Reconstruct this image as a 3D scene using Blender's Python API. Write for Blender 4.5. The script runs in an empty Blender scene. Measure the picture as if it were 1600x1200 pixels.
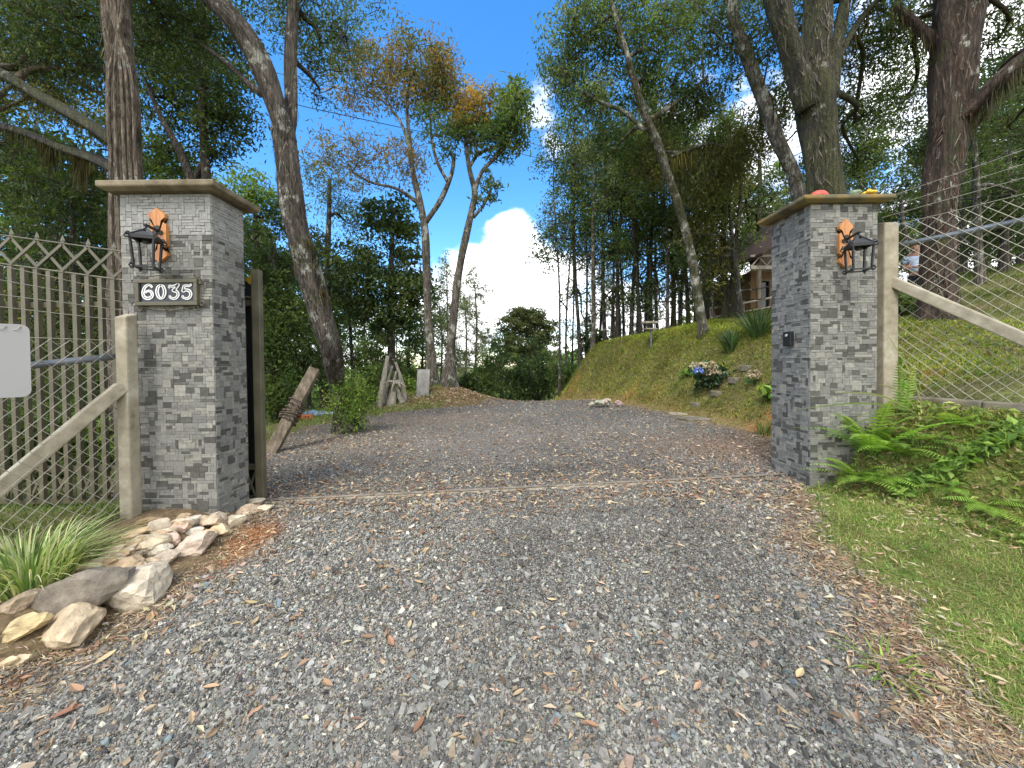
import bpy, math, random
import numpy as np
from mathutils import Vector, Matrix
random.seed(7)
rng = np.random.default_rng(7)
sc = bpy.context.scene
COL = sc.collection
rad = math.radians

# ------------------------------------------------------------------ camera
F = 590.0                                   # focal length in pixels of a 1600 px wide frame
EYE = np.array((0.0, 0.0, 1.05))
PITCH, ROLL, SHIFT = 0.9, -0.6, 23.7
cam = bpy.data.cameras.new('camera')
cam.sensor_width = 36
cam.lens = 36 * F / 1600
cam.shift_y = -SHIFT / 1600
cam.clip_start = 0.02
cam.clip_end = 3000
co = bpy.data.objects.new('camera', cam)
COL.objects.link(co)
RM = Matrix.Rotation(rad(90 - PITCH), 3, 'X') @ Matrix.Rotation(rad(ROLL), 3, 'Z')
co.matrix_world = Matrix.Translation(Vector(EYE)) @ RM.to_4x4()
sc.camera = co
RN = np.array(RM)

def ray(px, py):
    return RN @ np.array(((px - 800) / F, (600 - SHIFT - py) / F, -1.0))

def at(px, py, Y):
    d = ray(px, py)
    return EYE + d * (Y / d[1])

# ------------------------------------------------------------------ sky and sun
SUN_AZ, SUN_EL = rad(206), rad(57)          # azimuth clockwise from +Y: behind the viewer, to the left
sv = Vector((math.sin(SUN_AZ) * math.cos(SUN_EL), math.cos(SUN_AZ) * math.cos(SUN_EL), math.sin(SUN_EL)))
w = bpy.data.worlds.new('World')
sc.world = w
w.use_nodes = True
nt = w.node_tree
nt.nodes.clear()
def wn(t, **k):
    n = nt.nodes.new(t)
    for a, b in k.items():
        setattr(n, a, b)
    return n
def wl(a, b):
    nt.links.new(a, b)
def wmath(op, a, b=None, c=None):
    n = wn('ShaderNodeMath', operation=op)
    for i, v in enumerate((a, b, c)):
        if v is None:
            continue
        if isinstance(v, (int, float)):
            n.inputs[i].default_value = v
        else:
            wl(v, n.inputs[i])
    return n.outputs[0]
def wmap(v, a, b, c=0.0, d=1.0):
    n = wn('ShaderNodeMapRange', interpolation_type='SMOOTHSTEP')
    wl(v, n.inputs[0])
    for i, x in enumerate((a, b, c, d)):
        n.inputs[i + 1].default_value = x
    return n.outputs[0]
sky = wn('ShaderNodeTexSky', sky_type='NISHITA')
sky.sun_disc = False
sky.sun_elevation = SUN_EL
sky.sun_rotation = SUN_AZ
sky.air_density = 1.0
sky.dust_density = 0.3
sky.ozone_density = 2.5
hs = wn('ShaderNodeHueSaturation')
hs.inputs['Saturation'].default_value = 1.32
hs.inputs['Value'].default_value = 1.55
wl(sky.outputs[0], hs.inputs['Color'])
tc = wn('ShaderNodeTexCoord')
DIR = tc.outputs['Generated']
sep = wn('ShaderNodeSeparateXYZ')
wl(DIR, sep.inputs[0])
def wnoise(scale, detail, rough, off=(0, 0, 0), sz=1.0):
    m = wn('ShaderNodeMapping')
    m.inputs['Location'].default_value = off
    m.inputs['Scale'].default_value = (1, 1, sz)
    wl(DIR, m.inputs[0])
    n = wn('ShaderNodeTexNoise')
    n.inputs['Scale'].default_value = scale
    n.inputs['Detail'].default_value = detail
    n.inputs['Roughness'].default_value = rough
    wl(m.outputs[0], n.inputs['Vector'])
    return n.outputs['Fac']
def wblob(px, py, r0, r1):
    d = ray(px, py); d = d / np.linalg.norm(d)
    n = wn('ShaderNodeVectorMath', operation='DISTANCE')
    wl(DIR, n.inputs[0])
    n.inputs[1].default_value = tuple(d)
    return wmap(n.outputs['Value'], r1, r0)
n1 = wnoise(3.2, 8, 0.58, (3.1, 0.4, 0), 1.7)
behind = wmap(sep.outputs['Y'], 0.05, -0.45)
n2 = wnoise(9.0, 7, 0.6, (0.7, 5.2, 1.3), 1.3)
low = wmap(sep.outputs['Z'], 0.34, 0.02)                     # more cloud towards the horizon
right = wmap(sep.outputs['X'], 0.15, 0.7)
cov = wmath('ADD', n1, wmath('MULTIPLY', low, 0.17))
cov = wmath('ADD', cov, wmath('MULTIPLY', behind, 0.24))  # unseen cloud cover added behind the viewer as neutral fill light
cov = wmath('ADD', cov, wmath('MULTIPLY', right, 0.15))
cov = wmath('ADD', cov, wmath('MULTIPLY', wmath('SUBTRACT', n2, 0.5), 0.30))
for b, s in (((806, 425), (0.07, 0.20, 0.30)), ((800, 350), (0.02, 0.09, 0.12)), ((815, 150), (0.02, 0.14, 0.16)), ((850, 170), (0.02, 0.17, 0.17)),
             ((560, 190), (0.05, 0.20, 0.05)), ((900, 490), (0.06, 0.22, 0.18)), ((730, 480), (0.05, 0.16, 0.10)), ((880, 330), (0.04, 0.14, -0.12)), ((700, 40), (0.1, 0.45, -0.20)),
             ((760, 250), (0.06, 0.16, -0.16)), ((450, 200), (0.1, 0.4, -0.16)), ((120, 150), (0.2, 0.6, -0.14))):
    cov = wmath('ADD', cov, wmath('MULTIPLY', wblob(b[0], b[1], s[0], s[1]), s[2]))
mask = wmap(cov, 0.57, 0.75)
shade = wmap(wnoise(6.0, 6, 0.6, (2, 2, 2), 1.5), 0.33, 0.62, 0.66, 1.0)
ccol = wn('ShaderNodeMix', data_type='RGBA')
wl(shade, ccol.inputs['Factor'])
ccol.inputs['A'].default_value = (0.0, 0.0, 0.0, 1)
ccol.inputs['B'].default_value = (12.5, 12.6, 12.8, 1)
mixc = wn('ShaderNodeMix', data_type='RGBA')
wl(mask, mixc.inputs['Factor'])
wl(hs.outputs[0], mixc.inputs['A'])
wl(ccol.outputs['Result'], mixc.inputs['B'])
bg = wn('ShaderNodeBackground')
bg.inputs['Strength'].default_value = 0.12
wl(mixc.outputs['Result'], bg.inputs[0])
wo = wn('ShaderNodeOutputWorld')
wl(bg.outputs[0], wo.inputs[0])

sl = bpy.data.lights.new('sun', 'SUN')
sl.energy = 1.9
sl.angle = rad(20)
sl.color = (1.0, 0.95, 0.86)
so = bpy.data.objects.new('sun', sl)
so.rotation_euler = (-sv).to_track_quat('-Z', 'Y').to_euler()
so.location = (-10, -15, 25)
COL.objects.link(so)
sc.view_settings.view_transform = 'Standard'
sc.view_settings.look = 'None'
sc.view_settings.exposure = 1.02
sc.view_settings.gamma = 1
sc.cycles.max_bounces = 6
sc.cycles.diffuse_bounces = 3
sc.cycles.glossy_bounces = 2
sc.cycles.transmission_bounces = 4
sc.cycles.transparent_max_bounces = 4
sc.cycles.use_denoising = True

# ------------------------------------------------------------------ terrain
FOOT = ((-3, 1.2, 2.35, 2.9, 3.3, 4.9, 6.9, 8.5, 10.3, 12, 15, 30), (3.6, 3.15, 2.78, 2.42, 2.75, 3.35, 3.15, 2.75, 2.2, 1.35, 1.5, 3.0))
BW = ((2.0, 3.4, 5, 7, 9, 12, 20), (0.62, 0.58, 1.25, 1.75, 1.9, 1.5, 3))
BZ = ((2.0, 3.4, 5, 7, 9, 12, 20), (0.55, 0.62, 1.15, 1.40, 1.72, 1.85, 1.3))
def smooth(t):
    t = np.clip(t, 0, 1)
    return t * t * (3 - 2 * t)
def wob(x, y, s=1.0, k=0):
    return (np.sin(x * 2.3 * s + 1.3 * y * s + k) + np.sin(y * 3.1 * s - x * 1.1 * s + 2 * k) + np.sin(x * 5.3 * s + 0.7 + k) * 0.5 * np.cos(y * 4.7 * s)) / 2.5
def H(x, y):
    x = np.asarray(x, float); y = np.asarray(y, float)
    z = 0.022 * np.clip(x, -6, 6)
    z = z - 0.15 * np.clip(2.5 - y, 0, 12) - 0.12 * np.clip(y - 10, 0, 45)
    d = x - np.interp(y, *FOOT) + 0.07 * wob(x, y, 1.3)
    bw = np.interp(y, *BW); bz = np.interp(y, *BZ)
    t = np.clip(d / bw, 0, 1)
    prof = 0.35 * t + 0.65 * smooth(t)
    z = z + bz * prof + np.clip(d - bw, 0, 14) * 0.17
    z = z + np.clip(d / 0.6, 0, 1) * 0.05 * wob(x, y, 0.9, 2)
    # raised bed left of the drive, in front of the gate
    e = np.clip((-1.80 - x) / 0.5, 0, 1)
    z = z + 0.13 * smooth(e) * (1 - smooth((y - 2.55) / 0.5))
    # ground falls away on the left behind the gate
    z = z - 0.10 * np.clip(-4.6 - x, 0, 12) * smooth((y - 2.6) / 1.0)
    # mound under the two pale trees
    z = z + 0.56 * np.exp(-((x + 2.0) / 1.3) ** 2 - ((y - 10.9) / 1.0) ** 2)
    return z
def hz(x, y):
    return float(H(x, y))
def g(px, py):
    d = ray(px, py)
    t = 0.6
    while t < 400:
        p = EYE + d * t
        if p[2] <= hz(p[0], p[1]):
            lo, hi = t - max(0.02, t * 0.01), t
            for _ in range(20):
                m = (lo + hi) / 2
                q = EYE + d * m
                if q[2] <= hz(q[0], q[1]):
                    hi = m
                else:
                    lo = m
            q = EYE + d * hi
            return np.array((q[0], q[1], hz(q[0], q[1])))
        t += max(0.02, t * 0.01)
    q = EYE + d * 40
    return np.array((q[0], q[1], hz(q[0], q[1])))

# ------------------------------------------------------------------ materials
def newmat(name):
    m = bpy.data.materials.new(name)
    m.use_nodes = True
    t = m.node_tree
    t.nodes.clear()
    o = t.nodes.new('ShaderNodeOutputMaterial')
    b = t.nodes.new('ShaderNodeBsdfPrincipled')
    t.links.new(b.outputs[0], o.inputs[0])
    return m, t, b, o
def tnoise(t, scale, detail=5, rough=0.55, stretch=None, vec=None, kind='ShaderNodeTexNoise'):
    if vec is None:
        c = t.nodes.new('ShaderNodeTexCoord')
        vec = c.outputs['Object']
    if stretch:
        mp = t.nodes.new('ShaderNodeMapping')
        mp.inputs['Scale'].default_value = stretch
        t.links.new(vec, mp.inputs[0])
        vec = mp.outputs[0]
    n = t.nodes.new(kind)
    n.inputs['Scale'].default_value = scale
    if kind == 'ShaderNodeTexNoise':
        n.inputs['Detail'].default_value = detail
        n.inputs['Roughness'].default_value = rough
    t.links.new(vec, n.inputs['Vector'])
    return n
def tramp(t, fac, stops):
    r = t.nodes.new('ShaderNodeValToRGB')
    e = r.color_ramp.elements
    while len(e) > 1:
        e.remove(e[-1])
    e[0].position = stops[0][0]; e[0].color = (*stops[0][1], 1)
    for p, c in stops[1:]:
        k = e.new(p); k.color = (*c, 1)
    t.links.new(fac, r.inputs[0])
    return r.outputs[0]
def tmix(t, fac, a, b, mode='MIX'):
    m = t.nodes.new('ShaderNodeMix')
    m.data_type = 'RGBA'
    m.blend_type = mode
    for k, v in (('Factor', fac), ('A', a), ('B', b)):
        s = [i for i in m.inputs if i.name == k and (i.type == 'RGBA' if k != 'Factor' else i.type == 'VALUE')][0]
        if isinstance(v, (int, float)):
            s.default_value = v
        elif isinstance(v, tuple):
            s.default_value = (*v, 1)
        else:
            t.links.new(v, s)
    return [o for o in m.outputs if o.type == 'RGBA'][0]
def tbump(t, b, h, strength=0.5, dist=0.01):
    n = t.nodes.new('ShaderNodeBump')
    n.inputs['Strength'].default_value = strength
    n.inputs['Distance'].default_value = dist
    t.links.new(h, n.inputs['Height'])
    t.links.new(n.outputs[0], b.inputs['Normal'])
def attr(t, name='col'):
    a = t.nodes.new('ShaderNodeAttribute')
    a.attribute_name = name
    return a
def mat_noise(name, stops, scale=8, rough=0.7, bump=0.3, dist=0.01, stretch=None, metal=0.0, usecol=False, bscale=None, detail=6):
    m, t, b, o = newmat(name)
    n = tnoise(t, scale, detail, 0.6, stretch)
    c = tramp(t, n.outputs['Fac'], stops)
    if usecol:
        c = tmix(t, 1.0, c, attr(t).outputs['Color'], 'MULTIPLY')
    t.links.new(c, b.inputs['Base Color'])
    b.inputs['Roughness'].default_value = rough
    b.inputs['Metallic'].default_value = metal
    if bump:
        n2 = tnoise(t, bscale or scale * 3, 6, 0.65, stretch)
        tbump(t, b, n2.outputs['Fac'], bump, dist)
    return m
def mat_leaf(name, rough=0.5, trans=0.38, spec=0.25):
    m, t, b, o = newmat(name)
    a = attr(t)
    t.links.new(a.outputs['Color'], b.inputs['Base Color'])
    b.inputs['Roughness'].default_value = rough
    b.inputs['Specular IOR Level'].default_value = spec
    if trans:
        tr = t.nodes.new('ShaderNodeBsdfTranslucent')
        c = tmix(t, 1.0, a.outputs['Color'], (1.5, 1.6, 0.7), 'MULTIPLY')
        t.links.new(c, tr.inputs[0])
        mx = t.nodes.new('ShaderNodeMixShader')
        mx.inputs[0].default_value = trans
        t.links.new(b.outputs[0], mx.inputs[1]); t.links.new(tr.outputs[0], mx.inputs[2])
        t.links.new(mx.outputs[0], o.inputs[0])
    return m
def mat_bark(name, dark, mid, lite, moss=0.0, lichen=0.0, scale=7, stretch=(3.0, 3.0, 0.7)):
    m, t, b, o = newmat(name)
    n = tnoise(t, scale, 8, 0.65, stretch)
    c = tramp(t, n.outputs['Fac'], ((0.3, dark), (0.5, mid), (0.72, lite)))
    if lichen:
        l = tnoise(t, 5, 6, 0.7, (1, 1, 0.7))
        f = tramp(t, l.outputs['Fac'], ((0.62 - lichen * 0.25, (0, 0, 0)), (0.66 - lichen * 0.2, (1, 1, 1))))
        c = tmix(t, f, c, (0.40, 0.40, 0.34))
    if moss:
        l = tnoise(t, 2.2, 7, 0.7)
        f = tramp(t, l.outputs['Fac'], ((0.62 - moss * 0.3, (0, 0, 0)), (0.70 - moss * 0.25, (1, 1, 1))))
        l2 = tnoise(t, 40, 3, 0.6)
        mc = tramp(t, l2.outputs['Fac'], ((0.3, (0.018, 0.022, 0.006)), (0.7, (0.085, 0.085, 0.022))))
        c = tmix(t, f, c, mc)
    t.links.new(c, b.inputs['Base Color'])
    b.inputs['Roughness'].default_value = 0.9
    n2 = tnoise(t, scale * 2.2, 8, 0.7, stretch)
    n3 = tnoise(t, scale * 0.9, 4, 0.8, (stretch[0] * 2.2, stretch[1] * 2.2, stretch[2] * 0.5))
    c = tmix(t, 0.75, c, tramp(t, n3.outputs['Fac'], ((0.40, (0.16, 0.15, 0.14)), (0.50, (0.8, 0.8, 0.8)), (0.62, (1.5, 1.5, 1.5)))), 'MULTIPLY')
    t.links.new(c, b.inputs['Base Color'])
    ad = t.nodes.new('ShaderNodeMath'); ad.operation = 'ADD'
    t.links.new(n2.outputs['Fac'], ad.inputs[0]); t.links.new(n3.outputs['Fac'], ad.inputs[1])
    tbump(t, b, ad.outputs[0], 1.0, 0.05)
    return m
M = {}
M['bark'] = mat_bark('bark', (0.016, 0.012, 0.009), (0.055, 0.043, 0.032), (0.14, 0.115, 0.09), 0.35, 0.15)
M['bark_pale'] = mat_bark('pale_bark', (0.035, 0.028, 0.022), (0.125, 0.105, 0.082), (0.29, 0.26, 0.22), 0.35, 0.35)
M['bark_peel'] = mat_bark('peeling_bark', (0.024, 0.018, 0.013), (0.092, 0.074, 0.056), (0.24, 0.205, 0.165), 0.3, 0.25)
M['bark_mottled'] = mat_bark('mottled_bark', (0.035, 0.028, 0.02), (0.12, 0.10, 0.07), (0.28, 0.25, 0.20), 0.62, 0.55)
M['bark_dark'] = mat_bark('dark_bark', (0.022, 0.018, 0.014), (0.07, 0.058, 0.046), (0.16, 0.138, 0.112), 0.35, 0.3)
M['bark_moss'] = mat_bark('mossy_bark', (0.010, 0.008, 0.006), (0.036, 0.029, 0.020), (0.10, 0.082, 0.06), 0.72, 0.12)
M['bark_red'] = mat_bark('red_bark', (0.018, 0.011, 0.007), (0.072, 0.045, 0.03), (0.155, 0.11, 0.08), 0.35, 0.08)
M['vine'] = mat_bark('vine_bark', (0.05, 0.036, 0.024), (0.19, 0.145, 0.10), (0.40, 0.33, 0.25), 0.15, 0.1, 12)
M['leaf'] = mat_leaf('leaf')
M['leaf_gloss'] = mat_leaf('glossy_leaf', 0.28, 0.2, 0.5)
M['grass'] = mat_leaf('grass_blade', 0.6, 0.3, 0.25)
M['litter'] = mat_leaf('dry_leaf', 0.8, 0.1, 0.2)
M['moss'] = mat_leaf('moss_strand', 0.95, 0.3, 0.1)

def mat_attr(name, rough=0.8, bump=0.4, scale=60, dist=0.004, var=0.35, spec=0.4):
    m, t, b, o = newmat(name)
    n = tnoise(t, scale, 6, 0.65)
    v = tramp(t, n.outputs['Fac'], ((0.25, (1 - var,) * 3), (0.75, (1 + var,) * 3)))
    c = tmix(t, 1.0, attr(t).outputs['Color'], v, 'MULTIPLY')
    t.links.new(c, b.inputs['Base Color'])
    b.inputs['Roughness'].default_value = rough
    b.inputs['Specular IOR Level'].default_value = spec
    tbump(t, b, n.outputs['Fac'], bump, dist)
    return m
M['tile'] = mat_attr('stone_tile', 0.75, 0.5, 45, 0.003, 0.35)
M['chip'] = mat_attr('gravel_chip', 0.7, 0.5, 90, 0.002, 0.3, 0.35)
M['rock'] = mat_attr('garden_rock', 0.85, 0.9, 14, 0.02, 0.45, 0.25)
M['paint'] = mat_attr('coloured_surface', 0.6, 0.25, 30, 0.003, 0.25)
M['concrete'] = mat_noise('weathered_concrete', ((0.22, (0.10, 0.085, 0.055)), (0.36, (0.22, 0.19, 0.135)), (0.55, (0.31, 0.275, 0.20)), (0.75, (0.43, 0.40, 0.32))), 9, 0.9, 0.5, 0.008)
M['concrete_dark'] = mat_noise('damp_concrete', ((0.3, (0.08, 0.07, 0.045)), (0.6, (0.19, 0.165, 0.12)), (0.8, (0.27, 0.24, 0.19))), 7, 0.9, 0.6, 0.01)
M['cap'] = mat_noise('cap_stone', ((0.28, (0.05, 0.036, 0.018)), (0.5, (0.15, 0.12, 0.07)), (0.75, (0.26, 0.22, 0.15))), 6, 0.85, 0.4, 0.006)
M['cap_lichen'] = mat_noise('cap_stone_with_lichen', ((0.28, (0.06, 0.05, 0.022)), (0.47, (0.14, 0.115, 0.06)), (0.6, (0.22, 0.14, 0.03)), (0.75, (0.22, 0.19, 0.12))), 7, 0.85, 0.4, 0.006)
M['gate'] = mat_noise('olive_painted_steel', ((0.3, (0.062, 0.055, 0.032)), (0.6, (0.105, 0.094, 0.058)), (0.8, (0.16, 0.145, 0.095))), 5, 0.5, 0.1, 0.002)
M['black'] = mat_noise('black_iron', ((0.3, (0.006, 0.006, 0.006)), (0.7, (0.016, 0.016, 0.016))), 12, 0.55, 0.2, 0.002, None, 0.0)
M['galv'] = mat_noise('galvanised_pipe', ((0.3, (0.09, 0.10, 0.11)), (0.7, (0.20, 0.215, 0.225))), 9, 0.45, 0.1, 0.002, None, 0.4)
M['wire'] = mat_noise('fence_wire', ((0.3, (0.24, 0.225, 0.17)), (0.7, (0.38, 0.355, 0.28))), 30, 0.6, 0.0, 0.002, None, 0.25)
M['plaque'] = mat_noise('varnished_wood', ((0.25, (0.24, 0.085, 0.02)), (0.5, (0.42, 0.17, 0.045)), (0.75, (0.55, 0.26, 0.085))), 9, 0.35, 0.15, 0.002, (6, 6, 0.5))
M['oldwood'] = mat_noise('weathered_timber', ((0.25, (0.045, 0.032, 0.02)), (0.5, (0.14, 0.11, 0.075)), (0.78, (0.28, 0.235, 0.17))), 5, 0.9, 0.9, 0.02, (5, 5, 0.6))
M['greywood'] = mat_noise('bleached_timber', ((0.25, (0.10, 0.085, 0.065)), (0.5, (0.27, 0.24, 0.19)), (0.78, (0.42, 0.38, 0.31))), 5, 0.9, 0.9, 0.02, (5, 5, 0.6))
M['steel'] = mat_noise('worn_steel', ((0.3, (0.09, 0.075, 0.06)), (0.7, (0.24, 0.21, 0.17))), 14, 0.6, 0.15, 0.002, (1, 4, 4), 0.2)
M['white'] = mat_noise('white_enamel', ((0.3, (0.70, 0.70, 0.66)), (0.7, (0.82, 0.82, 0.79))), 12, 0.4, 0)
M['navy'] = mat_noise('dark_sign_panel', ((0.3, (0.010, 0.013, 0.022)), (0.7, (0.018, 0.022, 0.034))), 8, 0.3, 0)
M['glass'] = mat_noise('dark_window_glass', ((0.3, (0.01, 0.012, 0.012)), (0.7, (0.025, 0.03, 0.03))), 3, 0.05, 0)

# ------------------------------------------------------------------ mesh collector
class MB:
    def __init__(s):
        s.V = []; s.C = []; s.Fs = []; s.n = 0
    def add(s, v, f, c=(1, 1, 1)):
        """v (n,3); f list of index arrays of one size or a list of tuples; c one colour or (n,3)"""
        v = np.asarray(v, float).reshape(-1, 3)
        c = np.asarray(c, float)
        if c.ndim == 1:
            c = np.repeat(c[None, :3], len(v), 0)
        s.V.append(v); s.C.append(c[:, :3])
        if isinstance(f, np.ndarray):
            s.Fs.append(f + s.n)
        else:
            by = {}
            for q in f:
                by.setdefault(len(q), []).append(q)
            for q in by.values():
                s.Fs.append(np.array(q, int) + s.n)
        s.n += len(v)
    def bounds(s):
        V = np.concatenate(s.V)
        return V.min(0), V.max(0)
    def build(s, name, m, parent=None, origin=None, smooth=False, bevel=0.0):
        V = np.concatenate(s.V); Cc = np.concatenate(s.C)
        if origin is None:
            origin = np.array(parent.location) if parent is not None and parent.parent is None else np.zeros(3)
            if parent is not None and parent.parent is not None:
                origin = np.array(parent.parent.location) + np.array(parent.location)
        V = V - np.asarray(origin)
        me = bpy.data.meshes.new(name)
        me.vertices.add(len(V))
        me.vertices.foreach_set('co', V.astype(np.float32).ravel())
        tot = sum(a.size for a in s.Fs); nf = sum(a.shape[0] for a in s.Fs)
        me.loops.add(tot); me.polygons.add(nf)
        me.loops.foreach_set('vertex_index', np.concatenate([a.ravel() for a in s.Fs]).astype(np.int32))
        lt = np.concatenate([np.full(a.shape[0], a.shape[1], np.int32) for a in s.Fs])
        ls = np.concatenate(([0], np.cumsum(lt)[:-1])).astype(np.int32)
        me.polygons.foreach_set('loop_start', ls)
        me.polygons.foreach_set('loop_total', lt)
        me.polygons.foreach_set('use_smooth', np.full(nf, bool(smooth)))
        me.update(calc_edges=True)
        me.validate()
        a = me.attributes.new('col', 'FLOAT_COLOR', 'POINT')
        a.data.foreach_set('color', np.concatenate((Cc, np.ones((len(Cc), 1))), 1).astype(np.float32).ravel())
        me.materials.append(m)
        o = bpy.data.objects.new(name, me)
        COL.objects.link(o)
        if parent is not None:
            o.parent = parent
        else:
            o.location = tuple(origin)
        if bevel:
            b = o.modifiers.new('bevel', 'BEVEL')
            b.width = bevel; b.segments = 2; b.limit_method = 'ANGLE'
        return o

def tag(o, label, cat, group=None):
    o['label'] = label; o['category'] = cat
    if group:
        o['group'] = group
    return o
def thing(name, label, cat, loc, group=None):
    o = bpy.data.objects.new(name, None)
    o.empty_display_size = 0.1
    o.location = tuple(float(v) for v in loc)
    COL.objects.link(o)
    return tag(o, label, cat, group)
def solo(mb, name, m, label, cat, group=None, origin=None, smooth=False, bevel=0.0):
    if origin is None:
        a, b = mb.bounds()
        origin = ((a[0] + b[0]) / 2, (a[1] + b[1]) / 2, a[2])
    return tag(mb.build(name, m, None, origin, smooth, bevel), label, cat, group)
def structure(o, k='structure'):
    o['kind'] = k
    return o
def copy_tree(o, parent=None):
    c = o.copy(); COL.objects.link(c)
    if parent is not None:
        c.parent = parent
    for ch in list(o.children):
        copy_tree(ch, c)
    return c

def norm(v):
    v = np.asarray(v, float)
    return v / (np.linalg.norm(v) + 1e-12)
def frame(axis):
    a = norm(axis)
    u = np.cross(a, (0, 0, 1.0))
    if np.linalg.norm(u) < 1e-3:
        u = np.array((1.0, 0, 0))
    u = norm(u)
    return a, u, np.cross(u, a)
CUBE = np.array([[x, y, z] for x in (-.5, .5) for y in (-.5, .5) for z in (-.5, .5)])
CUBEF = [(0, 1, 3, 2), (4, 6, 7, 5), (0, 4, 5, 1), (2, 3, 7, 6), (0, 2, 6, 4), (1, 5, 7, 3)]
def box(mb, c, size, rz=0.0, col=(1, 1, 1)):
    v = CUBE * np.asarray(size)
    if rz:
        k, s_ = math.cos(rz), math.sin(rz)
        v = np.stack((v[:, 0] * k - v[:, 1] * s_, v[:, 0] * s_ + v[:, 1] * k, v[:, 2]), 1)
    mb.add(v + np.asarray(c), CUBEF, col)
def bar(mb, a, b, wd, th, col=(1, 1, 1), side=None):
    """rectangular bar from a to b; wd along 'side', th across"""
    a = np.asarray(a, float); b = np.asarray(b, float)
    ax = norm(b - a)
    s_ = np.asarray(side if side is not None else (1.0, 0, 0), float)
    s_ = s_ - ax * s_.dot(ax)
    if np.linalg.norm(s_) < 1e-4:
        s_ = frame(ax)[1]
    s_ = norm(s_); n = np.cross(ax, s_)
    v = [p + s_ * i * wd / 2 + n * j * th / 2 for p in (a, b) for i in (-1, 1) for j in (-1, 1)]
    mb.add(v, [(0, 1, 3, 2), (4, 6, 7, 5), (0, 4, 5, 1), (2, 3, 7, 6), (0, 2, 6, 4), (1, 5, 7, 3)], col)
def crom(P, n=6):
    P = np.asarray(P, float)
    if len(P) < 3:
        t = np.linspace(0, 1, n + 1)[:, None]
        return P[0] * (1 - t) + P[-1] * t
    Q = np.concatenate((2 * P[:1] - P[1:2], P, 2 * P[-1:] - P[-2:-1]))
    out = []
    for i in range(1, len(Q) - 2):
        p0, p1, p2, p3 = Q[i - 1:i + 3]
        for k in range(n):
            t = k / n
            out.append(0.5 * (2 * p1 + (p2 - p0) * t + (2 * p0 - 5 * p1 + 4 * p2 - p3) * t * t + (3 * p1 - p0 - 3 * p2 + p3) * t ** 3))
    out.append(P[-1])
    return np.array(out)
def tube(mb, path, r, sides=6, col=(1, 1, 1), bump=0.0, seed=0.0, cap=True, flat=None):
    P = np.asarray(path, float)
    n = len(P)
    r = np.broadcast_to(np.asarray(r, float), (n,)) if np.ndim(r) else np.full(n, float(r))
    T = np.gradient(P, axis=0)
    T /= (np.linalg.norm(T, axis=1, keepdims=True) + 1e-12)
    u = frame(T[0])[1]
    rings = []
    ang = np.arange(sides) * 2 * math.pi / sides
    ln = np.concatenate(([0], np.cumsum(np.linalg.norm(np.diff(P, axis=0), axis=1))))
    for i in range(n):
        u = u - T[i] * u.dot(T[i]); u = norm(u)
        v = np.cross(T[i], u)
        rr = np.full(sides, r[i])
        if bump:
            rr = rr * (1 + bump * (np.sin(ang * 3 + seed + ln[i] * 0.8) * 0.5 + np.sin(ang * 5 + seed * 2 - ln[i] * 1.7) * 0.35
                                   + np.sin(ang * 2 + ln[i] * 5.1 + seed) * 0.25 + np.sin(ang * 8 + seed + ln[i] * 2.3) * 0.22))
        rings.append(P[i] + np.outer(np.cos(ang) * rr, u) + np.outer(np.sin(ang) * rr, v))
    V = np.concatenate(rings)
    i = np.arange(n - 1)[:, None] * sides; j = np.arange(sides)[None, :]; k = (j + 1) % sides
    q = np.stack((i + j, i + k, i + sides + k, i + sides + j), -1).reshape(-1, 4)
    if cap:
        f = [tuple(x) for x in q] if n * sides < 200 else None
        mb.add(V, q, col)
        base = mb.n - len(V)
        mb.Fs.append(np.array([list(range(sides))[::-1]]) + base)
        mb.Fs.append(np.array([list(range(sides))]) + base + (n - 1) * sides)
    else:
        mb.add(V, q, col)
def ellipsoid(mb, c, r, seg=14, rings=9, col=(1, 1, 1), rot=None, noise=0.0, seed=0, zmin=-1.0):
    th = np.linspace(0, math.pi, rings + 1)
    v = []
    for t in th:
        z = max(math.cos(t), zmin)
        for k in range(seg):
            a = 2 * math.pi * k / seg
            p = np.array((math.sin(t) * math.cos(a), math.sin(t) * math.sin(a), z))
            if noise:
                p = p * (1 + noise * wob(p[0] * 3 + seed, p[1] * 3 + p[2] * 2, 1.0, seed))
            v.append(p)
    v = np.array(v) * np.asarray(r)
    if rot is not None:
        v = v @ np.array(rot).T
    i = np.arange(rings)[:, None] * seg; j = np.arange(seg)[None, :]; k = (j + 1) % seg
    mb.add(v + np.asarray(c), np.stack((i + j, i + seg + j, i + seg + k, i + k), -1).reshape(-1, 4), col)

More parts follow.
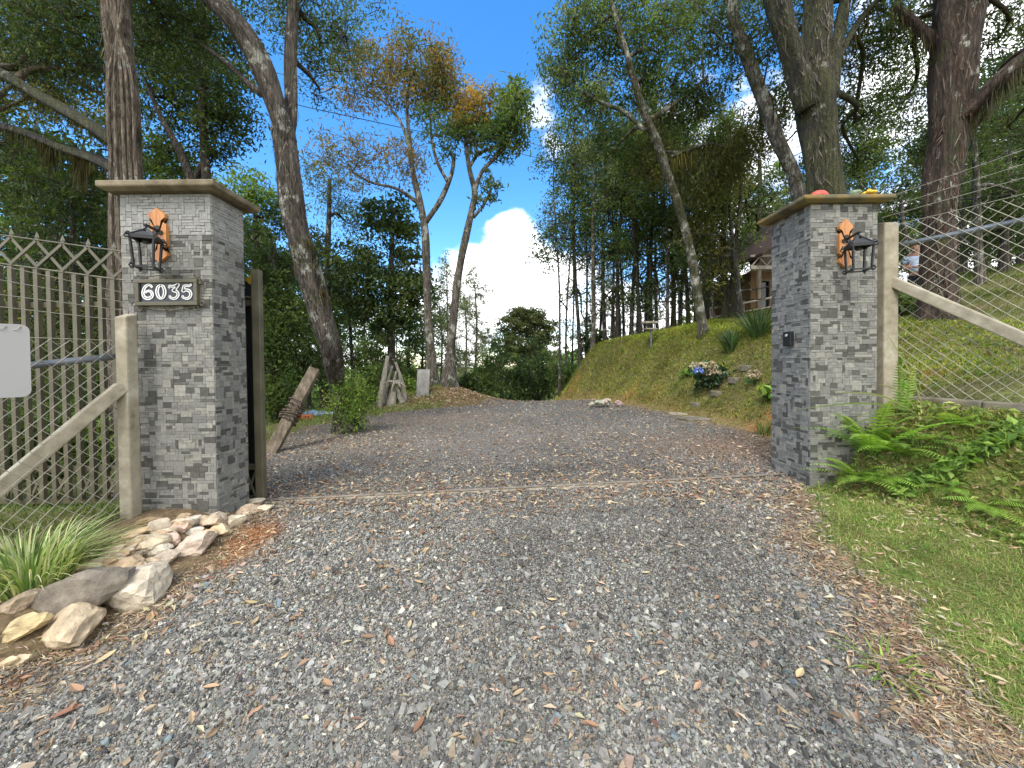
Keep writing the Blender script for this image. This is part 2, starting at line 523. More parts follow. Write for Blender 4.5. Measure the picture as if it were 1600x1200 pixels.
def rotz(a):
    return np.array(((math.cos(a), -math.sin(a), 0), (math.sin(a), math.cos(a), 0), (0, 0, 1)))
def euler(a, b, c):
    return np.array(Matrix.Rotation(c, 3, 'Z') @ Matrix.Rotation(b, 3, 'Y') @ Matrix.Rotation(a, 3, 'X'))
import bmesh
_ico = {}
def ico(n):
    if n not in _ico:
        b = bmesh.new()
        bmesh.ops.create_icosphere(b, subdivisions=n, radius=1)
        b.verts.ensure_lookup_table()
        _ico[n] = (np.array([v.co[:] for v in b.verts]), np.array([[v.index for v in f.verts] for f in b.faces]))
        b.free()
    return _ico[n]
def rock(mb, c, size, seed, rot=(0, 0, 0), col=(0.4, 0.33, 0.24), sub=3, planes=13):
    r_ = np.random.default_rng(seed)
    D, Fc = ico(sub)
    rr = np.full(len(D), 1.25)
    for _ in range(planes):
        n = norm(r_.normal(size=3)); d = r_.uniform(0.55, 0.95)
        dn = D @ n
        rr = np.where(dn > 0.05, np.minimum(rr, d / np.maximum(dn, 0.05)), rr)
    v = D * rr[:, None]
    v += 0.02 * r_.normal(size=v.shape)
    v = v * np.asarray(size) / 2 / 0.95
    v = v @ euler(*rot).T
    cc = np.asarray(col)[None, :] * (1 + 0.12 * wob(D[:, 0] * 2, D[:, 1] * 2 + D[:, 2] * 3, 1, seed)[:, None])
    mb.add(v + np.asarray(c), Fc, cc)

def leaves(mb, Cn, L, W, col, up=0.0, fold=0.12, dirs=None):
    """one folded four-cornered leaf per row of Cn"""
    n = len(Cn)
    d = rng.normal(size=(n, 3)) if dirs is None else np.asarray(dirs, float)
    d[:, 2] -= up
    d /= np.linalg.norm(d, axis=1, keepdims=True)
    s_ = np.cross(d, rng.normal(size=(n, 3)) + np.array((0, 0, 1.2)))
    s_ /= (np.linalg.norm(s_, axis=1, keepdims=True) + 1e-9)
    nn = np.cross(s_, d)
    L = np.broadcast_to(L, (n,))[:, None]; W = np.broadcast_to(W, (n,))[:, None]
    v = np.stack((Cn - d * L / 2, Cn + s_ * W / 2 + nn * L * fold - d * L * 0.05, Cn + d * L / 2, Cn - s_ * W / 2 + nn * L * fold - d * L * 0.05), 1).reshape(-1, 3)
    q = np.arange(n * 4).reshape(-1, 4)
    mb.add(v, q, np.repeat(col, 4, 0))
def blades(mb, B, D, L, W, col, droop=0.6, segs=2):
    """grass blades: roots B, lean directions D (horizontal part is lean), lengths, widths"""
    n = len(B)
    L = np.broadcast_to(L, (n,)); W = np.broadcast_to(W, (n,))
    D = D / (np.linalg.norm(D, axis=1, keepdims=True) + 1e-9)
    hor = D.copy(); hor[:, 2] = 0
    s_ = np.cross(D, np.array((0, 0, 1.0)))
    ln = np.linalg.norm(s_, axis=1, keepdims=True)
    s_ = np.where(ln > 1e-3, s_ / (ln + 1e-9), np.array((1.0, 0, 0)))
    rows = []
    for k in range(segs + 1):
        t = k / segs
        p = B + D * (L * t)[:, None]
        p[:, 2] -= droop * L * t * t * 0.6
        p += hor * (L * t * t * droop * 0.5)[:, None]
        wd = W * (1 - t) ** 0.6 * (0.75 + 0.5 * t) if k < segs else W * 0.06
        rows.append(p - s_ * (wd / 2)[:, None]); rows.append(p + s_ * (wd / 2)[:, None])
    m_ = 2 * (segs + 1)
    V = np.stack(rows, 1).reshape(-1, 3)
    base = np.arange(n)[:, None] * m_
    q = np.concatenate([base + np.array([2 * k, 2 * k + 1, 2 * k + 3, 2 * k + 2]) for k in range(segs)], 0)
    mb.add(V, q, np.repeat(col, m_, 0))
def jit(base, n, v=0.25, h=0.08):
    base = np.asarray(base, float)
    k = 1 + rng.uniform(-v, v, (n, 1))
    return np.clip(base * k * (1 + rng.uniform(-h, h, (n, 3))), 0.002, 1)
def pick(pal, n, v=0.25, h=0.08):
    pal = np.asarray(pal, float)
    i = rng.integers(0, len(pal), n)
    return np.clip(pal[i] * (1 + rng.uniform(-v, v, (n, 1))) * (1 + rng.uniform(-h, h, (n, 3))), 0.002, 1)
# ------------------------------------------------------------------ ground sheet
def sgrid(stops):
    out = [stops[0][0]]
    for (a, st), (b, _) in zip(stops[:-1], stops[1:]):
        n = max(1, int(round((b - a) / st)))
        out += list(a + (b - a) * (np.arange(1, n + 1) / n))
    return np.array(out)
gx = sgrid([(-500, 100), (-100, 20), (-40, 4), (-14, 0.6), (-6, 0.09), (8, 0.16), (14, 0.6), (40, 4), (100, 20), (500, 1)])
gy = sgrid([(-300, 100), (-100, 20), (-20, 3), (-5, 0.6), (0.4, 0.08), (14, 0.2), (22, 1.0), (50, 6), (120, 25), (700, 1)])
XX, YY = np.meshgrid(gx, gy)
ZZ = H(XX, YY)
nx, ny = len(gx), len(gy)
def lam(x, y):
    return wob(x, y, 1.0) * 0.5 + wob(x, y, 2.7, 1) * 0.3 + wob(x, y, 0.4, 3) * 0.4
dft = XX - np.interp(YY, *FOOT)
grassy = np.clip(0.55 + 0.35 * lam(XX, YY), 0, 1)
ORANGE = np.array((0.33, 0.135, 0.045)); SOIL = np.array((0.15, 0.10, 0.062)); TURF = np.array((0.125, 0.138, 0.038)); DRY = np.array((0.21, 0.165, 0.095)); DARKL = np.array((0.05, 0.04, 0.026))
cc = SOIL * (1 - grassy[..., None]) + TURF * grassy[..., None]
k = np.clip((XX - 5) / 4, 0, 1)[..., None] * 0.0
verge = (np.clip((XX - 1.55) / 0.15, 0, 1) * np.clip((2.95 - YY) / 0.2, 0, 1))[..., None]
cc = cc * (1 - verge * 0.75) + (TURF * 1.2) * verge * 0.75
foot_dry = (np.exp(-((dft - 0.1) / 0.28) ** 2) * (YY > 3.4))[..., None]
cc = cc * (1 - 0.8 * foot_dry) + (ORANGE * 0.22 + DRY * 0.5 + TURF * 0.28) * 0.8 * foot_dry
for (px, py, r, a) in ((1206, 660, 0.28, 0.9), (985, 612, 0.2, 0.4), (1022, 617, 0.2, 0.35), (895, 600, 0.3, 0.35)):
    p = g(px, py)
    e = (a * np.exp(-((XX - p[0]) ** 2 + (YY - p[1]) ** 2) / r ** 2))[..., None]
    cc = cc * (1 - e) + ORANGE * e
_e = (0.9 * np.exp(-((XX - 4.15) / 0.22) ** 2 - ((YY - 3.75) / 0.16) ** 2))[..., None]
cc = cc * (1 - _e) + ORANGE * 0.7 * _e
_s = (np.clip((XX + 2.75) / .2, 0, 1) * np.clip((-1.6 - XX) / .1, 0, 1) * np.clip((2.95 - YY) / .2, 0, 1))[..., None]
cc = cc * (1 - .85 * _s) + (SOIL * .8 + DRY * .25) * .85 * _s
far = np.clip((np.hypot(XX, YY - 5) - 14) / 10, 0, 1)[..., None]
cc = cc * (1 - far) + (TURF * 1.1) * far
mound = np.exp(-((XX + 1.9) / 1.3) ** 2 - ((YY - 10.6) / 1.1) ** 2)[..., None]
cc = cc * (1 - 0.8 * mound) + np.array((0.23, 0.16, 0.07)) * 0.8 * mound
mb = MB()
i = np.arange(ny - 1)[:, None] * nx; j = np.arange(nx - 1)[None, :]
mb.add(np.stack((XX, YY, ZZ), -1).reshape(-1, 3), np.stack((i + j, i + j + 1, i + nx + j + 1, i + nx + j), -1).reshape(-1, 4), cc.reshape(-1, 3))
def mat_ground():
    m, t, b, o = newmat('earth_and_turf')
    n = tnoise(t, 22, 8, 0.7)
    v = tramp(t, n.outputs['Fac'], ((0.3, (0.45, 0.45, 0.45)), (0.7, (1.5, 1.5, 1.5))))
    c = tmix(t, 1.0, attr(t).outputs['Color'], v, 'MULTIPLY')
    t.links.new(c, b.inputs['Base Color'])
    b.inputs['Roughness'].default_value = 1.0
    b.inputs['Specular IOR Level'].default_value = 0.15
    tbump(t, b, n.outputs['Fac'], 0.9, 0.03)
    return m
structure(mb.build('ground', mat_ground(), None, (0, 0, 0), True))

# ------------------------------------------------------------------ gravel drive
DL = ((-3, 1.2, 1.47, 1.8, 2.1, 2.75, 2.95, 3.2, 4.77, 6.9, 7.6, 8.6, 9.5, 11, 16), (-2.7, -2.14, -2.0, -1.80, -1.75, -1.88, -2.3, -3.6, -3.5, -3.75, -3.5, -2.9, -0.8, -0.55, -0.5))
DR = ((-3, 1.2, 1.43, 2.1, 2.6, 2.85, 3.3, 4.9, 6.9, 8.5, 10.3, 12, 16), (1.9, 1.62, 1.64, 1.80, 2.02, 2.2, 2.75, 3.25, 3.05, 2.65, 2.2, 1.4, 1.4))
def dl(y): return np.interp(y, *DL) + 0.04 * np.sin(y * 9) + 0.03 * np.sin(y * 23 + 1)
def dr(y): return np.interp(y, *DR) + 0.05 * np.sin(y * 7 + 2) + 0.03 * np.sin(y * 19)
def inroad(x, y): return np.minimum(x - dl(y), dr(y) - x)       # distance to the nearer edge, positive inside
yy = sgrid([(-3, 0.3), (0.8, 0.04), (4, 0.08), (15.5, 1)])
ss = np.linspace(0, 1, 90)
L_, R_ = dl(yy), dr(yy)
DX = L_[:, None] + (R_ - L_)[:, None] * ss[None, :]
DY = np.repeat(yy[:, None], 90, 1)
def road_tint(x, y):
    """colour of the fines between the stones, with dappled shade painted in as dark spots"""
    base = np.array((0.135, 0.128, 0.112)) * (1 + 0.25 * wob(x, y, 0.8, 4))[..., None]
    e = inroad(x, y)
    edge = np.clip(1 - e / np.where((x < 0) & (y < 2.9), .22, .34), 0, 1)[..., None]
    right = (x > 0)[..., None]
    brown = np.where(right, np.array((0.20, 0.135, 0.08)), np.array((0.19, 0.14, 0.085)))
    c = base * (1 - 0.85 * edge) + brown * 0.85 * edge
    def spot(px, py, rx, ry, col, a, c):
        p = g(px, py)
        k = (a * np.exp(-((x - p[0]) / rx) ** 2 - ((y - p[1]) / ry) ** 2))[..., None]
        return c * (1 - k) + np.array(col) * k
    c = spot(395, 838, 0.17, 0.2, (0.36, 0.14, 0.035), 1.0, c)
    c = spot(355, 870, 0.12, 0.12, (0.34, 0.14, 0.04), 0.8, c)
    c = spot(560, 690, 0.8, 0.7, (0.20, 0.14, 0.08), 0.8, c)
    c = spot(660, 655, 1.6, 0.9, (0.22, 0.16, 0.115), 0.8, c)
    c = spot(760, 690, 2.4, 1.6, (0.205, 0.175, 0.148), 0.65, c)
    c = spot(1060, 700, 1.0, 1.0, (0.20, 0.145, 0.11), 0.6, c)
    c = spot(1180, 830, 0.5, 0.5, (0.19, 0.14, 0.10), 0.6, c)
    c = spot(850, 735, 0.7, 0.25, (0.085, 0.08, 0.075), 0.45, c)  # dark patch, dappled shade put into the fines colour
    c = spot(1170, 700, 0.8, 0.7, (0.24, 0.135, 0.075), 0.8, c)
    c = spot(1110, 775, 0.5, 0.13, (0.13, 0.10, 0.075), 0.9, c)
    c = spot(790, 870, 0.45, 0.10, (0.07, 0.065, 0.06), 0.3, c)  # another dappled shade patch painted into the colour
    c = spot(980, 855, 0.4, 0.12, (0.14, 0.09, 0.075), 0.5, c)
    return c
def mat_gravel():
    m, t, b, o = newmat('gravel_fines')
    v1 = tnoise(t, 150, kind='ShaderNodeTexVoronoi')
    v2 = tnoise(t, 70, kind='ShaderNodeTexVoronoi')
    bw = t.nodes.new('ShaderNodeSeparateColor'); t.links.new(v1.outputs['Color'], bw.inputs[0])
    k1 = tramp(t, bw.outputs[0], ((0.0, (0.45, 0.46, 0.48)), (0.6, (1.0, 1.0, 1.02)), (0.9, (1.5, 1.5, 1.5)), (1.0, (3.0, 2.9, 2.6))))
    c = tmix(t, 1.0, attr(t).outputs['Color'], k1, 'MULTIPLY')
    t.links.new(c, b.inputs['Base Color'])
    b.inputs['Roughness'].default_value = 0.85
    ad = t.nodes.new('ShaderNodeMath'); ad.operation = 'ADD'
    t.links.new(v1.outputs['Distance'], ad.inputs[0]); t.links.new(v2.outputs['Distance'], ad.inputs[1])
    inv = t.nodes.new('ShaderNodeMath'); inv.operation = 'MULTIPLY'; inv.inputs[1].default_value = -1
    t.links.new(ad.outputs[0], inv.inputs[0])
    tbump(t, b, inv.outputs[0], 1.0, 0.012)
    return m
mb = MB()
i = np.arange(len(yy) - 1)[:, None] * 90; j = np.arange(89)[None, :]
edge_fall = np.clip(np.minimum(ss, 1 - ss) / 0.03, 0, 1)[None, :]
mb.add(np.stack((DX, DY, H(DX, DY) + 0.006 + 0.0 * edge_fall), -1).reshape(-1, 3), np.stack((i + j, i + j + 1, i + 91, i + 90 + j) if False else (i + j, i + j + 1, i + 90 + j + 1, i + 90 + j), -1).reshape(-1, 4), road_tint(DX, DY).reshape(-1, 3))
structure(mb.build('gravel_drive', mat_gravel(), None, (0, 0, 0), True))

# loose stone chips lying on the drive
def chips(N):
    u = rng.random(N)
    y = 1 / (1 / 0.98 - u * (1 / 0.98 - 1 / 10.2))
    lo, hi = dl(y) - 0.06, dr(y) + 0.10
    half = 1.45 * y + 0.15
    m_ = N // 9
    y[:m_] = rng.uniform(-1.6, 1.0, m_); lo, hi = dl(y) - 0.06, dr(y) + 0.10
    half = np.where(np.arange(N) < m_, 9.0, half + 0.3)
    lo = np.maximum(lo, -half); hi = np.minimum(hi, half)
    x = lo + (hi - lo) * rng.random(N)
    e = inroad(x, y)
    keep = rng.random(N) < np.clip(0.25 + e / 0.45, 0.12, 1)
    for (px, py, r) in ((395, 838, 0.2), (355, 872, 0.12)):
        p = g(px, py)
        keep &= (np.hypot(x - p[0], y - p[1]) > r * (0.6 + 0.5 * rng.random(N))) | (rng.random(N) < 0.12)
    x, y = x[keep], y[keep]
    n = len(x)
    s = np.exp(rng.normal(math.log(0.0042), 0.52, n)) * np.clip(0.85 + 0.055 * (y - 1.2), 0.82, 1.5)
    big = rng.random(n) < 0.010
    s = np.where(big, s * rng.uniform(2.0, 4.0, n), s)
    s = np.minimum(s, 0.026)
    sz = np.stack((s * rng.uniform(0.9, 1.6, n), s * rng.uniform(0.65, 1.0, n), s * rng.uniform(0.4, 0.75, n)), 1)
    v = CUBE[None] * (1 + rng.uniform(-0.60, 0.45, (n, 8, 3)))
    v = v * sz[:, None, :]
    a, b, c = rng.uniform(0, 6.28, n), rng.normal(0, 0.55, n), rng.normal(0, 0.55, n)
    def rot(v, th, i, j):
        k, q = np.cos(th)[:, None], np.sin(th)[:, None]
        o = v.copy()
        o[..., i] = v[..., i] * k - v[..., j] * q
        o[..., j] = v[..., i] * q + v[..., j] * k
        return o
    v = rot(rot(rot(v, b, 1, 2), c, 0, 2), a, 0, 1)
    z = H(x, y) + 0.006 + sz[:, 2] * 0.28 + rng.random(n) * 0.004
    v = v + np.stack((x, y, z), 1)[:, None, :]
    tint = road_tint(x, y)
    r = rng.random(n)
    col = jit((0.138, 0.134, 0.118), n, 0.75, 0.05)
    col = np.where((r < 0.20)[:, None], jit((0.29, 0.28, 0.24), n, 0.25, 0.04), col)
    col = np.where(((r > 0.20) & (r < 0.245))[:, None], jit((0.44, 0.42, 0.34), n, 0.25, 0.04), col)
    col = np.where(((r > 0.245) & (r < 0.345))[:, None], jit((0.25, 0.19, 0.125), n, 0.35, 0.06), col)
    col = np.where(((r > 0.345) & (r < 0.365))[:, None], jit((0.15, 0.19, 0.195), n, 0.2, 0.05), col)
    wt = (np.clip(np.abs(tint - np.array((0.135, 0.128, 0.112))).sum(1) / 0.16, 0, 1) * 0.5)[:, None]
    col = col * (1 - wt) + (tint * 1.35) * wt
    col = col * (1 + 0.20 * wob(x, y, 0.7, 1))[:, None]
    trk_ = np.clip(1.0 - 0.30 * (np.exp(-((x + 0.15 - 0.18 * (y - 1)) / 0.22) ** 2) + np.exp(-((x - 1.0 - 0.1 * (y - 1)) / 0.2) ** 2)) * (0.6 + 0.5 * wob(x, y, 1.6, 2)), .5, 1.1)
    col = col * trk_[:, None]
    for (px, py, rx, ry, a_) in ((760, 880, .50, .06, .16), (900, 842, .55, .06, .22), (640, 925, .40, .08, .16), (620, 812, .35, .10, .35), (950, 800, .45, .08, .4), (860, 735, .6, .2, .3)):  # dappled shade on the drive, painted as darker chip colours
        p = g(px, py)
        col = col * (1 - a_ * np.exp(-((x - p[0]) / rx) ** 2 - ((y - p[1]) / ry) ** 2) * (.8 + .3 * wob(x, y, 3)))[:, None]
    f = np.array(CUBEF)
    q = (np.arange(n)[:, None, None] * 8 + f[None]).reshape(-1, 4)
    mb = MB()
    mb.add(v.reshape(-1, 3), q, np.repeat(col, 8, 0))
    o = mb.build('loose_gravel', M['chip'], None, (0, 0, 0))
    structure(o, 'stuff')
    o['label'] = 'blue grey crushed stone chips covering the drive'
    o['category'] = 'gravel'
chips(760000)

# ------------------------------------------------------------------ tiled gate pillars
def mosaic(mb, O, U, V, N, wd, ht, r_, plain=False, cell=0.0195):
    """interlocking rectangular pieces over a panel wd x ht at O, axes U (right), V (up), N (out)"""
    nu, nv = max(2, int(round(wd / cell))), max(2, int(round(ht / cell)))
    cu, cv = wd / nu, ht / nv
    used = np.zeros((nu, nv), bool)
    for b in range(nv):
        for a in range(nu):
            if used[a, b]:
                continue
            w_, h_ = r_.choice([(1, 1), (2, 1), (3, 1), (4, 1), (5, 1), (2, 2), (3, 2), (4, 2), (1, 2), (1, 3), (2, 3), (3, 3), (4, 4)], p=[.04, .10, .14, .13, .09, .10, .13, .08, .05, .03, .05, .04, .02])
            w_ = min(w_, nu - a); h_ = min(h_, nv - b)
            while w_ > 1 and used[a:a + w_, b].any():
                w_ -= 1
            while h_ > 1 and used[a:a + w_, b:b + h_].any():
                h_ -= 1
            used[a:a + w_, b:b + h_] = True
            k = r_.random()
            if plain:
                c = np.array((0.245, 0.243, 0.228)) * r_.uniform(0.88, 1.1)
                if k < 0.08: c = np.array((0.20, 0.20, 0.19))
            elif k < 0.22: c = np.array((0.072, 0.070, 0.061)) * r_.uniform(0.8, 1.35)
            elif k < 0.82: c = np.array((0.182, 0.179, 0.162)) * r_.uniform(0.78, 1.12)
            else: c = np.array((0.228, 0.220, 0.190)) * r_.uniform(0.9, 1.1)
            dep = r_.uniform(0.001, 0.0045) if not plain else r_.uniform(0.0015, 0.006)
            i0, i1 = 0.0004, 0.0016
            x0, x1, y0, y1 = a * cu, (a + w_) * cu, b * cv, (b + h_) * cv
            P = []
            for ins, d in ((i0, 0.0), (i1, dep)):
                for (x, y) in ((x0 + ins, y0 + ins), (x1 - ins, y0 + ins), (x1 - ins, y1 - ins), (x0 + ins, y1 - ins)):
                    P.append(O + U * x + V * y + N * d)
            mb.add(P, [(4, 5, 6, 7), (0, 1, 5, 4), (1, 2, 6, 5), (2, 3, 7, 6), (3, 0, 4, 7)], c)
def pillar(name, label, x0, x1, y0, y1, z0, z1, course, phase, cap_o, cap_t, seed, light_top, capmat, capdx=(0, 0)):
    r_ = np.random.default_rng(seed)
    root = thing(name, label, 'gate pillar', ((x0 + x1) / 2, (y0 + y1) / 2, z0))
    core = MB()
    box(core, ((x0 + x1) / 2, (y0 + y1) / 2, (z0 + z1) / 2), (x1 - x0 - 0.006, y1 - y0 - 0.006, z1 - z0 - 0.001), 0, (0.20, 0.20, 0.19))
    core.build('core', M['tile'], root)
    cl = MB()
    Z = np.array((0, 0, 1.0)); X = np.array((1.0, 0, 0)); Y = np.array((0, 1.0, 0))
    zs = [z1]
    z = z1 - phase
    while z > z0 + 0.05:
        zs.append(z); z -= course
    zs.append(z0)
    for n in range(len(zs) - 1):
        t, b = zs[n], zs[n + 1]
        s_ = 0.0018
        pl = light_top and n == 0
        for (O, U, N, wd) in ((np.array((x0, y0, 0)), X, -Y, x1 - x0), (np.array((x1, y0, 0)), Y, X, y1 - y0),
                              (np.array((x1, y1, 0)), -X, Y, x1 - x0), (np.array((x0, y1, 0)), -Y, -X, y1 - y0)):
            mosaic(cl, O + Z * (b + s_) + U * 0.003 - N * 0.002, U, Z, N, wd - 0.006, t - b - 2 * s_, r_, pl)
        if n:
            box(cl, ((x0 + x1) / 2, (y0 + y1) / 2, t), (x1 - x0 + 0.0055, y1 - y0 + 0.0055, 0.0034), 0, (0.30, 0.285, 0.255))
    cl.build('tile_cladding', M['tile'], root)
    cp = MB()
    for (ex, za, zb) in ((cap_o - 0.035, z1 + 0.001, z1 + 0.02),):
        a = [(x0 - ex + capdx[0], y0 - ex, za), (x1 + ex + capdx[1], y0 - ex, za), (x1 + ex + capdx[1], y1 + ex, za), (x0 - ex + capdx[0], y1 + ex, za)]
        e2 = cap_o
        b = [(x0 - e2 + capdx[0], y0 - e2, zb), (x1 + e2 + capdx[1], y0 - e2, zb), (x1 + e2 + capdx[1], y1 + e2, zb), (x0 - e2 + capdx[0], y1 + e2, zb)]
        c = [(p[0], p[1], z1 + cap_t) for p in b]
        cp.add(a + b + c, [(3, 2, 1, 0), (0, 1, 5, 4), (1, 2, 6, 5), (2, 3, 7, 6), (3, 0, 4, 7), (4, 5, 9, 8), (5, 6, 10, 9), (6, 7, 11, 10), (7, 4, 8, 11), (8, 9, 10, 11)])
    cp.build('cap', capmat, root, None, False, 0.008)
    return root
LY, RY = 2.58, 2.95
lx0, lx1 = at(190, 440, LY)[0], at(334, 520, LY)[0]
lz1 = at(330, 302, LY)[2]
pillar('gate_pillar', 'grey tiled gate pillar carrying the house number sign', lx0, lx1, LY, LY + 0.31, hz(-2.3, 2.7) - 0.12, lz1, 0.300, 0.278, 0.080, 0.060, 3, True, M['cap'])
rx0, rx1 = at(1266, 520, RY)[0], at(1371, 480, RY)[0]
rz1 = at(1266, 319, RY)[2]
pillar('gate_pillar', 'grey tiled gate pillar with ferns at its foot and ornaments on its cap', rx0, rx1, RY, RY + 0.44, hz(2.5, 3.0) - 0.1, rz1, 0.302, 0.285, 0.062, 0.05, 11, False, M['cap_lichen'], (-0.03, 0.02))

# black box on the inner face of the right pillar
def on_inner(px, py):
    d = ray(px, py); return EYE + d * (rx0 / d[0])
a, b = on_inner(1229, 519), on_inner(1241, 540)
t_ = thing('intercom', 'small black intercom box on the inner side of the right pillar', 'intercom', (rx0, (a[1] + b[1]) / 2, b[2]))
m1 = MB(); box(m1, (rx0 - 0.0175, (a[1] + b[1]) / 2, (a[2] + b[2]) / 2), (0.03, abs(a[1] - b[1]), abs(a[2] - b[2])))
m1.build('housing', M['black'], t_, None, False, 0.004)
m2 = MB(); tube(m2, [(rx0 - 0.0326, (a[1] + b[1]) / 2, a[2] - 0.03), (rx0 - 0.038, (a[1] + b[1]) / 2, a[2] - 0.03)], 0.011, 12, (0.5, 0.5, 0.5))
m2.build('button', M['paint'], t_)

# ornaments on the right cap
ct = rz1 + 0.05
def capspot(px, py):
    d = ray(px, py); return EYE + d * (2.945 / d[1])
p = capspot(1281, 298); mb = MB(); ellipsoid(mb, (p[0], 2.955, ct), (0.070, 0.055, 0.056), 18, 10, (0.42, 0.075, 0.045), None, 0.04, 2, -0.05)
solo(mb, 'ornament', M['paint'], 'smooth red domed stone on the right pillar cap', 'ornament', None, (p[0], 2.955, ct), True)
p = capspot(1334, 303); mb = MB(); rock(mb, (p[0], 2.945, ct + 0.022), (0.095, 0.07, 0.055), 5, (0, 0.05, 0.2), (0.27, 0.34, 0.22))
solo(mb, 'ornament', M['rock'], 'pale green stone lying between red and yellow ornaments on a pillar cap', 'ornament')
p = capspot(1358, 301)
t_ = thing('ornament', 'yellow flower ornament at the outer end of the pillar cap', 'ornament', (p[0], 2.945, ct))
mb = MB(); ellipsoid(mb, (p[0], 2.945, ct + 0.034), (0.02, 0.02, 0.028), 12, 8, (0.55, 0.30, 0.02)); mb.build('centre', M['paint'], t_, None, True)
mb = MB()
for k in range(8):
    a_ = k * math.pi / 4
    ellipsoid(mb, (p[0] + 0.03 * math.cos(a_), 2.945 + 0.026 * math.sin(a_), ct + 0.026 + 0.004 * (k % 2)), (0.022, 0.016, 0.013), 10, 6, (0.72, 0.45, 0.04), rotz(a_))
mb.build('petals', M['paint'], t_, None, True)

# ------------------------------------------------------------------ wrought iron wall lamps
def plaque(mb, pts, Yf, th=0.028):
    P = [at(x, y, Yf) for x, y in pts]
    n = len(P)
    a = [(p[0], Yf - 0.004, p[2]) for p in P]; b = [(p[0], Yf - th, p[2]) for p in P]
    c0 = tuple(np.mean(b, 0)); c1 = tuple(np.mean(a, 0))
    v = a + b + [c0, c1]
    f = [(i, (i + 1) % n, n + (i + 1) % n, n + i) for i in range(n)]
    f += [(n + i, n + (i + 1) % n, 2 * n) for i in range(n)] + [((i + 1) % n, i, 2 * n + 1) for i in range(n)]
    mb.add(v, f)
def curl(mb, c, u, v, r, th, turns=1.15, start=0.0):
    P = []
    for k in range(15):
        t = k / 14
        a_ = start + t * turns * 2 * math.pi
        q = r * (1 - 0.62 * t)
        P.append(np.asarray(c) + np.asarray(u) * q * math.cos(a_) + np.asarray(v) * q * math.sin(a_))
    tube(mb, P, th, 6)
def lamp(label, Yf, pl, mount, apex, dz_roof, dz_body, half_t, half_b, yaw):
    mp = at(mount[0], mount[1], Yf)
    root = thing('wall_lamp', label, 'wall lamp', (mp[0], Yf, mp[2]))
    mb = MB(); plaque(mb, pl, Yf); mb.build('backplate', M['plaque'], root)
    mb = MB()
    for (dx, dz) in ((0, 0.02), (-0.018, -0.012), (0.018, -0.012)):
        tube(mb, [(mp[0] + dx, Yf - 0.026, mp[2] + dz), (mp[0] + dx, Yf - 0.036, mp[2] + dz)], 0.016, 12)
    mb.build('rosette', M['black'], root)
    ap = np.asarray(apex)
    tip = ap + np.array((0, 0, 0.022))
    mb = MB(); bar(mb, (mp[0], Yf - 0.03, mp[2]), tip + norm(tip - np.array((mp[0], Yf - .03, mp[2]))) * 0.015, 0.014, 0.018, (1, 1, 1), (0, 0, 1))
    mb.build('arm', M['black'], root, None, False, 0.002)
    R = rotz(yaw)
    lz = [ap[2], ap[2] - dz_roof, ap[2] - dz_roof - dz_body]
    cor = [np.array((sx, sy, 0.0)) @ R.T for sx, sy in ((-1, -1), (1, -1), (1, 1), (-1, 1))]
    T = [np.array((ap[0], ap[1], lz[1])) + c * half_t for c in cor]
    B = [np.array((ap[0], ap[1], lz[2])) + c * half_b for c in cor]
    mb = MB()
    ins = [np.array((ap[0], ap[1], lz[1] + 0.012)) + c * half_t * 0.97 for c in cor]
    for c in ins:
        bar(mb, ap, c, 0.014, 0.008)
    n0 = np.array((ap[0], ap[1], lz[0] - dz_roof * 0.4))
    mid = [ap * 0.55 + c * 0.45 for c in ins]
    for i in range(4):
        k = (i + 1) % 4
        mb.add([ins[i], ins[k], mid[k], mid[i]], [(0, 1, 2, 3)])
    tube(mb, [ap - np.array((0, 0, 0.01)), ap + np.array((0, 0, 0.028))], 0.006, 8)
    mb.build('roof', M['black'], root)
    mb = MB()
    for i in range(4):
        k = (i + 1) % 4
        bar(mb, T[i] * 1.0, T[k] * 1.0, 0.012, 0.022, (1, 1, 1), T[i] - np.array((ap[0], ap[1], lz[1])))
        bar(mb, B[i], B[k], 0.010, 0.011)
        bar(mb, T[i] + (T[i] - B[i]) * 0.04, B[i] - (T[i] - B[i]) * 0.04, 0.011, 0.011)
    mb.build('lantern_frame', M['black'], root)
    for i in range(4):
        out = norm(T[i] - np.array((ap[0], ap[1], lz[1])))
        s0 = half_t * 0.26
        up = np.array((0, 0, 1.0))
        mb = MB(); curl(mb, T[i] + out * s0 * 1.1 - up * s0 * 0.3, out, up, s0, 0.0042, 1.2, 1.2); mb.build('scroll', M['black'], root)
        mb = MB(); curl(mb, T[i] + out * s0 * 0.4 + up * s0 * 0.9, out, up, s0 * 0.7, 0.004, 1.1, -1.2); mb.build('scroll', M['black'], root)
        mb = MB(); curl(mb, B[i] + out * s0 * 1.0 + up * s0 * 0.2, out, up, s0 * 0.85, 0.0042, 1.2, 1.2); mb.build('scroll', M['black'], root)
        mb = MB(); curl(mb, B[i] + out * s0 * 0.5 - up * s0 * 0.7, out, up, s0 * 0.55, 0.004, 1.1, -0.6); mb.build('scroll', M['black'], root)
    mb = MB(); tube(mb, [(ap[0], ap[1], lz[1] + 0.02), (ap[0], ap[1], lz[1] - 0.03)], 0.018, 10, (0.03, 0.03, 0.03))
    mb.build('bulb_holder', M['paint'], root)
    return root
lamp('black lantern on a carved wooden plaque above the number sign', LY,
     [(237, 337), (250, 327), (263, 337), (263, 342), (257, 347), (265, 353), (266, 386), (259, 390), (267, 397), (267, 401), (254, 412), (247, 405), (248, 396), (252, 391), (245, 386), (240, 352), (243, 346), (238, 342)],
     (253, 363), at(228, 357, LY - 0.16), 0.066, 0.185, 0.058, 0.046, 0.42)
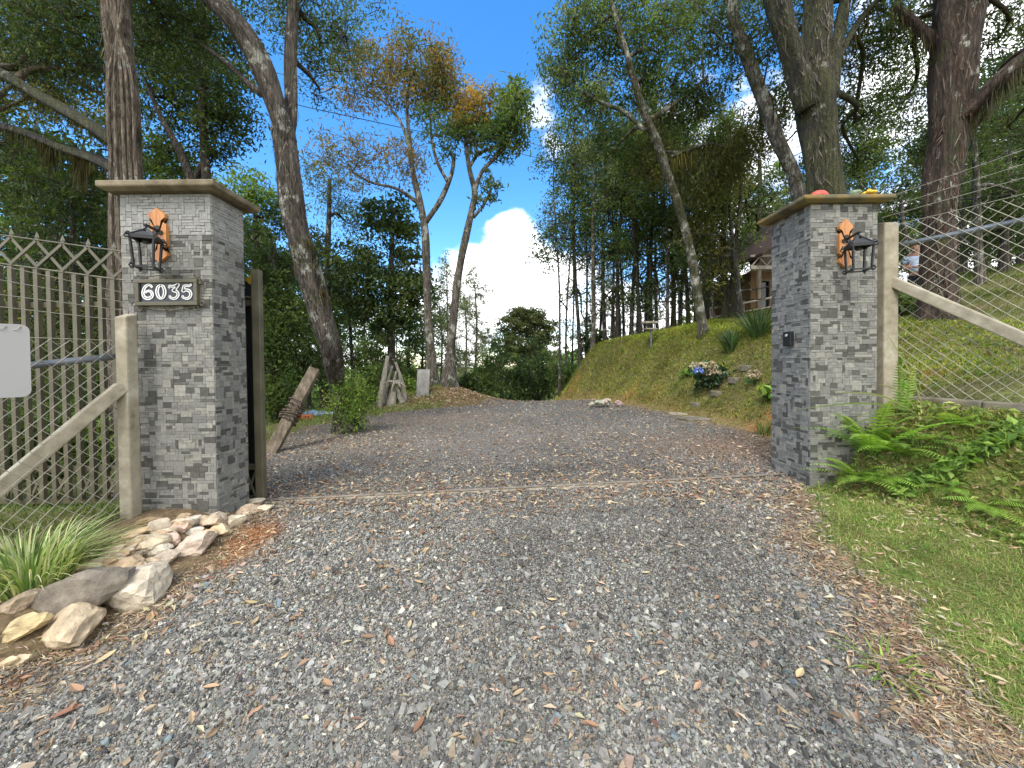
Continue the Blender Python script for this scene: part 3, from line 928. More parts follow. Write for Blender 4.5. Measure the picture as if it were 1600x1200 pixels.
lamp('black lantern on a carved wooden plaque on the pillar with the intercom', RY,
     [(1307, 355), (1318, 344), (1328, 354), (1328, 358), (1323, 363), (1328, 369), (1328, 400), (1323, 404), (1328, 409), (1328, 413), (1317, 420), (1307, 411), (1307, 407), (1312, 402), (1307, 397), (1307, 369), (1312, 363), (1307, 359)],
     (1317, 376), at(1342, 368, RY - 0.17), 0.078, 0.175, 0.060, 0.052, -0.35)

# ------------------------------------------------------------------ house number sign
def LP(px, py, off=0.0):
    p = at(px, py, LY - off); return np.array((p[0], LY - off, p[2]))
a, b = LP(213, 437, 0.02), LP(310, 477, 0.02)
cxs, czs = (a[0] + b[0]) / 2, (a[2] + b[2]) / 2
ws, hs_ = b[0] - a[0], a[2] - b[2]
sign = thing('house_number_sign', 'dark number sign 6035 in an olive scrolled iron frame', 'number sign', (cxs, LY, b[2]))
mb = MB(); box(mb, (cxs, LY - 0.014, czs), (ws - 0.03, 0.010, hs_ - 0.03)); mb.build('panel', M['navy'], sign)
mb = MB()
for (dx, dz, sx, sz) in ((0, hs_ / 2 - 0.0125, ws, 0.025), (0, -hs_ / 2 + 0.0125, ws, 0.025), (-ws / 2 + 0.0115, 0, 0.023, hs_ - 0.0502), (ws / 2 - 0.0115, 0, 0.023, hs_ - 0.0502)):
    box(mb, (cxs + dx, LY - 0.018, czs + dz), (sx, 0.030, sz))
mb.build('frame', M['gate'], sign, None, False, 0.003)
mb = MB()
xh = np.array((1.0, 0, 0)); zh = np.array((0, 0, 1.0)); yo = LY - 0.016
for sx in (-1, 1):
    for sz in (-1, 1):
        c = np.array((cxs + sx * (ws / 2 + 0.010), yo, czs + sz * (hs_ / 2 - 0.012)))
        curl(mb, c + xh * sx * 0.010, xh * sx, zh * sz, 0.021, 0.0034, 1.2, 3.4)
        c = np.array((cxs + sx * (ws / 2 - 0.02), yo, czs + sz * (hs_ / 2 + 0.010)))
        curl(mb, c + zh * sz * 0.008, xh * sx, zh * sz, 0.020, 0.0034, 1.2, -1.8)
        c = np.array((cxs + sx * 0.020, yo, czs + sz * (hs_ / 2 + 0.016)))
        curl(mb, c, xh * sx, zh * sz, 0.018, 0.0034, 1.2, 3.0)
        tube(mb, crom([(cxs + sx * 0.012, yo, czs + sz * (hs_ / 2 + 0.03)), (cxs + sx * ws * 0.2, yo, czs + sz * (hs_ / 2 + 0.026)), (cxs + sx * (ws / 2 - 0.03), yo, czs + sz * (hs_ / 2 + 0.008))], 4), 0.0034, 6)
    tube(mb, crom([(cxs + sx * (ws / 2 + 0.026), yo, czs + 0.05), (cxs + sx * (ws / 2 + 0.014), yo, czs), (cxs + sx * (ws / 2 + 0.010), yo, czs - 0.05)], 4), 0.0032, 6)
mb.build('scrollwork', M['gate'], sign)
GL = {
    '6': [(.86, .80), (.74, .98), (.50, 1.0), (.24, .78), (.12, .42), (.20, .12), (.48, .0), (.78, .10), (.86, .32), (.72, .52), (.48, .55), (.28, .42)],
    '0': [(.5, 1.0), (.25, .85), (.14, .5), (.25, .15), (.5, 0), (.75, .15), (.86, .5), (.75, .85), (.5, 1.0)],
    '3': [(.10, .76), (.16, .94), (.40, .90), (.66, .96), (.90, 1.06), (.70, .78), (.46, .60), (.74, .52), (.86, .28), (.70, .05), (.42, .0), (.18, .10), (.16, .24)],
    '5': [(.94, 1.08), (.76, .94), (.52, .96), (.30, .90), (.24, .72), (.22, .56), (.48, .64), (.76, .54), (.86, .30), (.72, .06), (.44, .0), (.18, .10), (.16, .24)]}
for ch, x0_, x1_ in (('6', 222, 241), ('0', 244, 260), ('3', 263, 281), ('5', 283, 301)):
    lo = LP(x0_, 466.5, 0.021); hi = LP(x1_, 445.5, 0.021)
    P = crom([(lo[0] + (hi[0] - lo[0]) * u, LY - 0.0205, lo[2] + (hi[2] - lo[2]) * v) for u, v in GL[ch]], 7)
    n = len(P)
    t = np.linspace(0, 1, n)
    r = 0.0056 + 0.0048 * np.sin(t * math.pi) ** 0.8
    if ch == '0': r = 0.0068 + 0.0045 * np.abs(np.sin(t * 2 * math.pi))
    def flat(mb, P, r, dep):
        T = np.gradient(P, axis=0); T /= np.linalg.norm(T, axis=1, keepdims=True) + 1e-9
        S = np.stack((T[:, 2], 0 * T[:, 0], -T[:, 0]), 1)
        A, B_ = P + S * r[:, None], P - S * r[:, None]
        o_ = np.array((0, -dep, 0))
        V = np.concatenate((A, B_, A + o_, B_ + o_))
        q = []
        for i in range(len(P) - 1):
            q += [(2 * n + i, 2 * n + i + 1, 3 * n + i + 1, 3 * n + i), (i, 2 * n + i, 2 * n + i + 1, i + 1)[::-1], (n + i, 3 * n + i, 3 * n + i + 1, n + i + 1)]
        mb.add(V, q)
    mb = MB(); flat(mb, P, r, 0.004); dg = mb.build('digit', M['white'], sign)
    mb = MB(); flat(mb, P - np.array((0, 0.0012, 0)), np.maximum((r - 0.0052) * 0.55, 0.0006), 0.0036); mb.build('inline_stripe', M['navy'], dg)
# ------------------------------------------------------------------ sliding gate (open, behind the left pillar)
GY = 3.02
def gp(px, py): 
    p = at(px, py, GY); return p
gxr = gp(411, 600)[0]                       # right end of the gate
sp = 0.1015
ztop = lambda x: np.interp(x, [gp(0, 367)[0], gp(185, 392)[0], gp(405, 422)[0]], [gp(0, 367)[2], gp(185, 392)[2], gp(405, 422)[2]]) if x > gp(0, 367)[0] else gp(0, 367)[2] + 0.03 * (1 - math.exp((x - gp(0, 367)[0])))
zsub = lambda x: ztop(x) - (gp(100, 426)[2] * -1 + gp(100, 381)[2]) * 1.0 - 0.0
zmid = gp(90, 476)[2]; zlo = gp(150, 733)[2]; zbot = gp(150, 783)[2]
gxl = -6.9
gate = thing('sliding_gate', 'olive steel sliding gate of upright bars standing open behind the left pillar', 'gate', ((gxr + gxl) / 2, GY, zbot - 0.02))
mb = MB()
for z in (zmid, zlo, zbot):
    box(mb, ((gxr + gxl) / 2, GY + 0.024, z), (gxr - gxl - 0.064, 0.03, 0.045))
mb.build('rails', M['gate'], gate, None, False, 0.003)
xs_ = np.arange(gxr - 0.15, gxl, -sp)
mb = MB()
P = [(x, GY, ztop(x)) for x in np.linspace(gxr - 0.06, gxl, 40)]
tube(mb, P, 0.006, 6)
P = [(x, GY, zsub(x)) for x in np.linspace(gxr - 0.06, gxl, 40)]
tube(mb, P, 0.008, 6)
mb.build('arched_rail', M['gate'], gate)
mb = MB(); box(mb, (gxr - 0.032, GY, (ztop(gxr) + zbot - 0.02) / 2), (0.062, 0.05, ztop(gxr) - zbot + 0.02))
mb.build('end_stile', M['gate'], gate, None, False, 0.004)
for n, x in enumerate(xs_):
    mb = MB(); box(mb, (x, GY - 0.006, (zsub(x) - 0.008 + zbot + 0.024) / 2), (0.034, 0.028, zsub(x) - zbot - 0.033))
    mb.build('bar', M['gate'], gate)
fx = xs_[::2]
cm = MB()
for n in range(len(fx) - 1):
    xa, xb = fx[n], fx[n + 1]
    bar(cm, (xa, GY - 0.010, ztop(xa) - 0.012), (xb, GY - 0.010, zsub(xb) + 0.012), 0.005, 0.022, (1, 1, 1), (0, 1, 0))
    bar(cm, (xb, GY - 0.003, ztop(xb) - 0.012), (xa, GY - 0.003, zsub(xa) + 0.012), 0.005, 0.022, (1, 1, 1), (0, 1, 0))
cm.build('lattice', M['gate'], gate)
bm_ = MB()
for n in range(0, len(xs_) - 1, 2):
    xa, xb = xs_[n], xs_[n + 1]
    bar(bm_, (xa, GY - 0.012, zlo - 0.024), (xb, GY - 0.012, zbot + 0.024), 0.005, 0.018, (1, 1, 1), (0, 1, 0))
    bar(bm_, (xb, GY - 0.006, zlo - 0.024), (xa, GY - 0.006, zbot + 0.024), 0.005, 0.018, (1, 1, 1), (0, 1, 0))
xa, xb = gxr - 0.15, gxr - 0.065
bar(bm_, (xa, GY - 0.012, zlo - 0.024), (xb, GY - 0.012, zbot + 0.024), 0.005, 0.018, (1, 1, 1), (0, 1, 0))
bar(bm_, (xb, GY - 0.006, zlo - 0.024), (xa, GY - 0.006, zbot + 0.024), 0.005, 0.018, (1, 1, 1), (0, 1, 0))
bm_.build('lower_lattice', M['gate'], gate)
for x in fx:
    mb = MB()
    z = ztop(x)
    P = [(x, GY, z - 0.012), (x - 0.020, GY, z + 0.022), (x + 0.020, GY, z + 0.022), (x, GY - 0.006, z + 0.022), (x, GY + 0.006, z + 0.022), (x, GY, z + 0.068)]
    mb.add(P, [(0, 3, 1), (0, 2, 3), (0, 1, 4), (0, 4, 2), (5, 1, 3), (5, 3, 2), (5, 4, 1), (5, 2, 4)])
    mb.build('spear_tip', M['gate'], gate)
# guide post behind the gate end; its black puts the gap's shade into colour
gpost = thing('guide_post', 'guide post with a yellow roller behind the open gate end, its black standing for shade', 'gate guide', (gxr - 0.18, GY + 0.11, hz(gxr - 0.1, GY + 0.1)))
mb = MB(); zt = gp(400, 436)[2]; zb_ = hz(gxr - 0.1, GY + 0.1) - 0.04
box(mb, (gxr - 0.19, GY + 0.11, (zt + zb_) / 2), (0.14, 0.09, zt - zb_)); mb.build('post', M['black'], gpost, None, False, 0.004)
mb = MB(); tube(mb, [(gxr - 0.10, GY + 0.03, zt + 0.0), (gxr - 0.10, GY + 0.10, zt + 0.0)], 0.034, 14, (0.55, 0.33, 0.02)); mb.build('roller', M['paint'], gpost)
mb = MB(); bar(mb, (gxr - 0.17, GY + 0.085, zt - 0.002), (gxr - 0.085, GY + 0.06, zt + 0.065), 0.03, 0.012, (0.50, 0.32, 0.03)); mb.build('bracket', M['paint'], gpost)

# rail on a low concrete sill across the drive
ra, rb = at(404, 786, 2.985), at(1228, 757, 3.22)
ra = np.array((ra[0], ra[1], hz(ra[0], ra[1]))); rb = np.array((rb[0], rb[1], hz(rb[0], rb[1])))
trk = thing('gate_track', 'worn steel gate rail on a low concrete sill across the drive', 'gate rail', (ra + rb) / 2)
mb = MB()
n = 60
dv = rb - ra; pr = norm((-dv[1], dv[0], 0))
for k in range(n):
    p, q = ra + dv * k / n, ra + dv * (k + 1) / n
V = []
for k in range(n + 1):
    p = ra + dv * k / n
    e0 = 0.030 + 0.012 * math.sin(k * 1.9) + 0.012 * math.sin(k * 4.3)
    z = hz(p[0], p[1])
    fade = min(1, (n - k) / 18)
    V += [p - pr * (e0 + .02) + np.array((0, 0, z - p[2] - 0.03)), p - pr * e0 + np.array((0, 0, z - p[2] + 0.004 + 0.010 * fade)), p + pr * 0.03 + np.array((0, 0, z - p[2] + 0.004 + 0.012 * fade)), p + pr * 0.045 + np.array((0, 0, z - p[2] - 0.03))]
f = [(4 * k + i, 4 * k + 4 + i, 4 * k + 5 + i, 4 * k + 1 + i) for k in range(n) for i in range(3)]
mb.add(V, f); mb.build('sill', M['concrete'], trk)
mb = MB(); up = np.array((0, 0, 0.022))
tube(mb, [np.array((*(ra + dv * k / n)[:2], hz(*(ra + dv * k / n)[:2]))) + up for k in range(n + 1)], 0.011, 8); mb.build('rail', M['steel'], trk)

# ------------------------------------------------------------------ wire fences on concrete posts
def fence(label, A, dirv, length, zt_post, zb_post, pw, mesh_top, mesh_bot, rail0, rail_slope, wires, strut, kerb, zslope, seed, inside, step=0.095, wire_up=None):
    """A: plan point of the post (front face centre); dirv: unit plan direction along the fence"""
    A = np.asarray(A, float); d = np.array((dirv[0], dirv[1], 0.0)); nrm = np.array((-d[1], d[0], 0.0)) * inside
    root = thing('wire_fence', label, 'wire fence', (A[0], A[1], zb_post))
    mb = MB()
    h = pw / 2
    ang = math.atan2(d[1], d[0])
    v = []
    for (x, y) in ((-h, -h), (h, -h), (h, h), (-h, h)):
        v.append((A[0] + x, A[1] + y, zb_post))
    tops = [(A[0] - h, A[1] - h, zt_post - 0.03), (A[0] + h, A[1] - h, zt_post - 0.03), (A[0] + h, A[1] + h, zt_post), (A[0] - h, A[1] + h, zt_post)]
    mb.add(v + tops, [(3, 2, 1, 0), (0, 1, 5, 4), (1, 2, 6, 5), (2, 3, 7, 6), (3, 0, 4, 7), (4, 5, 6, 7)])
    mb.build('post', M['concrete'], root, None, False, 0.010)
    mb = MB(); bar(mb, strut[0], strut[1], 0.075, 0.085, (1, 1, 1), (0, 0, 1)); mb.build('brace', M['concrete'], root, None, False, 0.008)
    off = nrm * (h + 0.006)
    A0 = np.array((A[0], A[1], 0)) + off
    mb = MB()
    P = [A0 + nrm * 0.022 + d * s for s in np.linspace(0.0, length, 12)]
    tube(mb, [(p[0], p[1], rail0 + rail_slope * s) for p, s in zip(P, np.linspace(0, length, 12))], 0.021, 10)
    mb.build('rail', M['galv'], root, None, True)
    mb = MB()
    Hm = mesh_top - mesh_bot
    n = int((length + Hm) / step) + 2
    for k in range(-int(Hm / step) - 2, n):
        for sgn in (1, -1):
            # wire from (s0, bottom) to (s0 + sgn*Hm, top), clipped to 0..length
            s0 = k * step if sgn == 1 else k * step + Hm
            s1 = s0 + sgn * Hm * 1.0
            a, b = min(s0, s1), max(s0, s1)
            lo, hi = max(a, -0.04), min(b, length)
            if hi - lo < 0.01:
                continue
            m_ = max(2, int((hi - lo) / 0.08))
            P = []
            for t in np.linspace(lo, hi, m_):
                u = (t - s0) / (s1 - s0)
                z = mesh_bot + Hm * u + zslope * t
                p = A0 + d * t + nrm * 0.002 * sgn + nrm * 0.006 * math.sin(t * 9 + u * 7)
                P.append((p[0], p[1], z + 0.004 * math.sin(t * 11 + k)))
            tube(mb, P, 0.0021, 5, cap=False)
    mb.build('mesh', M['wire'], root)
    for (z, sl_) in wires:
        mb = MB()
        P = [(A0 + d * s)[:2].tolist() + [z + sl_ * s - 0.012 * math.sin(s / max(length, 0.1) * math.pi)] for s in np.linspace(-0.04, length, 14)]
        tube(mb, P, 0.0021, 4, cap=False)
        if wire_up:
            for s in np.arange(0.1, length, 0.13):
                q = A0 + d * s
                for e in ((0.012, 0.012), (-0.012, 0.012)):
                    tube(mb, [(q[0] - d[0] * e[0], q[1] - d[1] * e[0], z + sl_ * s - e[1] - 0.006), (q[0] + d[0] * e[0], q[1] + d[1] * e[0], z + sl_ * s + e[1] - 0.006)], 0.0013, 3, cap=False)
        mb.build('wire', M['wire'], root)
    if kerb:
        mb = MB()
        for s in np.arange(0, length, 0.5):
            p = A0 + d * s; q = A0 + d * min(length, s + 0.496)
            za, zb2 = mesh_bot + zslope * s, mesh_bot + zslope * min(length, s + 0.496)
            bar(mb, (p[0], p[1], za - kerb / 2 - 0.005), (q[0], q[1], zb2 - kerb / 2 - 0.005), 0.09, kerb, (1, 1, 1), nrm)
        mb.build('kerb', M['concrete_dark'], root, None, False, 0.01)
    return root
# right fence
pR = at(1385, 480, 3.03)
A = (pR[0] + 0.005, 3.05)
q = at(1600, 480, 2.46)
dv = norm((q[0] - A[0], q[1] - A[1], 0))
q2 = at(1660, 556, 2.30)
fence('chain-link fence with barbed wires beside the ferns, its concrete brace sloping down right', A, dv, 2.3, at(1390, 344, 3.03)[2], hz(*A) - 0.1, 0.115,
      at(1400, 352, 3.05)[2], at(1400, 616, 3.05)[2], at(1400, 383, 3.03)[2], 0.0,
      [(at(1400, 352, 3.05)[2], 0.02), (at(1400, 341, 3.05)[2] + 0.03, 0.05), (at(1400, 341, 3.05)[2] + 0.10, 0.08), (at(1400, 341, 3.05)[2] + 0.18, 0.10)],
      (at(1394, 440, 3.02), at(1625, 541, 2.40)), 0.10, -0.02, 1, 1, 0.082, True)
# left fence
pL = at(200, 620, 2.47)
A = (pL[0], 2.47)
q = at(0, 575, 1.98)
dv = norm((q[0] - A[0], q[1] - A[1], 0))
dist = math.hypot(q[0] - A[0], q[1] - A[1])
zr0 = at(180, 556, 2.45)[2]; zr1 = at(0, 577, 1.98)[2]
lfence = fence('chain-link fence beside the number pillar, its concrete brace sloping down left', A, dv, 2.4, at(200, 488, 2.45)[2], hz(*A) - 0.15, 0.078,
      at(180, 532, 2.45)[2], at(190, 822, 2.42)[2], zr0, (zr1 - zr0) / dist,
      [(at(180, 532, 2.45)[2], 0.01), (at(180, 500, 2.45)[2], 0.06), (at(185, 483, 2.45)[2], 0.05), (at(185, 470, 2.45)[2], 0.10), (at(185, 455, 2.45)[2], 0.13)],
      (at(190, 604, 2.44), at(-60, 812, 1.95)), 0.09, -0.03, 2, -1, 0.080)
# blank sign plate on the left fence
pa, pb = at(-14, 564, 1.90), at(48, 564, 1.98)
t_ = thing('fence_sign', 'blank pale grey plate with rounded corners wired to the left fence', 'sign plate', ((pa[0] + pb[0]) / 2, (pa[1] + pb[1]) / 2, at(20, 620, 1.94)[2]))
mb = MB()
zt, zb_ = at(20, 506, 1.94)[2], at(20, 621, 1.94)[2]
d = norm((pb[0] - pa[0], pb[1] - pa[1], 0)); nn = np.array((d[1], -d[0], 0))
wd = math.hypot(pb[0] - pa[0], pb[1] - pa[1]); r = 0.035
ring = []
for (cx_, cz_, a0) in ((wd - r, zt - r, 0), (r, zt - r, 90), (r, zb_ + r, 180), (wd - r, zb_ + r, 270)):
    for k in range(6):
        a_ = rad(a0 + k * 18)
        ring.append((cx_ + r * math.cos(a_), cz_ + r * math.sin(a_)))
n = len(ring)
base = np.array((pa[0], pa[1], 0))
V = [base + d * u + np.array((0, 0, v)) + nn * 0.0 for u, v in ring] + [base + d * u + np.array((0, 0, v)) + nn * 0.003 for u, v in ring]
mb.add(V, [tuple(range(n))[::-1], tuple(range(n, 2 * n))] + [(i, (i + 1) % n, n + (i + 1) % n, n + i) for i in range(n)], (0.40, 0.40, 0.40))
mb.build('plate', mat_noise('grey_sign_plate', ((0.3, (0.27, 0.27, 0.265)), (0.7, (0.29, 0.29, 0.285))), 3, 0.7, 0), t_)
mb = MB()
for (u, v) in ((0.04, zt - 0.03), (wd - 0.04, zt - 0.03)):
    c = base + d * u + np.array((0, 0, v)) + nn * 0.004
    tube(mb, [c - d * 0.012, c + nn * 0.004, c + d * 0.012 + np.array((0, 0, 0.02))], 0.0018, 5)
mb.build('tie_wire', M['wire'], t_)

# ------------------------------------------------------------------ stones at the foot of the left pillar
STN = [  # centre x, y, width, height in a 2.609x enlargement of the lower left of the photograph
 (450, 715, 320, 210, 'large pale cream boulder lying flat below the slabs, nearest the gravel', (0.50, 0.43, 0.33)),
 (240, 735, 270, 200, 'rounded brown-grey boulder beside the striped grass clump', (0.17, 0.145, 0.115)),
 (235, 870, 270, 140, 'long flat tan slab below the brown boulder', (0.42, 0.33, 0.22)),
 (45, 860, 150, 160, 'big yellowish stone at the left end of the rock edging', (0.46, 0.36, 0.20)),
 (55, 760, 130, 90, 'flat pinkish tan stone under the grass clump', (0.40, 0.31, 0.22)),
 (300, 810, 100, 55, 'small grey stone resting on the tan slab', (0.33, 0.31, 0.28)),
 (465, 620, 165, 95, 'tilted tan slab leaning on the large pale boulder', (0.43, 0.32, 0.21)),
 (760, 530, 160, 110, 'broad rounded pale stone in front of the left pillar', (0.50, 0.40, 0.32)),
 (380, 635, 60, 50, 'small dark grey stone behind the tilted slab', (0.20, 0.195, 0.185)),
 (860, 430, 115, 75, 'long wedge-shaped stone against the pillar foot', (0.45, 0.36, 0.26)),
 (940, 425, 75, 70, 'upright pale stone at the pillar corner', (0.52, 0.45, 0.33)),
 (995, 385, 70, 50, 'stone at the right end of the rock edging, by the gate end', (0.46, 0.36, 0.26)),
 (580, 525, 105, 80, None, (0.44, 0.37, 0.26)), (660, 495, 90, 95, None, (0.46, 0.36, 0.28)), (700, 450, 90, 80, None, (0.42, 0.31, 0.25)),
 (620, 455, 80, 75, None, (0.47, 0.40, 0.31)), (575, 435, 85, 55, None, (0.28, 0.20, 0.12)), (885, 470, 75, 65, None, (0.50, 0.39, 0.25)),
 (830, 487, 65, 40, None, (0.45, 0.34, 0.20)), (775, 470, 75, 40, None, (0.52, 0.48, 0.42)), (760, 432, 65, 45, None, (0.44, 0.40, 0.34)),
 (735, 410, 55, 35, None, (0.40, 0.30, 0.2)), (805, 430, 55, 35, None, (0.42, 0.34, 0.24)), (1015, 358, 80, 35, None, (0.50, 0.42, 0.30)),
 (1055, 385, 80, 34, None, (0.50, 0.43, 0.31)), (640, 590, 85, 65, None, (0.43, 0.36, 0.28)), (580, 600, 75, 65, None, (0.47, 0.37, 0.26)),
 (520, 540, 75, 55, None, (0.43, 0.33, 0.22)), (495, 505, 65, 55, None, (0.44, 0.33, 0.22)), (545, 480, 75, 36, None, (0.42, 0.31, 0.19)),
 (440, 565, 95, 55, None, (0.47, 0.38, 0.27)), (420, 602, 75, 45, None, (0.44, 0.34, 0.23)), (640, 550, 80, 55, None, (0.48, 0.43, 0.34)),
 (530, 572, 55, 40, None, (0.40, 0.31, 0.21)), (340, 615, 115, 45, None, (0.42, 0.34, 0.24)), (10, 1010, 70, 65, None, (0.48, 0.37, 0.23)), (75, 1000, 65, 55, None, (0.44, 0.35, 0.24))]
for k in range(20):
    t = ((k * 0.618) % 1)
    x = 400 + 330 * t; y = 605 - 150 * t + 40 * (((k * 0.755) % 1) - .5)
    STN.append((x, y, 60 + 30 * ((k * .37) % 1), 50, None, ((0.44, 0.35, 0.25), (0.40, 0.29, 0.18), (0.48, 0.41, 0.31))[k % 3]))
for n, (x, y, w_, h_, lab, col) in enumerate(STN):
    px, py = x / 2.609, 650 + y / 2.609
    w_, h_ = w_ / 2.609, h_ / 2.609
    p = g(px, py + h_ * 0.38)
    s = w_ * p[1] / F * 1.16
    hh = max(0.045, min(h_ * p[1] / F * 0.92, s * 0.60))
    r_ = random.Random(n)
    mb = MB()
    tilt = -0.30 if px < 200 else -0.2
    col = tuple(np.array(col) * np.array((1.02, 1.02, 1.0)))
    rock(mb, (p[0], p[1] + s * 0.25, p[2] + hh * 0.28), (s * 1.03, max(s * 0.62, 0.05), hh), 100 + n, (r_.uniform(-.15, .15), r_.uniform(-.1, .1) + tilt, r_.uniform(-.4, .4)), col, 3, 11)
    solo(mb, 'rock', M['rock'], lab or 'small tan stone in the loose heap before the left pillar', 'rock', 'rock edging by the left pillar')
# pale rubble at the foot of the right bank
for n in range(17):
    r_ = random.Random(50 + n)
    px = 945 + r_.uniform(-24, 24); py = 634 - r_.random() * 9 * (1 - abs(px - 945) / 30)
    p = g(945, 636)
    dx = (px - 945) / F * p[1]
    lift = (634 - py) / F * p[1] * 0.9 + 0.03
    s = r_.uniform(0.10, 0.19)
    q = (p[0] + dx, p[1] + r_.uniform(-.15, .05))
    mb = MB(); rock(mb, (q[0], q[1], hz(*q) + s * 0.25 + lift), (s, s * 0.8, s * 0.6), 300 + n, (r_.uniform(-.4, .4), r_.uniform(-.4, .4), r_.uniform(0, 3)), (0.46 * r_.uniform(.8, 1.1), 0.38 * r_.uniform(.8, 1.1), 0.30), 2, 9)
    solo(mb, 'rubble_stone', M['rock'], 'pale broken stone in the small heap at the foot of the grassy bank', 'stone', 'rubble heap below the bank')
# stone slabs and steps
def slab(px, py, wpx, dep, th, yaw, lab, m, seed):
    p = g(px, py)
    w_ = wpx / F * p[1]
    mb = MB()
    r_ = np.random.default_rng(seed)
    n = 14
    ring = [(0.5 * w_ * np.sign(math.cos(a_)) * abs(math.cos(a_)) ** 0.45 * r_.uniform(.93, 1.04), 0.5 * dep * np.sign(math.sin(a_)) * abs(math.sin(a_)) ** 0.45 * r_.uniform(.93, 1.04)) for a_ in np.arange(n) * 2 * math.pi / n]
    R = rotz(yaw)
    V = []
    for z in (-0.06, th):
        for (x, y) in ring:
            q = R @ np.array((x, y, 0))
            V.append((p[0] + q[0], p[1] + q[1], p[2] + z - 0.045 + 0.004 * r_.normal()))
    V.append((p[0], p[1], p[2] + th - 0.041))
    mb.add(V, [(i, (i + 1) % n, n + (i + 1) % n, n + i) for i in range(n)] + [(n + i, n + (i + 1) % n, 2 * n) for i in range(n)])
    solo(mb, 'stone_slab', m, lab, 'stone slab', 'stepping slabs on the bank', (p[0], p[1], p[2]), False, 0.008)
slab(1083, 657, 44, 0.42, 0.09, 0.25, 'thick dark mossy slab lying at the edge of the gravel', M['concrete_dark'], 1)
slab(1061, 647, 30, 0.30, 0.06, -0.1, 'pale grey slab just behind the dark mossy slab', M['concrete'], 2)
slab(1093, 628, 26, 0.24, 0.035, 0.0, 'lowest stepping slab in the bank turf', M['concrete_dark'], 3)
slab(1126, 610, 26, 0.24, 0.035, 0.1, 'stepping slab right below the hydrangea', M['concrete_dark'], 4)
slab(1153, 589, 26, 0.24, 0.035, 0.1, 'stepping slab right of the hydrangea blooms', M['concrete_dark'], 5)
slab(1170, 570, 22, 0.28, 0.035, 0.1, 'highest stepping slab near the right pillar', M['concrete_dark'], 6)

# ------------------------------------------------------------------ objects in the middle distance
# propping beam beside the leaning tree
pa = at(420, 703, 4.75); pa = np.array((pa[0], pa[1], hz(pa[0], pa[1]) - 0.03)); pb = at(492, 577, 5.35)
mb = MB(); ax = norm(pb - pa)
P = crom([pa, pa * .66 + pb * .34 + np.array((.01, 0, .012)), pa * .33 + pb * .67 - np.array((.01, 0, .008)), pb], 6)
tube(mb, P, 0.098, 4, bump=0.06, seed=0.6)
t_ = tag(mb.build('leaning_beam', M['oldwood'], None, pa, False, 0.012), 'weathered square timber beam leaning up against the crooked tree', 'beam')
mb = MB()
c = pa * 0.45 + pb * 0.55
for k in range(7):
    cc_ = pa * (0.62 - k * 0.035) + pb * (0.38 + k * 0.035)
    u = frame(ax)
    ring = [cc_ + (u[1] * math.cos(a_) + u[2] * math.sin(a_)) * (0.115 + 0.012 * math.sin(3 * a_ + k)) + ax * 0.02 * math.sin(a_ + k) for a_ in np.linspace(0, 6.28, 13)]
    tube(mb, ring, 0.011, 5, cap=False)
mb.build('vine_wrap', M['vine'], t_)
# tripod of driftwood and roots
tp = g(616, 632)
t_ = thing('driftwood_tripod', 'stack of bleached logs and roots leaning together on the mound', 'log stack', tp)
def mp_(px, py, dy=0.0): return at(px, py, tp[1] + dy)
for n, (a, b, r) in enumerate((((592, 612), (606, 556), 0.085), ((605, 625), (619, 580), 0.05), ((634, 622), (618, 566), 0.065), ((612, 632), (617, 598), 0.10), ((630, 628), (617, 600), 0.075), ((601, 618), (613, 572), 0.045))):
    pa_, pb_ = mp_(*a, (n % 3) * 0.12 - 0.1), mp_(*b, 0.05 * n)
    pa_[2] = hz(pa_[0], pa_[1]) - 0.03
    mb = MB()
    mid = (pa_ + pb_) / 2 + np.array((0.03 * math.sin(n), 0, 0.03))
    tube(mb, crom([pa_, mid, pb_], 7), np.linspace(r * 1.15, r * 0.55, 15), 9, bump=0.22, seed=n * 1.3)
    mb.build('log', M['greywood'], t_, None, True)
mb = MB(); p = mp_(617, 598, -0.12)
for k in range(7):
    a_ = k * 0.9
    e = p + np.array((0.28 * math.cos(a_), 0.12 * math.sin(a_), -0.12 + 0.12 * math.sin(k * 2.1)))
    tube(mb, crom([p, (p + e) / 2 + np.array((0, 0, 0.05)), e], 5), np.linspace(0.05, 0.015, 11), 7, bump=0.25, seed=k)
mb.build('root_knot', M['greywood'], t_, None, True)
# corrugated sheet
p = g(660, 620)
mb = MB()
n = 25
wv = 20 / F * p[1]; hv = 44 / F * p[1]
V = []
for zz in (0, 1):
    for k in range(n):
        x = (k / (n - 1) - 0.5) * wv
        for th in (0, 0.006):
            V.append((p[0] + x, p[1] + 0.012 * math.sin(k / (n - 1) * 2 * math.pi * 5) + th + zz * 0.18, p[2] - 0.02 + zz * hv))
q = []
for k in range(n - 1):
    for th in (0, 1):
        q.append((2 * k + th, 2 * k + 2 + th, 2 * n + 2 * k + 2 + th, 2 * n + 2 * k + th))
    q.append((2 * n + 2 * k, 2 * n + 2 * k + 2, 2 * n + 2 * k + 3, 2 * n + 2 * k + 1))
q += [(0, 1, 2 * n + 1, 2 * n), (2 * n - 2, 2 * n - 1, 4 * n - 1, 4 * n - 2)]
mb.add(V, q)
solo(mb, 'corrugated_sheet', mat_noise('fibre_cement', ((0.3, (0.13, 0.125, 0.11)), (0.7, (0.27, 0.26, 0.235))), 5, 0.9, 0.3), 'grey corrugated sheet propped upright against the speckled trunk', 'roof sheet', None, tuple(p), True)
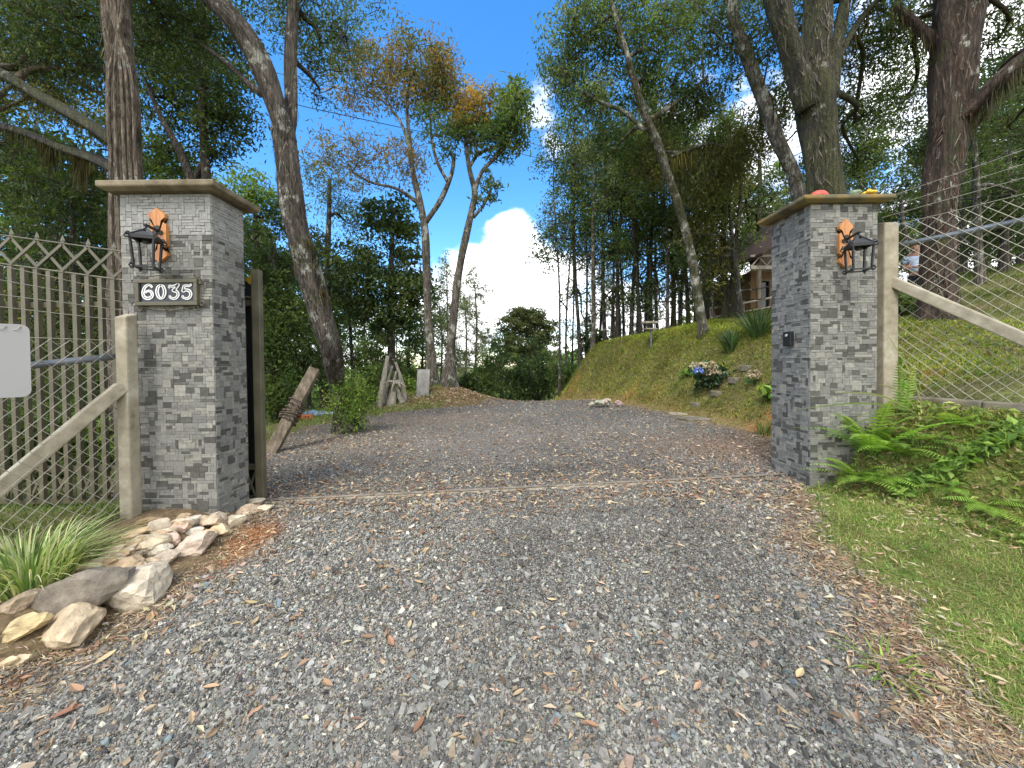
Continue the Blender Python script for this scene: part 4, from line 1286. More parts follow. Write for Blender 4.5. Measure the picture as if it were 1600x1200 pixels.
# orange and blue things on the far grass
p = g(473, 655)
t_ = thing('orange_block', 'orange hollow bricks lying on the grass left of the crooked tree', 'bricks', p)
for k in range(2):
    mb = MB(); c = np.array((p[0] + k * 0.20 - 0.1, p[1], p[2] + 0.05)); wd = 0.185
    box(mb, c, (wd, 0.13, 0.10), 0.1, (0.62, 0.22, 0.10)); mb.build('brick', M['paint'], t_, None, False, 0.008)
    mb = MB()
    for j in range(3):
        box(mb, c + np.array((-0.055 + j * 0.055, -0.066, 0)), (0.04, 0.004, 0.06), 0.1, (0.30, 0.08, 0.03))  # dark strips on the face; the shade of the holes is in their colour
    mb.build('hollow', M['paint'], t_)
p = g(500, 649); mb = MB()
for k in range(6):
    ellipsoid(mb, (p[0] + (k - 2.5) * 0.13, p[1] + 0.03 * math.sin(k * 2), p[2] + 0.02 + 0.02 * (k % 2)), (0.11, 0.12, 0.07 + 0.02 * math.sin(k)), 12, 7, (0.30, 0.40, 0.52), None, 0.1, k)
solo(mb, 'tarp', M['paint'], 'crumpled pale blue tarp on the grass behind the crooked tree', 'tarp', None, None, True)
# bird table on the bank
p = g(1016, 546)
t_ = thing('bird_table', 'small wooden bird table with two boards on a thin post on the bank', 'bird table', p)
zt = at(1016, 504, p[1])[2]; z2 = at(1016, 514, p[1])[2]
mb = MB(); tube(mb, [(p[0] + 0.03, p[1], p[2] - 0.05), (p[0] + 0.02, p[1], z2)], 0.022, 8, (0.3, 0.28, 0.25)); mb.build('post', M['galv'], t_)
mb = MB(); box(mb, (p[0], p[1], z2), (0.28, 0.22, 0.03), 0.1); mb.build('tray', M['greywood'], t_, None, False, 0.004)
mb = MB(); box(mb, (p[0] - 0.01, p[1], zt), (0.34, 0.24, 0.05), 0.1); mb.build('top_board', M['greywood'], t_, None, False, 0.004)
mb = MB()
for sx in (-0.11, 0.11):
    box(mb, (p[0] + sx, p[1], (zt + z2) / 2 - 0.005), (0.02, 0.02, zt - z2 - 0.058))
mb.build('uprights', M['oldwood'], t_)

# ------------------------------------------------------------------ cabin behind the right pillar
HY = 11.0
def hp(px, py, dy=0.0): return at(px, py, HY + dy)
e0 = hp(1163, 407); wl_ = hp(1173, 470); zg = hz(hp(1185, 500)[0], HY) - 0.2
cab = thing('cabin', 'small ochre timber cabin with a brown gable roof among the trees', 'cabin', (hp(1215, 500)[0], HY + 1, zg))
xw = wl_[0]; xr = xw + 3.0; zf = hp(1185, 424)[2]; xa = (xw + xr) / 2; za = hp(1190, 372)[2] + 1.0
ochre = mat_noise('ochre_render', ((0.3, (0.10, 0.055, 0.018)), (0.7, (0.17, 0.095, 0.032))), 4, 0.85, 0.2)
mb = MB(); wz0 = hp(1185, 438)[2]; wz1 = hp(1185, 484)[2]; wx0, wx1 = hp(1185, 460)[0], hp(1203, 460)[0]
for (x0_, x1_, z0_, z1_) in ((xw, wx0, zg, zf), (wx1, xr, zg, zf), (wx0, wx1, zg, wz1), (wx0, wx1, wz0, zf)):
    box(mb, ((x0_ + x1_) / 2, HY + 0.06, (z0_ + z1_) / 2), (x1_ - x0_, 0.12, z1_ - z0_))
box(mb, (xw + 0.06, HY + 1.56, (zg + zf) / 2), (0.118, 2.88, zf - zg)); box(mb, (xr - 0.06, HY + 1.56, (zg + zf) / 2), (0.118, 2.88, zf - zg))
box(mb, ((xw + xr) / 2, HY + 3.06, (zg + zf) / 2), (xr - xw, 0.118, zf - zg))
mb.build('wall', ochre, cab)
wi = MB()
for (x, z, sx, sz) in ((wx0, (wz0 + wz1) / 2, 0.07, wz0 - wz1), (wx1, (wz0 + wz1) / 2, 0.07, wz0 - wz1), ((wx0 + wx1) / 2, wz0, wx1 - wx0 - 0.072, 0.07), ((wx0 + wx1) / 2, wz1, wx1 - wx0 - 0.072, 0.07)):
    box(wi, (x, HY - 0.012, z), (sx, 0.06, sz))
wo_ = wi.build('window', M['oldwood'], cab)
mb = MB(); box(mb, ((wx0 + wx1) / 2, HY + 0.05, (wz0 + wz1) / 2), (wx1 - wx0, 0.012, wz0 - wz1)); mb.build('pane', M['glass'], wo_)
mb = MB()
bar(mb, (xw - 0.3, HY - 0.45, zf), (xr, HY - 0.45, zf), 0.10, 0.06, (1, 1, 1), (0, 0, 1))
bar(mb, (xw - 0.3, HY - 0.45, zf + 0.32), (xr, HY - 0.45, zf + 0.32), 0.06, 0.05, (1, 1, 1), (0, 0, 1))
for k in range(8):
    x = xw - 0.25 + k * 0.4
    bar(mb, (x, HY - 0.45, zf + 0.052), (x + 0.2, HY - 0.45, zf + 0.288), 0.03, 0.03)
    bar(mb, (x + 0.4, HY - 0.45, zf + 0.052), (x + 0.2, HY - 0.45, zf + 0.288), 0.03, 0.03)
mb.build('truss', mat_noise('pale_timber', ((0.3, (0.20, 0.17, 0.14)), (0.7, (0.36, 0.32, 0.27))), 6, 0.8, 0.2), cab)
roofm = mat_noise('brown_roof', ((0.3, (0.028, 0.017, 0.012)), (0.7, (0.07, 0.042, 0.03))), 5, 0.9, 0.5, 0.02)
mb = MB()
ex, ez = e0[0], e0[2]
mb.add([(ex, HY - 0.8, ez), (xa, HY - 0.8, za), (xa, HY + 3.6, za), (ex, HY + 3.6, ez), (ex, HY - 0.8, ez - 0.09), (xa, HY - 0.8, za - 0.09), (xa, HY + 3.6, za - 0.09), (ex, HY + 3.6, ez - 0.09)],
       [(0, 1, 2, 3), (7, 6, 5, 4), (0, 4, 5, 1), (1, 5, 6, 2), (2, 6, 7, 3), (3, 7, 4, 0)])
e2 = 2 * xa - ex
mb.add([(e2, HY - 0.8, ez), (xa + 0.001, HY - 0.8, za), (xa + 0.001, HY + 3.6, za), (e2, HY + 3.6, ez), (e2, HY - 0.8, ez - 0.09), (xa + 0.001, HY - 0.8, za - 0.09), (xa + 0.001, HY + 3.6, za - 0.09), (e2, HY + 3.6, ez - 0.09)],
       [(3, 2, 1, 0), (4, 5, 6, 7), (1, 5, 4, 0), (2, 6, 5, 1), (3, 7, 6, 2), (0, 4, 7, 3)])
mb.build('roof', roofm, cab)
mb = MB(); mb.add([(xw, HY + 0.03, zf + 0.002), (xr, HY + 0.03, zf + 0.002), (xa, HY + 0.03, za - 0.25), (xw, HY + 0.10, zf + 0.002), (xr, HY + 0.10, zf + 0.002), (xa, HY + 0.10, za - 0.25)], [(0, 1, 2), (5, 4, 3), (0, 2, 5, 3), (1, 4, 5, 2), (0, 3, 4, 1)])
mb.build('gable', M['oldwood'], cab)
mb = MB()
tube(mb, [(xw - 0.06, HY - 0.45, zg - 0.1), (xw - 0.06, HY - 0.45, zf - 0.06)], 0.06, 8)
tube(mb, [(hp(1205, 480)[0], HY - 0.45, zg - 0.1), (hp(1205, 480)[0], HY - 0.45, zf - 0.06)], 0.06, 8)
mb.build('porch_posts', M['oldwood'], cab)
a, b = hp(1110, 482, -0.8), hp(1216, 463, -0.8)
t_ = thing('hand_rail', 'grey pole handrail on short posts in front of the cabin', 'railing', (a[0], a[1], hz(a[0], a[1])))
mb = MB(); tube(mb, [a, (a + b) / 2 + np.array((0, 0, -.02)), b], 0.028, 7); tube(mb, [a - np.array((0, 0, .25)), b - np.array((0, 0, .25))], 0.022, 7); mb.build('rail', M['greywood'], t_)
mb = MB()
for k in (0.02, 0.5, 0.95):
    p = a * (1 - k) + b * k
    tube(mb, [(p[0], p[1] + 0.04, hz(p[0], p[1]) - 0.1), (p[0], p[1] + 0.04, p[2] + 0.05)], 0.035, 7)
mb.build('posts', M['oldwood'], t_)

# ------------------------------------------------------------------ overhead cables
for lab, pts in (('upper of two black cables crossing the sky', ((20, -18, 4.2), (196, 42, 6), (381, 101, 8.5), (546, 143, 11), (808, 218, 17), (1000, 268, 24))),
                 ('lower of two black cables crossing the sky', ((60, 30, 4.4), (224, 91, 6), (455, 161, 9), (556, 184, 11), (790, 235, 17), (1000, 284, 24)))):
    mb = MB(); P = crom([at(*p) for p in pts], 8)
    tube(mb, P, np.linspace(0.006, 0.014, len(P)), 5)
    solo(mb, 'overhead_cable', M['galv'] if 'upper' in lab else M['black'], lab, 'cable', 'cables above the drive')
# ------------------------------------------------------------------ trees
G_DARK = [(0.030, 0.050, 0.018), (0.042, 0.066, 0.022), (0.024, 0.042, 0.017), (0.055, 0.078, 0.026)]
G_MID = [(0.050, 0.085, 0.026), (0.070, 0.108, 0.032), (0.040, 0.070, 0.024), (0.090, 0.12, 0.040)]
G_LIGHT = [(0.12, 0.19, 0.040), (0.16, 0.23, 0.05), (0.09, 0.15, 0.035)]
G_TEAL = [(0.050, 0.082, 0.032), (0.078, 0.115, 0.046), (0.038, 0.064, 0.026), (0.11, 0.14, 0.060)]
G_OLIVE = [(0.075, 0.082, 0.024), (0.10, 0.105, 0.032), (0.055, 0.066, 0.020), (0.13, 0.12, 0.04)]
G_BROWN = [(0.21, 0.145, 0.05), (0.28, 0.18, 0.05), (0.16, 0.13, 0.05), (0.14, 0.15, 0.055), (0.25, 0.15, 0.06), (0.10, 0.13, 0.045)]
G_GOLD = [(0.34, 0.22, 0.04), (0.27, 0.19, 0.04), (0.18, 0.16, 0.04), (0.38, 0.24, 0.05)]
G_GREY = [(0.085, 0.105, 0.060), (0.12, 0.14, 0.085), (0.065, 0.082, 0.048)]

for _p in (G_DARK, G_MID, G_LIGHT, G_TEAL, G_OLIVE, G_GREY):
    _p[:] = [(r * 1.72, g_ * 1.6, b_ * 1.4) for r, g_, b_ in _p]

def limb(pts, n=6, ground=False, flare=1.0):
    P = [at(a, b, Y) for a, b, Y, r in pts]
    R = [r / F * Y / math.sqrt(1 + ((a - 800) / F) ** 2) for a, b, Y, r in pts]
    if ground:
        P[0] = np.array((P[0][0], P[0][1], hz(P[0][0], P[0][1]) - 0.12))
    Q = crom(P, n); r = np.interp(np.linspace(0, 1, len(Q)), np.linspace(0, 1, len(R)), R)
    if flare != 1.0:
        t = np.linspace(0, 1, len(Q))
        r = r * (1 + (flare - 1) * np.exp(-t * len(P) * 1.6))
    return Q, r
def twig(mb, skel, tip, r0, r1, sag=0.0, segs=5, sides=4, wig=0.08):
    """curved branch from the nearest skeleton point to tip; returns its points"""
    S, R = skel
    d = np.linalg.norm(S - tip, axis=1) + 0.35 * np.maximum(0, S[:, 2] - tip[2]) 
    k = int(np.argmin(d + rng.uniform(0, 0.25, len(d)) * d.min()))
    a = S[k]
    ln = np.linalg.norm(tip - a)
    if ln < 0.05:
        return np.array([a, tip])
    m1 = a + (tip - a) * 0.35 + np.array((0, 0, 0.10 * ln)) + rng.normal(0, wig * ln, 3)
    m2 = a + (tip - a) * 0.7 + np.array((0, 0, 0.06 * ln - sag)) + rng.normal(0, wig * ln, 3)
    P = crom([a, m1, m2, tip], max(2, segs // 2))
    rr = np.linspace(min(r0, R[k] * 0.8), r1, len(P))
    tube(mb, P, rr, sides, cap=False)
    return P
def crown_fill(tr, lv, skel, blobs):
    """blobs: world centre, radii, clumps, leaves per clump, leaf length, palette"""
    for (c, r, ncl, nlf, L, pal, kw) in blobs:
        if c[1] < 10 and abs(c[0]) > 0.9: ncl = int(ncl * (2.1 if c[0] < 0 else 1.75)); nlf = int(nlf * 1.15); L = L * .88
        c = np.asarray(c); r = np.asarray(r)
        # a bough to the blob and a few secondary boughs inside it
        S, R = skel
        size = float(np.mean(r))
        bp = twig(tr, skel, c - np.array((0, 0, r[2] * 0.2)), kw.get('bough', 0.05), 0.018, 0, 8, 6)
        pts = [bp]; rad_ = [np.full(len(bp), 0.018)]
        for _ in range(kw.get('boughs', 7)):
            v = norm(rng.normal(size=3)) * rng.uniform(0.45, 0.85)
            sk = (np.concatenate(pts), np.concatenate(rad_))
            q = twig(tr, sk, c + v * r, 0.016, 0.007, 0, 6, 5, 0.12)
            pts.append(q); rad_.append(np.full(len(q), 0.010))
        sk = (np.concatenate(pts), np.concatenate(rad_))
        v = rng.normal(size=(ncl, 3)); v /= np.linalg.norm(v, axis=1, keepdims=True)
        cen = c + v * r * (rng.random((ncl, 1)) ** 0.45)
        cs = kw.get('spread', 0.16) * size ** 0.6
        for q in cen:
            twig(tr, sk, q, 0.008, 0.003, 0, 4, 3, 0.10)
        n = ncl * nlf
        ci = np.repeat(np.arange(ncl), nlf)
        off = rng.normal(size=(n, 3)) * cs * np.array((1.0, 1.0, 0.7))
        off[:, 2] -= kw.get('hang', 0.0) * np.abs(rng.normal(size=n)) * cs
        C = cen[ci] + off
        ccol = pick(pal, ncl, 0.30, 0.05)
        col = np.clip(ccol[ci] * (1 + rng.uniform(-0.3, 0.3, (n, 1))), 0.003, 1)
        ln = L * rng.uniform(0.6, 1.25, n)
        leaves(lv, C, ln, ln * kw.get('asp', 0.36), col, kw.get('up', 0.4))
def moss_hang(mb, P, n, lmin, lmax, col, wd=0.02):
    P = np.asarray(P)
    k = rng.integers(0, len(P), n)
    B = P[k] + rng.normal(0, 0.03, (n, 3))
    D = np.stack((rng.normal(0, 0.10, n), rng.normal(0, 0.10, n), -np.ones(n)), 1)
    blades(mb, B, D, rng.uniform(lmin, lmax, n), wd * rng.uniform(0.5, 1.3, n), pick(col, n, 0.35, 0.1), 0.0, 3)
def PB(px, py, rx, ry, Y, ncl, nlf, L, pal, dep=None, **kw):
    c = at(px, py, Y)
    a, b = rx / F * Y, ry / F * Y
    return (c, (a, dep or (a + b) / 2, b), ncl, nlf, L, pal, kw)
MOSS = [(0.045, 0.042, 0.018), (0.07, 0.06, 0.025), (0.09, 0.075, 0.03), (0.03, 0.03, 0.014)]
def tree(label, limbs, blobs, bark='bark', name='tree', cat='tree', group=None, sides=14, bump=0.12, moss=None, extra=None, leafmat='leaf', trunkname='trunk', smoothb=True, limbbark=None, limbfrom=99, flakes=None, flakepal=((.05, .04, .03), (.10, .08, .06), (.17, .14, .11), (.24, .21, .17))):
    base = limbs[0][0][0]
    base = np.array((base[0], base[1], hz(base[0], base[1])))
    root = thing(name, label, cat, base, group)
    tr = MB(); lv = MB(); l2 = MB()
    if len(limbs) == 1 and len(limbs[0][0]) > 24:
        P, R = limbs[0]
        for k in range(9):
            j = int(rng.integers(6, len(P) - 4)); ln = rng.uniform(.4, 1.3)
            a = rng.uniform(0, 6.28); e = P[j] + np.array((math.cos(a), math.sin(a), rng.uniform(-.1, .9))) * ln
            tube(tr, crom([P[j], (P[j] + e) / 2 + rng.normal(0, .1, 3), e], 4), np.linspace(min(.02, R[j] * .5), .004, 9), 4, cap=False)
    for n, (P, R) in enumerate(limbs):
        tube(l2 if limbbark and n >= limbfrom else tr, P, R, sides if n == 0 else max(7, sides - 4), bump=bump, seed=rng.uniform(0, 6))
    cut = max(1, int(len(limbs[0][0]) * 0.35))
    S = np.concatenate([limbs[0][0][cut:]] + [l[0] for l in limbs[1:]])
    R = np.concatenate([limbs[0][1][cut:]] + [l[1] for l in limbs[1:]])
    if blobs:
        crown_fill(tr, lv, (S, R), blobs)
    if len(tr.V): tr.build(trunkname, M[bark], root, None, smoothb)
    if limbbark: l2.build('mossy_limbs', M[limbbark], root, None, smoothb)
    if flakes:
        fm = MB()
        for (P, R), nf in zip(limbs, flakes):
            if not nf: continue
            k = rng.integers(1, len(P) - 1, nf); T = P[k + 1] - P[k - 1]; T /= np.linalg.norm(T, axis=1, keepdims=True)
            o_ = rng.normal(size=(nf, 3)); o_[:, 1] -= .5; o_ -= T * (o_ * T).sum(1, keepdims=True); o_ /= np.linalg.norm(o_, axis=1, keepdims=True)
            s_ = np.cross(o_, T); L = rng.uniform(.04, .22, nf)[:, None]; wd = rng.uniform(.002, .009, nf)[:, None]
            C = P[k] + T * rng.uniform(-.5, .5, (nf, 1)) * np.linalg.norm(P[1] - P[0]) + o_ * (R[k] * 1.02)[:, None]
            tw = rng.normal(0, .25, (nf, 1)); T2 = T + s_ * tw; l0 = rng.uniform(.0, .008, (nf, 1)); l1 = rng.uniform(.0, .03, (nf, 1))
            A, B_ = C + T2 * L / 2 + o_ * l0, C - T2 * L / 2 + o_ * l1; Md = C + o_ * .012
            V = np.stack((A - s_ * wd * .5, A + s_ * wd * .5, Md + s_ * wd, Md - s_ * wd, B_ + s_ * wd * .3, B_ - s_ * wd * .3), 1).reshape(-1, 3)
            b6 = np.arange(nf)[:, None] * 6
            q = np.concatenate((b6 + np.array([0, 1, 2, 3]), b6 + np.array([3, 2, 4, 5])))
            fm.add(V, q, np.repeat(pick(flakepal, nf, .4) * .5, 6, 0))
        fm.build('bark_flakes', M['litter'], root)['kind'] = 'stuff'
    if blobs:
        lv.build('crown', M[leafmat], root)
    if moss:
        mb = MB()
        for a in moss:
            moss_hang(mb, *a)
        mb.build('hanging_moss', M['moss'], root)['kind'] = 'stuff'
    if extra:
        extra(root)
    return root

# --- the crooked tree by the drive
b3 = g(540, 676)
T3 = limb([(545, 676, b3[1], 22.2), (536, 640, b3[1], 12.58), (527, 600, b3[1] - .02, 12.58), (517, 545, 5.6, 17.02), (500, 490, 5.5, 18.5), (482, 430, 5.4, 19.98), (466, 370, 5.3, 18.5), (456, 320, 5.25, 19.98), (449, 255, 5.2, 18.5), (443, 205, 5.2, 18.5)], 6, True, 1.25)
T3a = limb([(447, 222, 5.2, 17.76), (436, 180, 5.1, 16.28), (412, 115, 5.0, 18.5), (385, 62, 4.9, 18.5), (350, 18, 4.8, 19.24), (310, -30, 4.7, 18.5), (240, -110, 4.5, 16.28), (160, -190, 4.4, 11.1)])
T3b = limb([(446, 225, 5.2, 12.58), (455, 175, 5.25, 10.36), (455, 100, 5.3, 9.62), (458, 20, 5.3, 9.62), (470, -80, 5.3, 8.88), (500, -180, 5.3, 5.92)])
T3c = limb([(428, 150, 5.06, 7.4), (400, 140, 5.0, 5.92), (350, 95, 5.2, 4.44), (300, 60, 5.4, 2.96)])
tree('crooked forked tree with peeling grey-brown bark growing at the edge of the gravel', [T3, T3a, T3b, T3c],
     [PB(500, 50, 75, 75, 6.0, 46, 26, 0.085, G_TEAL, asp=.28), PB(430, -60, 130, 90, 5.4, 50, 30, 0.085, G_MID, asp=.28), PB(540, -40, 90, 70, 6.2, 30, 26, 0.08, G_TEAL, asp=.28),
      PB(320, 30, 80, 60, 5.6, 40, 26, 0.085, G_DARK, asp=.28), PB(500, 130, 30, 50, 6.0, 12, 16, 0.08, G_TEAL, asp=.28), PB(250, -60, 130, 80, 4.8, 36, 30, 0.08, G_DARK, asp=.28)],
     'bark_peel', sides=22, bump=0.18, flakes=(700, 260, 160),
     moss=[(T3a[0][4:28], 260, 0.03, 0.16, MOSS, 0.02), (T3[0][-14:], 120, 0.03, 0.18, MOSS, 0.02), (T3[0][26:36] + np.array((0.16, -0.05, 0)), 160, 0.03, 0.14, MOSS, 0.02)])
# --- vine-covered tree behind the number pillar
T1 = limb([(205, 700, 4.6, 40), (200, 500, 4.6, 30), (196, 280, 4.6, 27), (192, 180, 4.55, 25), (186, 90, 4.5, 24), (180, 0, 4.45, 24), (172, -120, 4.4, 22), (160, -260, 4.3, 16)], 7, True, 1.2)
T1v = [limb([(205 + dx, 700, 4.4, 5), (200 + dx, 420, 4.38, 4), (192 + dx * .8, 250, 4.37, 3.5), (188 + dx * .7, 120, 4.3, 3), (180 - dx * .5, 0, 4.25, 3), (170, -100, 4.2, 2.5)], 6, True) for dx in (-24, -12, 3, 14, 24)]
T1b = limb([(190, 230, 4.6, 14), (130, 190, 4.7, 13), (60, 150, 4.8, 13), (0, 115, 4.9, 13), (-100, 80, 5, 11)])
T1c = limb([(195, 275, 4.7, 12), (150, 250, 4.9, 12), (90, 230, 5.1, 10), (30, 205, 5.3, 9), (-60, 185, 5.5, 7)])
tree('thick straight tree wrapped in vines behind the number pillar', [T1] + T1v + [T1b, T1c],
     [PB(60, 50, 130, 70, 5.2, 60, 26, 0.085, G_DARK, asp=.32), PB(130, -60, 170, 80, 4.9, 60, 26, 0.085, G_DARK, asp=.32), PB(60, 140, 90, 60, 6.0, 36, 20, 0.085, G_OLIVE, asp=.32), PB(260, 40, 70, 70, 5.8, 40, 26, 0.085, G_DARK, asp=.32),
      PB(10, 220, 60, 50, 6.4, 26, 22, 0.085, G_DARK, asp=.32), PB(110, 100, 60, 60, 5.2, 30, 22, 0.08, G_DARK, asp=.32), PB(40, 100, 110, 70, 7.6, 70, 26, 0.11, G_DARK, asp=.36), PB(150, 50, 100, 80, 7.6, 70, 26, 0.11, G_DARK, asp=.36), PB(250, 90, 80, 80, 8.0, 50, 26, 0.11, G_DARK, asp=.36), PB(40, 10, 110, 60, 7.2, 50, 26, 0.11, G_DARK, asp=.36)],
     'vine', limbbark='bark_moss', limbfrom=6, sides=18, bump=0.2, flakes=(500,), flakepal=((.06, .045, .03), (.14, .11, .075), (.22, .18, .13)),
     moss=[(T1b[0], 900, 0.03, 0.22, MOSS, 0.010), (T1c[0], 900, 0.03, 0.22, MOSS, 0.010), (T1c[0][8:10], 120, 0.2, 0.6, MOSS, 0.012), (T1c[0][13:15], 120, 0.2, 0.55, MOSS, 0.012), (T1[0][14:36], 400, 0.05, 0.22, [(0.10, 0.075, 0.045), (0.14, 0.11, 0.07), (0.07, 0.055, 0.03)], 0.012)])
# --- slender tree right behind it
b = (322, 600)
T2 = limb([(322, 600, 7.0, 10), (323, 400, 7.0, 9), (322, 280, 7.0, 8), (318, 200, 7.0, 7), (316, 120, 7, 7), (322, 20, 7, 6), (320, -80, 7, 5)], 6, True, 1.4)
T2b = limb([(302, 290, 6.9, 8), (280, 235, 6.9, 7), (250, 180, 6.9, 5), (225, 120, 6.9, 3)])
T2c = limb([(320, 250, 7, 6), (302, 285, 6.95, 7.5), (300, 282, 6.9, 7)])
tree('slender dark tree between the number pillar and the crooked tree', [T2, T2b, T2c],
     [PB(350, 160, 48, 80, 7.2, 50, 30, 0.11, G_DARK, asp=.38), PB(275, 150, 70, 80, 7.4, 50, 28, 0.11, G_DARK, asp=.38), PB(300, 60, 90, 60, 7.2, 50, 28, 0.11, G_DARK, asp=.38), PB(265, 245, 50, 40, 7.4, 24, 24, 0.11, G_MID, asp=.38), PB(340, 240, 30, 30, 7.2, 14, 20, 0.10, G_DARK)],
     'bark', sides=10)
# --- two pale trees on the mound
p4, p5 = g(676, 612), g(702, 606)
Y4, Y5 = 10.9, 10.8
T4 = limb([(676, 612, Y4, 10.08), (674, 560, Y4, 7.2), (669, 500, Y4, 6.48), (667, 430, Y4, 6.12), (664, 360, Y4, 5.76), (657, 320, Y4, 5.4), (645, 270, Y4, 4.32), (640, 220, Y4, 3.6), (636, 170, Y4, 2.52), (640, 120, Y4, 1.8)], 6, True, 1.3)
T4b = limb([(664, 350, Y4, 4.32), (690, 310, Y4, 3.96), (706, 270, Y4, 3.24), (710, 240, Y4, 2.52)])
T4c = limb([(700, 285, Y4, 2.88), (684, 255, Y4 - .1, 2.59), (675, 220, Y4, 2.16), (672, 180, Y4, 1.73)])
T4d = limb([(655, 318, Y4, 3.6), (620, 295, Y4, 2.59), (580, 285, Y4 + .2, 1.87), (545, 265, Y4 + .2, 1.3)])
T4e = limb([(642, 235, Y4, 2.88), (625, 190, Y4, 2.16), (600, 160, Y4, 1.58), (570, 140, Y4, 1.15)])
tree('tall speckled tree on the mound with a thin brown and gold crown', [T4, T4b, T4c, T4d, T4e],
     [PB(645, 105, 66, 60, Y4, 120, 34, 0.14, G_BROWN, asp=.28, hang=.6), PB(572, 125, 60, 50, Y4 + .3, 90, 24, 0.14, G_BROWN, asp=.26, hang=.6), PB(690, 120, 40, 46, Y4, 70, 30, 0.14, G_BROWN, asp=.28, hang=.6),
      PB(560, 245, 82, 46, Y4 + .3, 90, 18, 0.14, G_BROWN, asp=.25, hang=.6), PB(640, 250, 46, 40, Y4, 50, 16, 0.14, G_BROWN, asp=.25, hang=.6), PB(738, 172, 46, 42, Y4 + .2, 90, 32, 0.14, G_GOLD, asp=.28, hang=.6), PB(560, 80, 40, 28, Y4, 16, 12, 0.16, G_OLIVE, asp=.26), PB(690, 205, 40, 44, Y4, 50, 20, 0.15, G_MID, asp=.3)],
     'bark_pale', sides=12)
T5 = limb([(702, 606, Y5, 12.24), (703, 560, Y5, 7.2), (708, 500, Y5, 6.48), (716, 430, Y5, 5.76), (728, 370, Y5, 5.4), (738, 325, Y5, 5.04), (742, 300, Y5, 4.32), (733, 260, Y5, 3.6), (728, 215, Y5, 2.88), (730, 180, Y5, 2.16)], 6, True, 1.5)
T5b = limb([(740, 305, Y5, 3.6), (752, 270, Y5, 3.17), (775, 245, Y5, 2.88), (800, 215, Y5, 2.16), (812, 180, Y5, 1.44)])
T5c = limb([(733, 262, Y5, 2.88), (748, 240, Y5, 2.59), (775, 230, Y5, 2.16), (795, 220, Y5, 1.58)])
T5d = limb([(740, 340, Y5, 2.52), (757, 318, Y5, 2.16), (768, 295, Y5, 1.44)])
tree('pale leaning tree on the mound whose crown opens into a fork of bare limbs', [T5, T5b, T5c, T5d],
     [PB(800, 178, 36, 50, Y5, 80, 28, 0.16, G_MID, asp=.36), PB(785, 218, 42, 28, Y5, 44, 24, 0.16, G_MID, asp=.36), PB(768, 290, 17, 26, Y5, 14, 14, 0.17, G_MID, asp=.3), PB(735, 215, 32, 36, Y5, 30, 20, 0.15, G_DARK), PB(752, 310, 14, 16, Y5, 8, 10, 0.15, G_DARK)],
     'bark_pale', sides=12)
# --- dark dense tree behind them and greenery left of the drive
def simple(label, px, pyb, Y, rb, pytop, blobs, bark, lean=0.0, group=None, name='tree', sides=9, moss=None, wig=1.0, pyfix=None):
    q = at(px, pyb, Y)
    Ps = []
    n = 6
    for k in range(n + 1):
        t = k / n
        Ps.append((px + lean * t + wig * 3.2 * math.sin(t * 5 + px) * t, pyb + (pytop - pyb) * t, Y, rb * (1 - 0.62 * t)))
    l = limb(Ps, 5, True, 1.35)
    return tree(label, [l], blobs, bark, name, 'tree', group, sides, 0.10, moss)
simple('dense dark evergreen behind the log stack', 612, 600, 13.0, 7, 330,
       [PB(612, 350, 48, 50, 13, 60, 34, 0.19, G_DARK, asp=.45), PB(590, 430, 66, 55, 13, 70, 34, 0.19, G_DARK, asp=.45), PB(645, 450, 40, 60, 13, 50, 32, 0.19, G_DARK, asp=.45), PB(605, 505, 60, 45, 13, 46, 30, 0.18, G_DARK, asp=.45)], 'bark_dark')
simple('bright yellow-green tree beyond the number pillar', 402, 560, 10.5, 9, 330,
       [PB(392, 300, 46, 36, 10.5, 44, 30, 0.12, G_LIGHT, asp=.4), PB(425, 335, 44, 40, 10.8, 44, 30, 0.12, G_MID, asp=.4), PB(410, 400, 44, 46, 10.5, 44, 30, 0.12, G_MID, asp=.4)], 'bark')
simple('feathery grey-green tree behind the crooked trunk', 512, 620, 12.0, 8, 280,
       [PB(510, 290, 52, 52, 12, 50, 24, 0.13, G_GREY, asp=.28), PB(545, 340, 44, 46, 12.4, 44, 24, 0.13, G_TEAL, asp=.28), PB(500, 390, 48, 40, 12, 44, 26, 0.14, G_DARK, asp=.4), PB(535, 455, 58, 60, 12, 66, 30, 0.15, G_DARK, asp=.42)], 'bark_dark')
simple('dark leafy tree filling the gap between the gate end and the crooked trunk', 432, 640, 8.4, 8, 400,
       [PB(425, 430, 34, 46, 8.4, 44, 30, 0.12, G_DARK, asp=.4), PB(450, 500, 40, 60, 8.6, 60, 30, 0.12, G_MID, asp=.4), PB(420, 560, 34, 50, 8.2, 50, 28, 0.11, G_MID, asp=.4), PB(470, 575, 34, 46, 8.8, 44, 28, 0.11, G_DARK, asp=.4)], 'bark_dark')

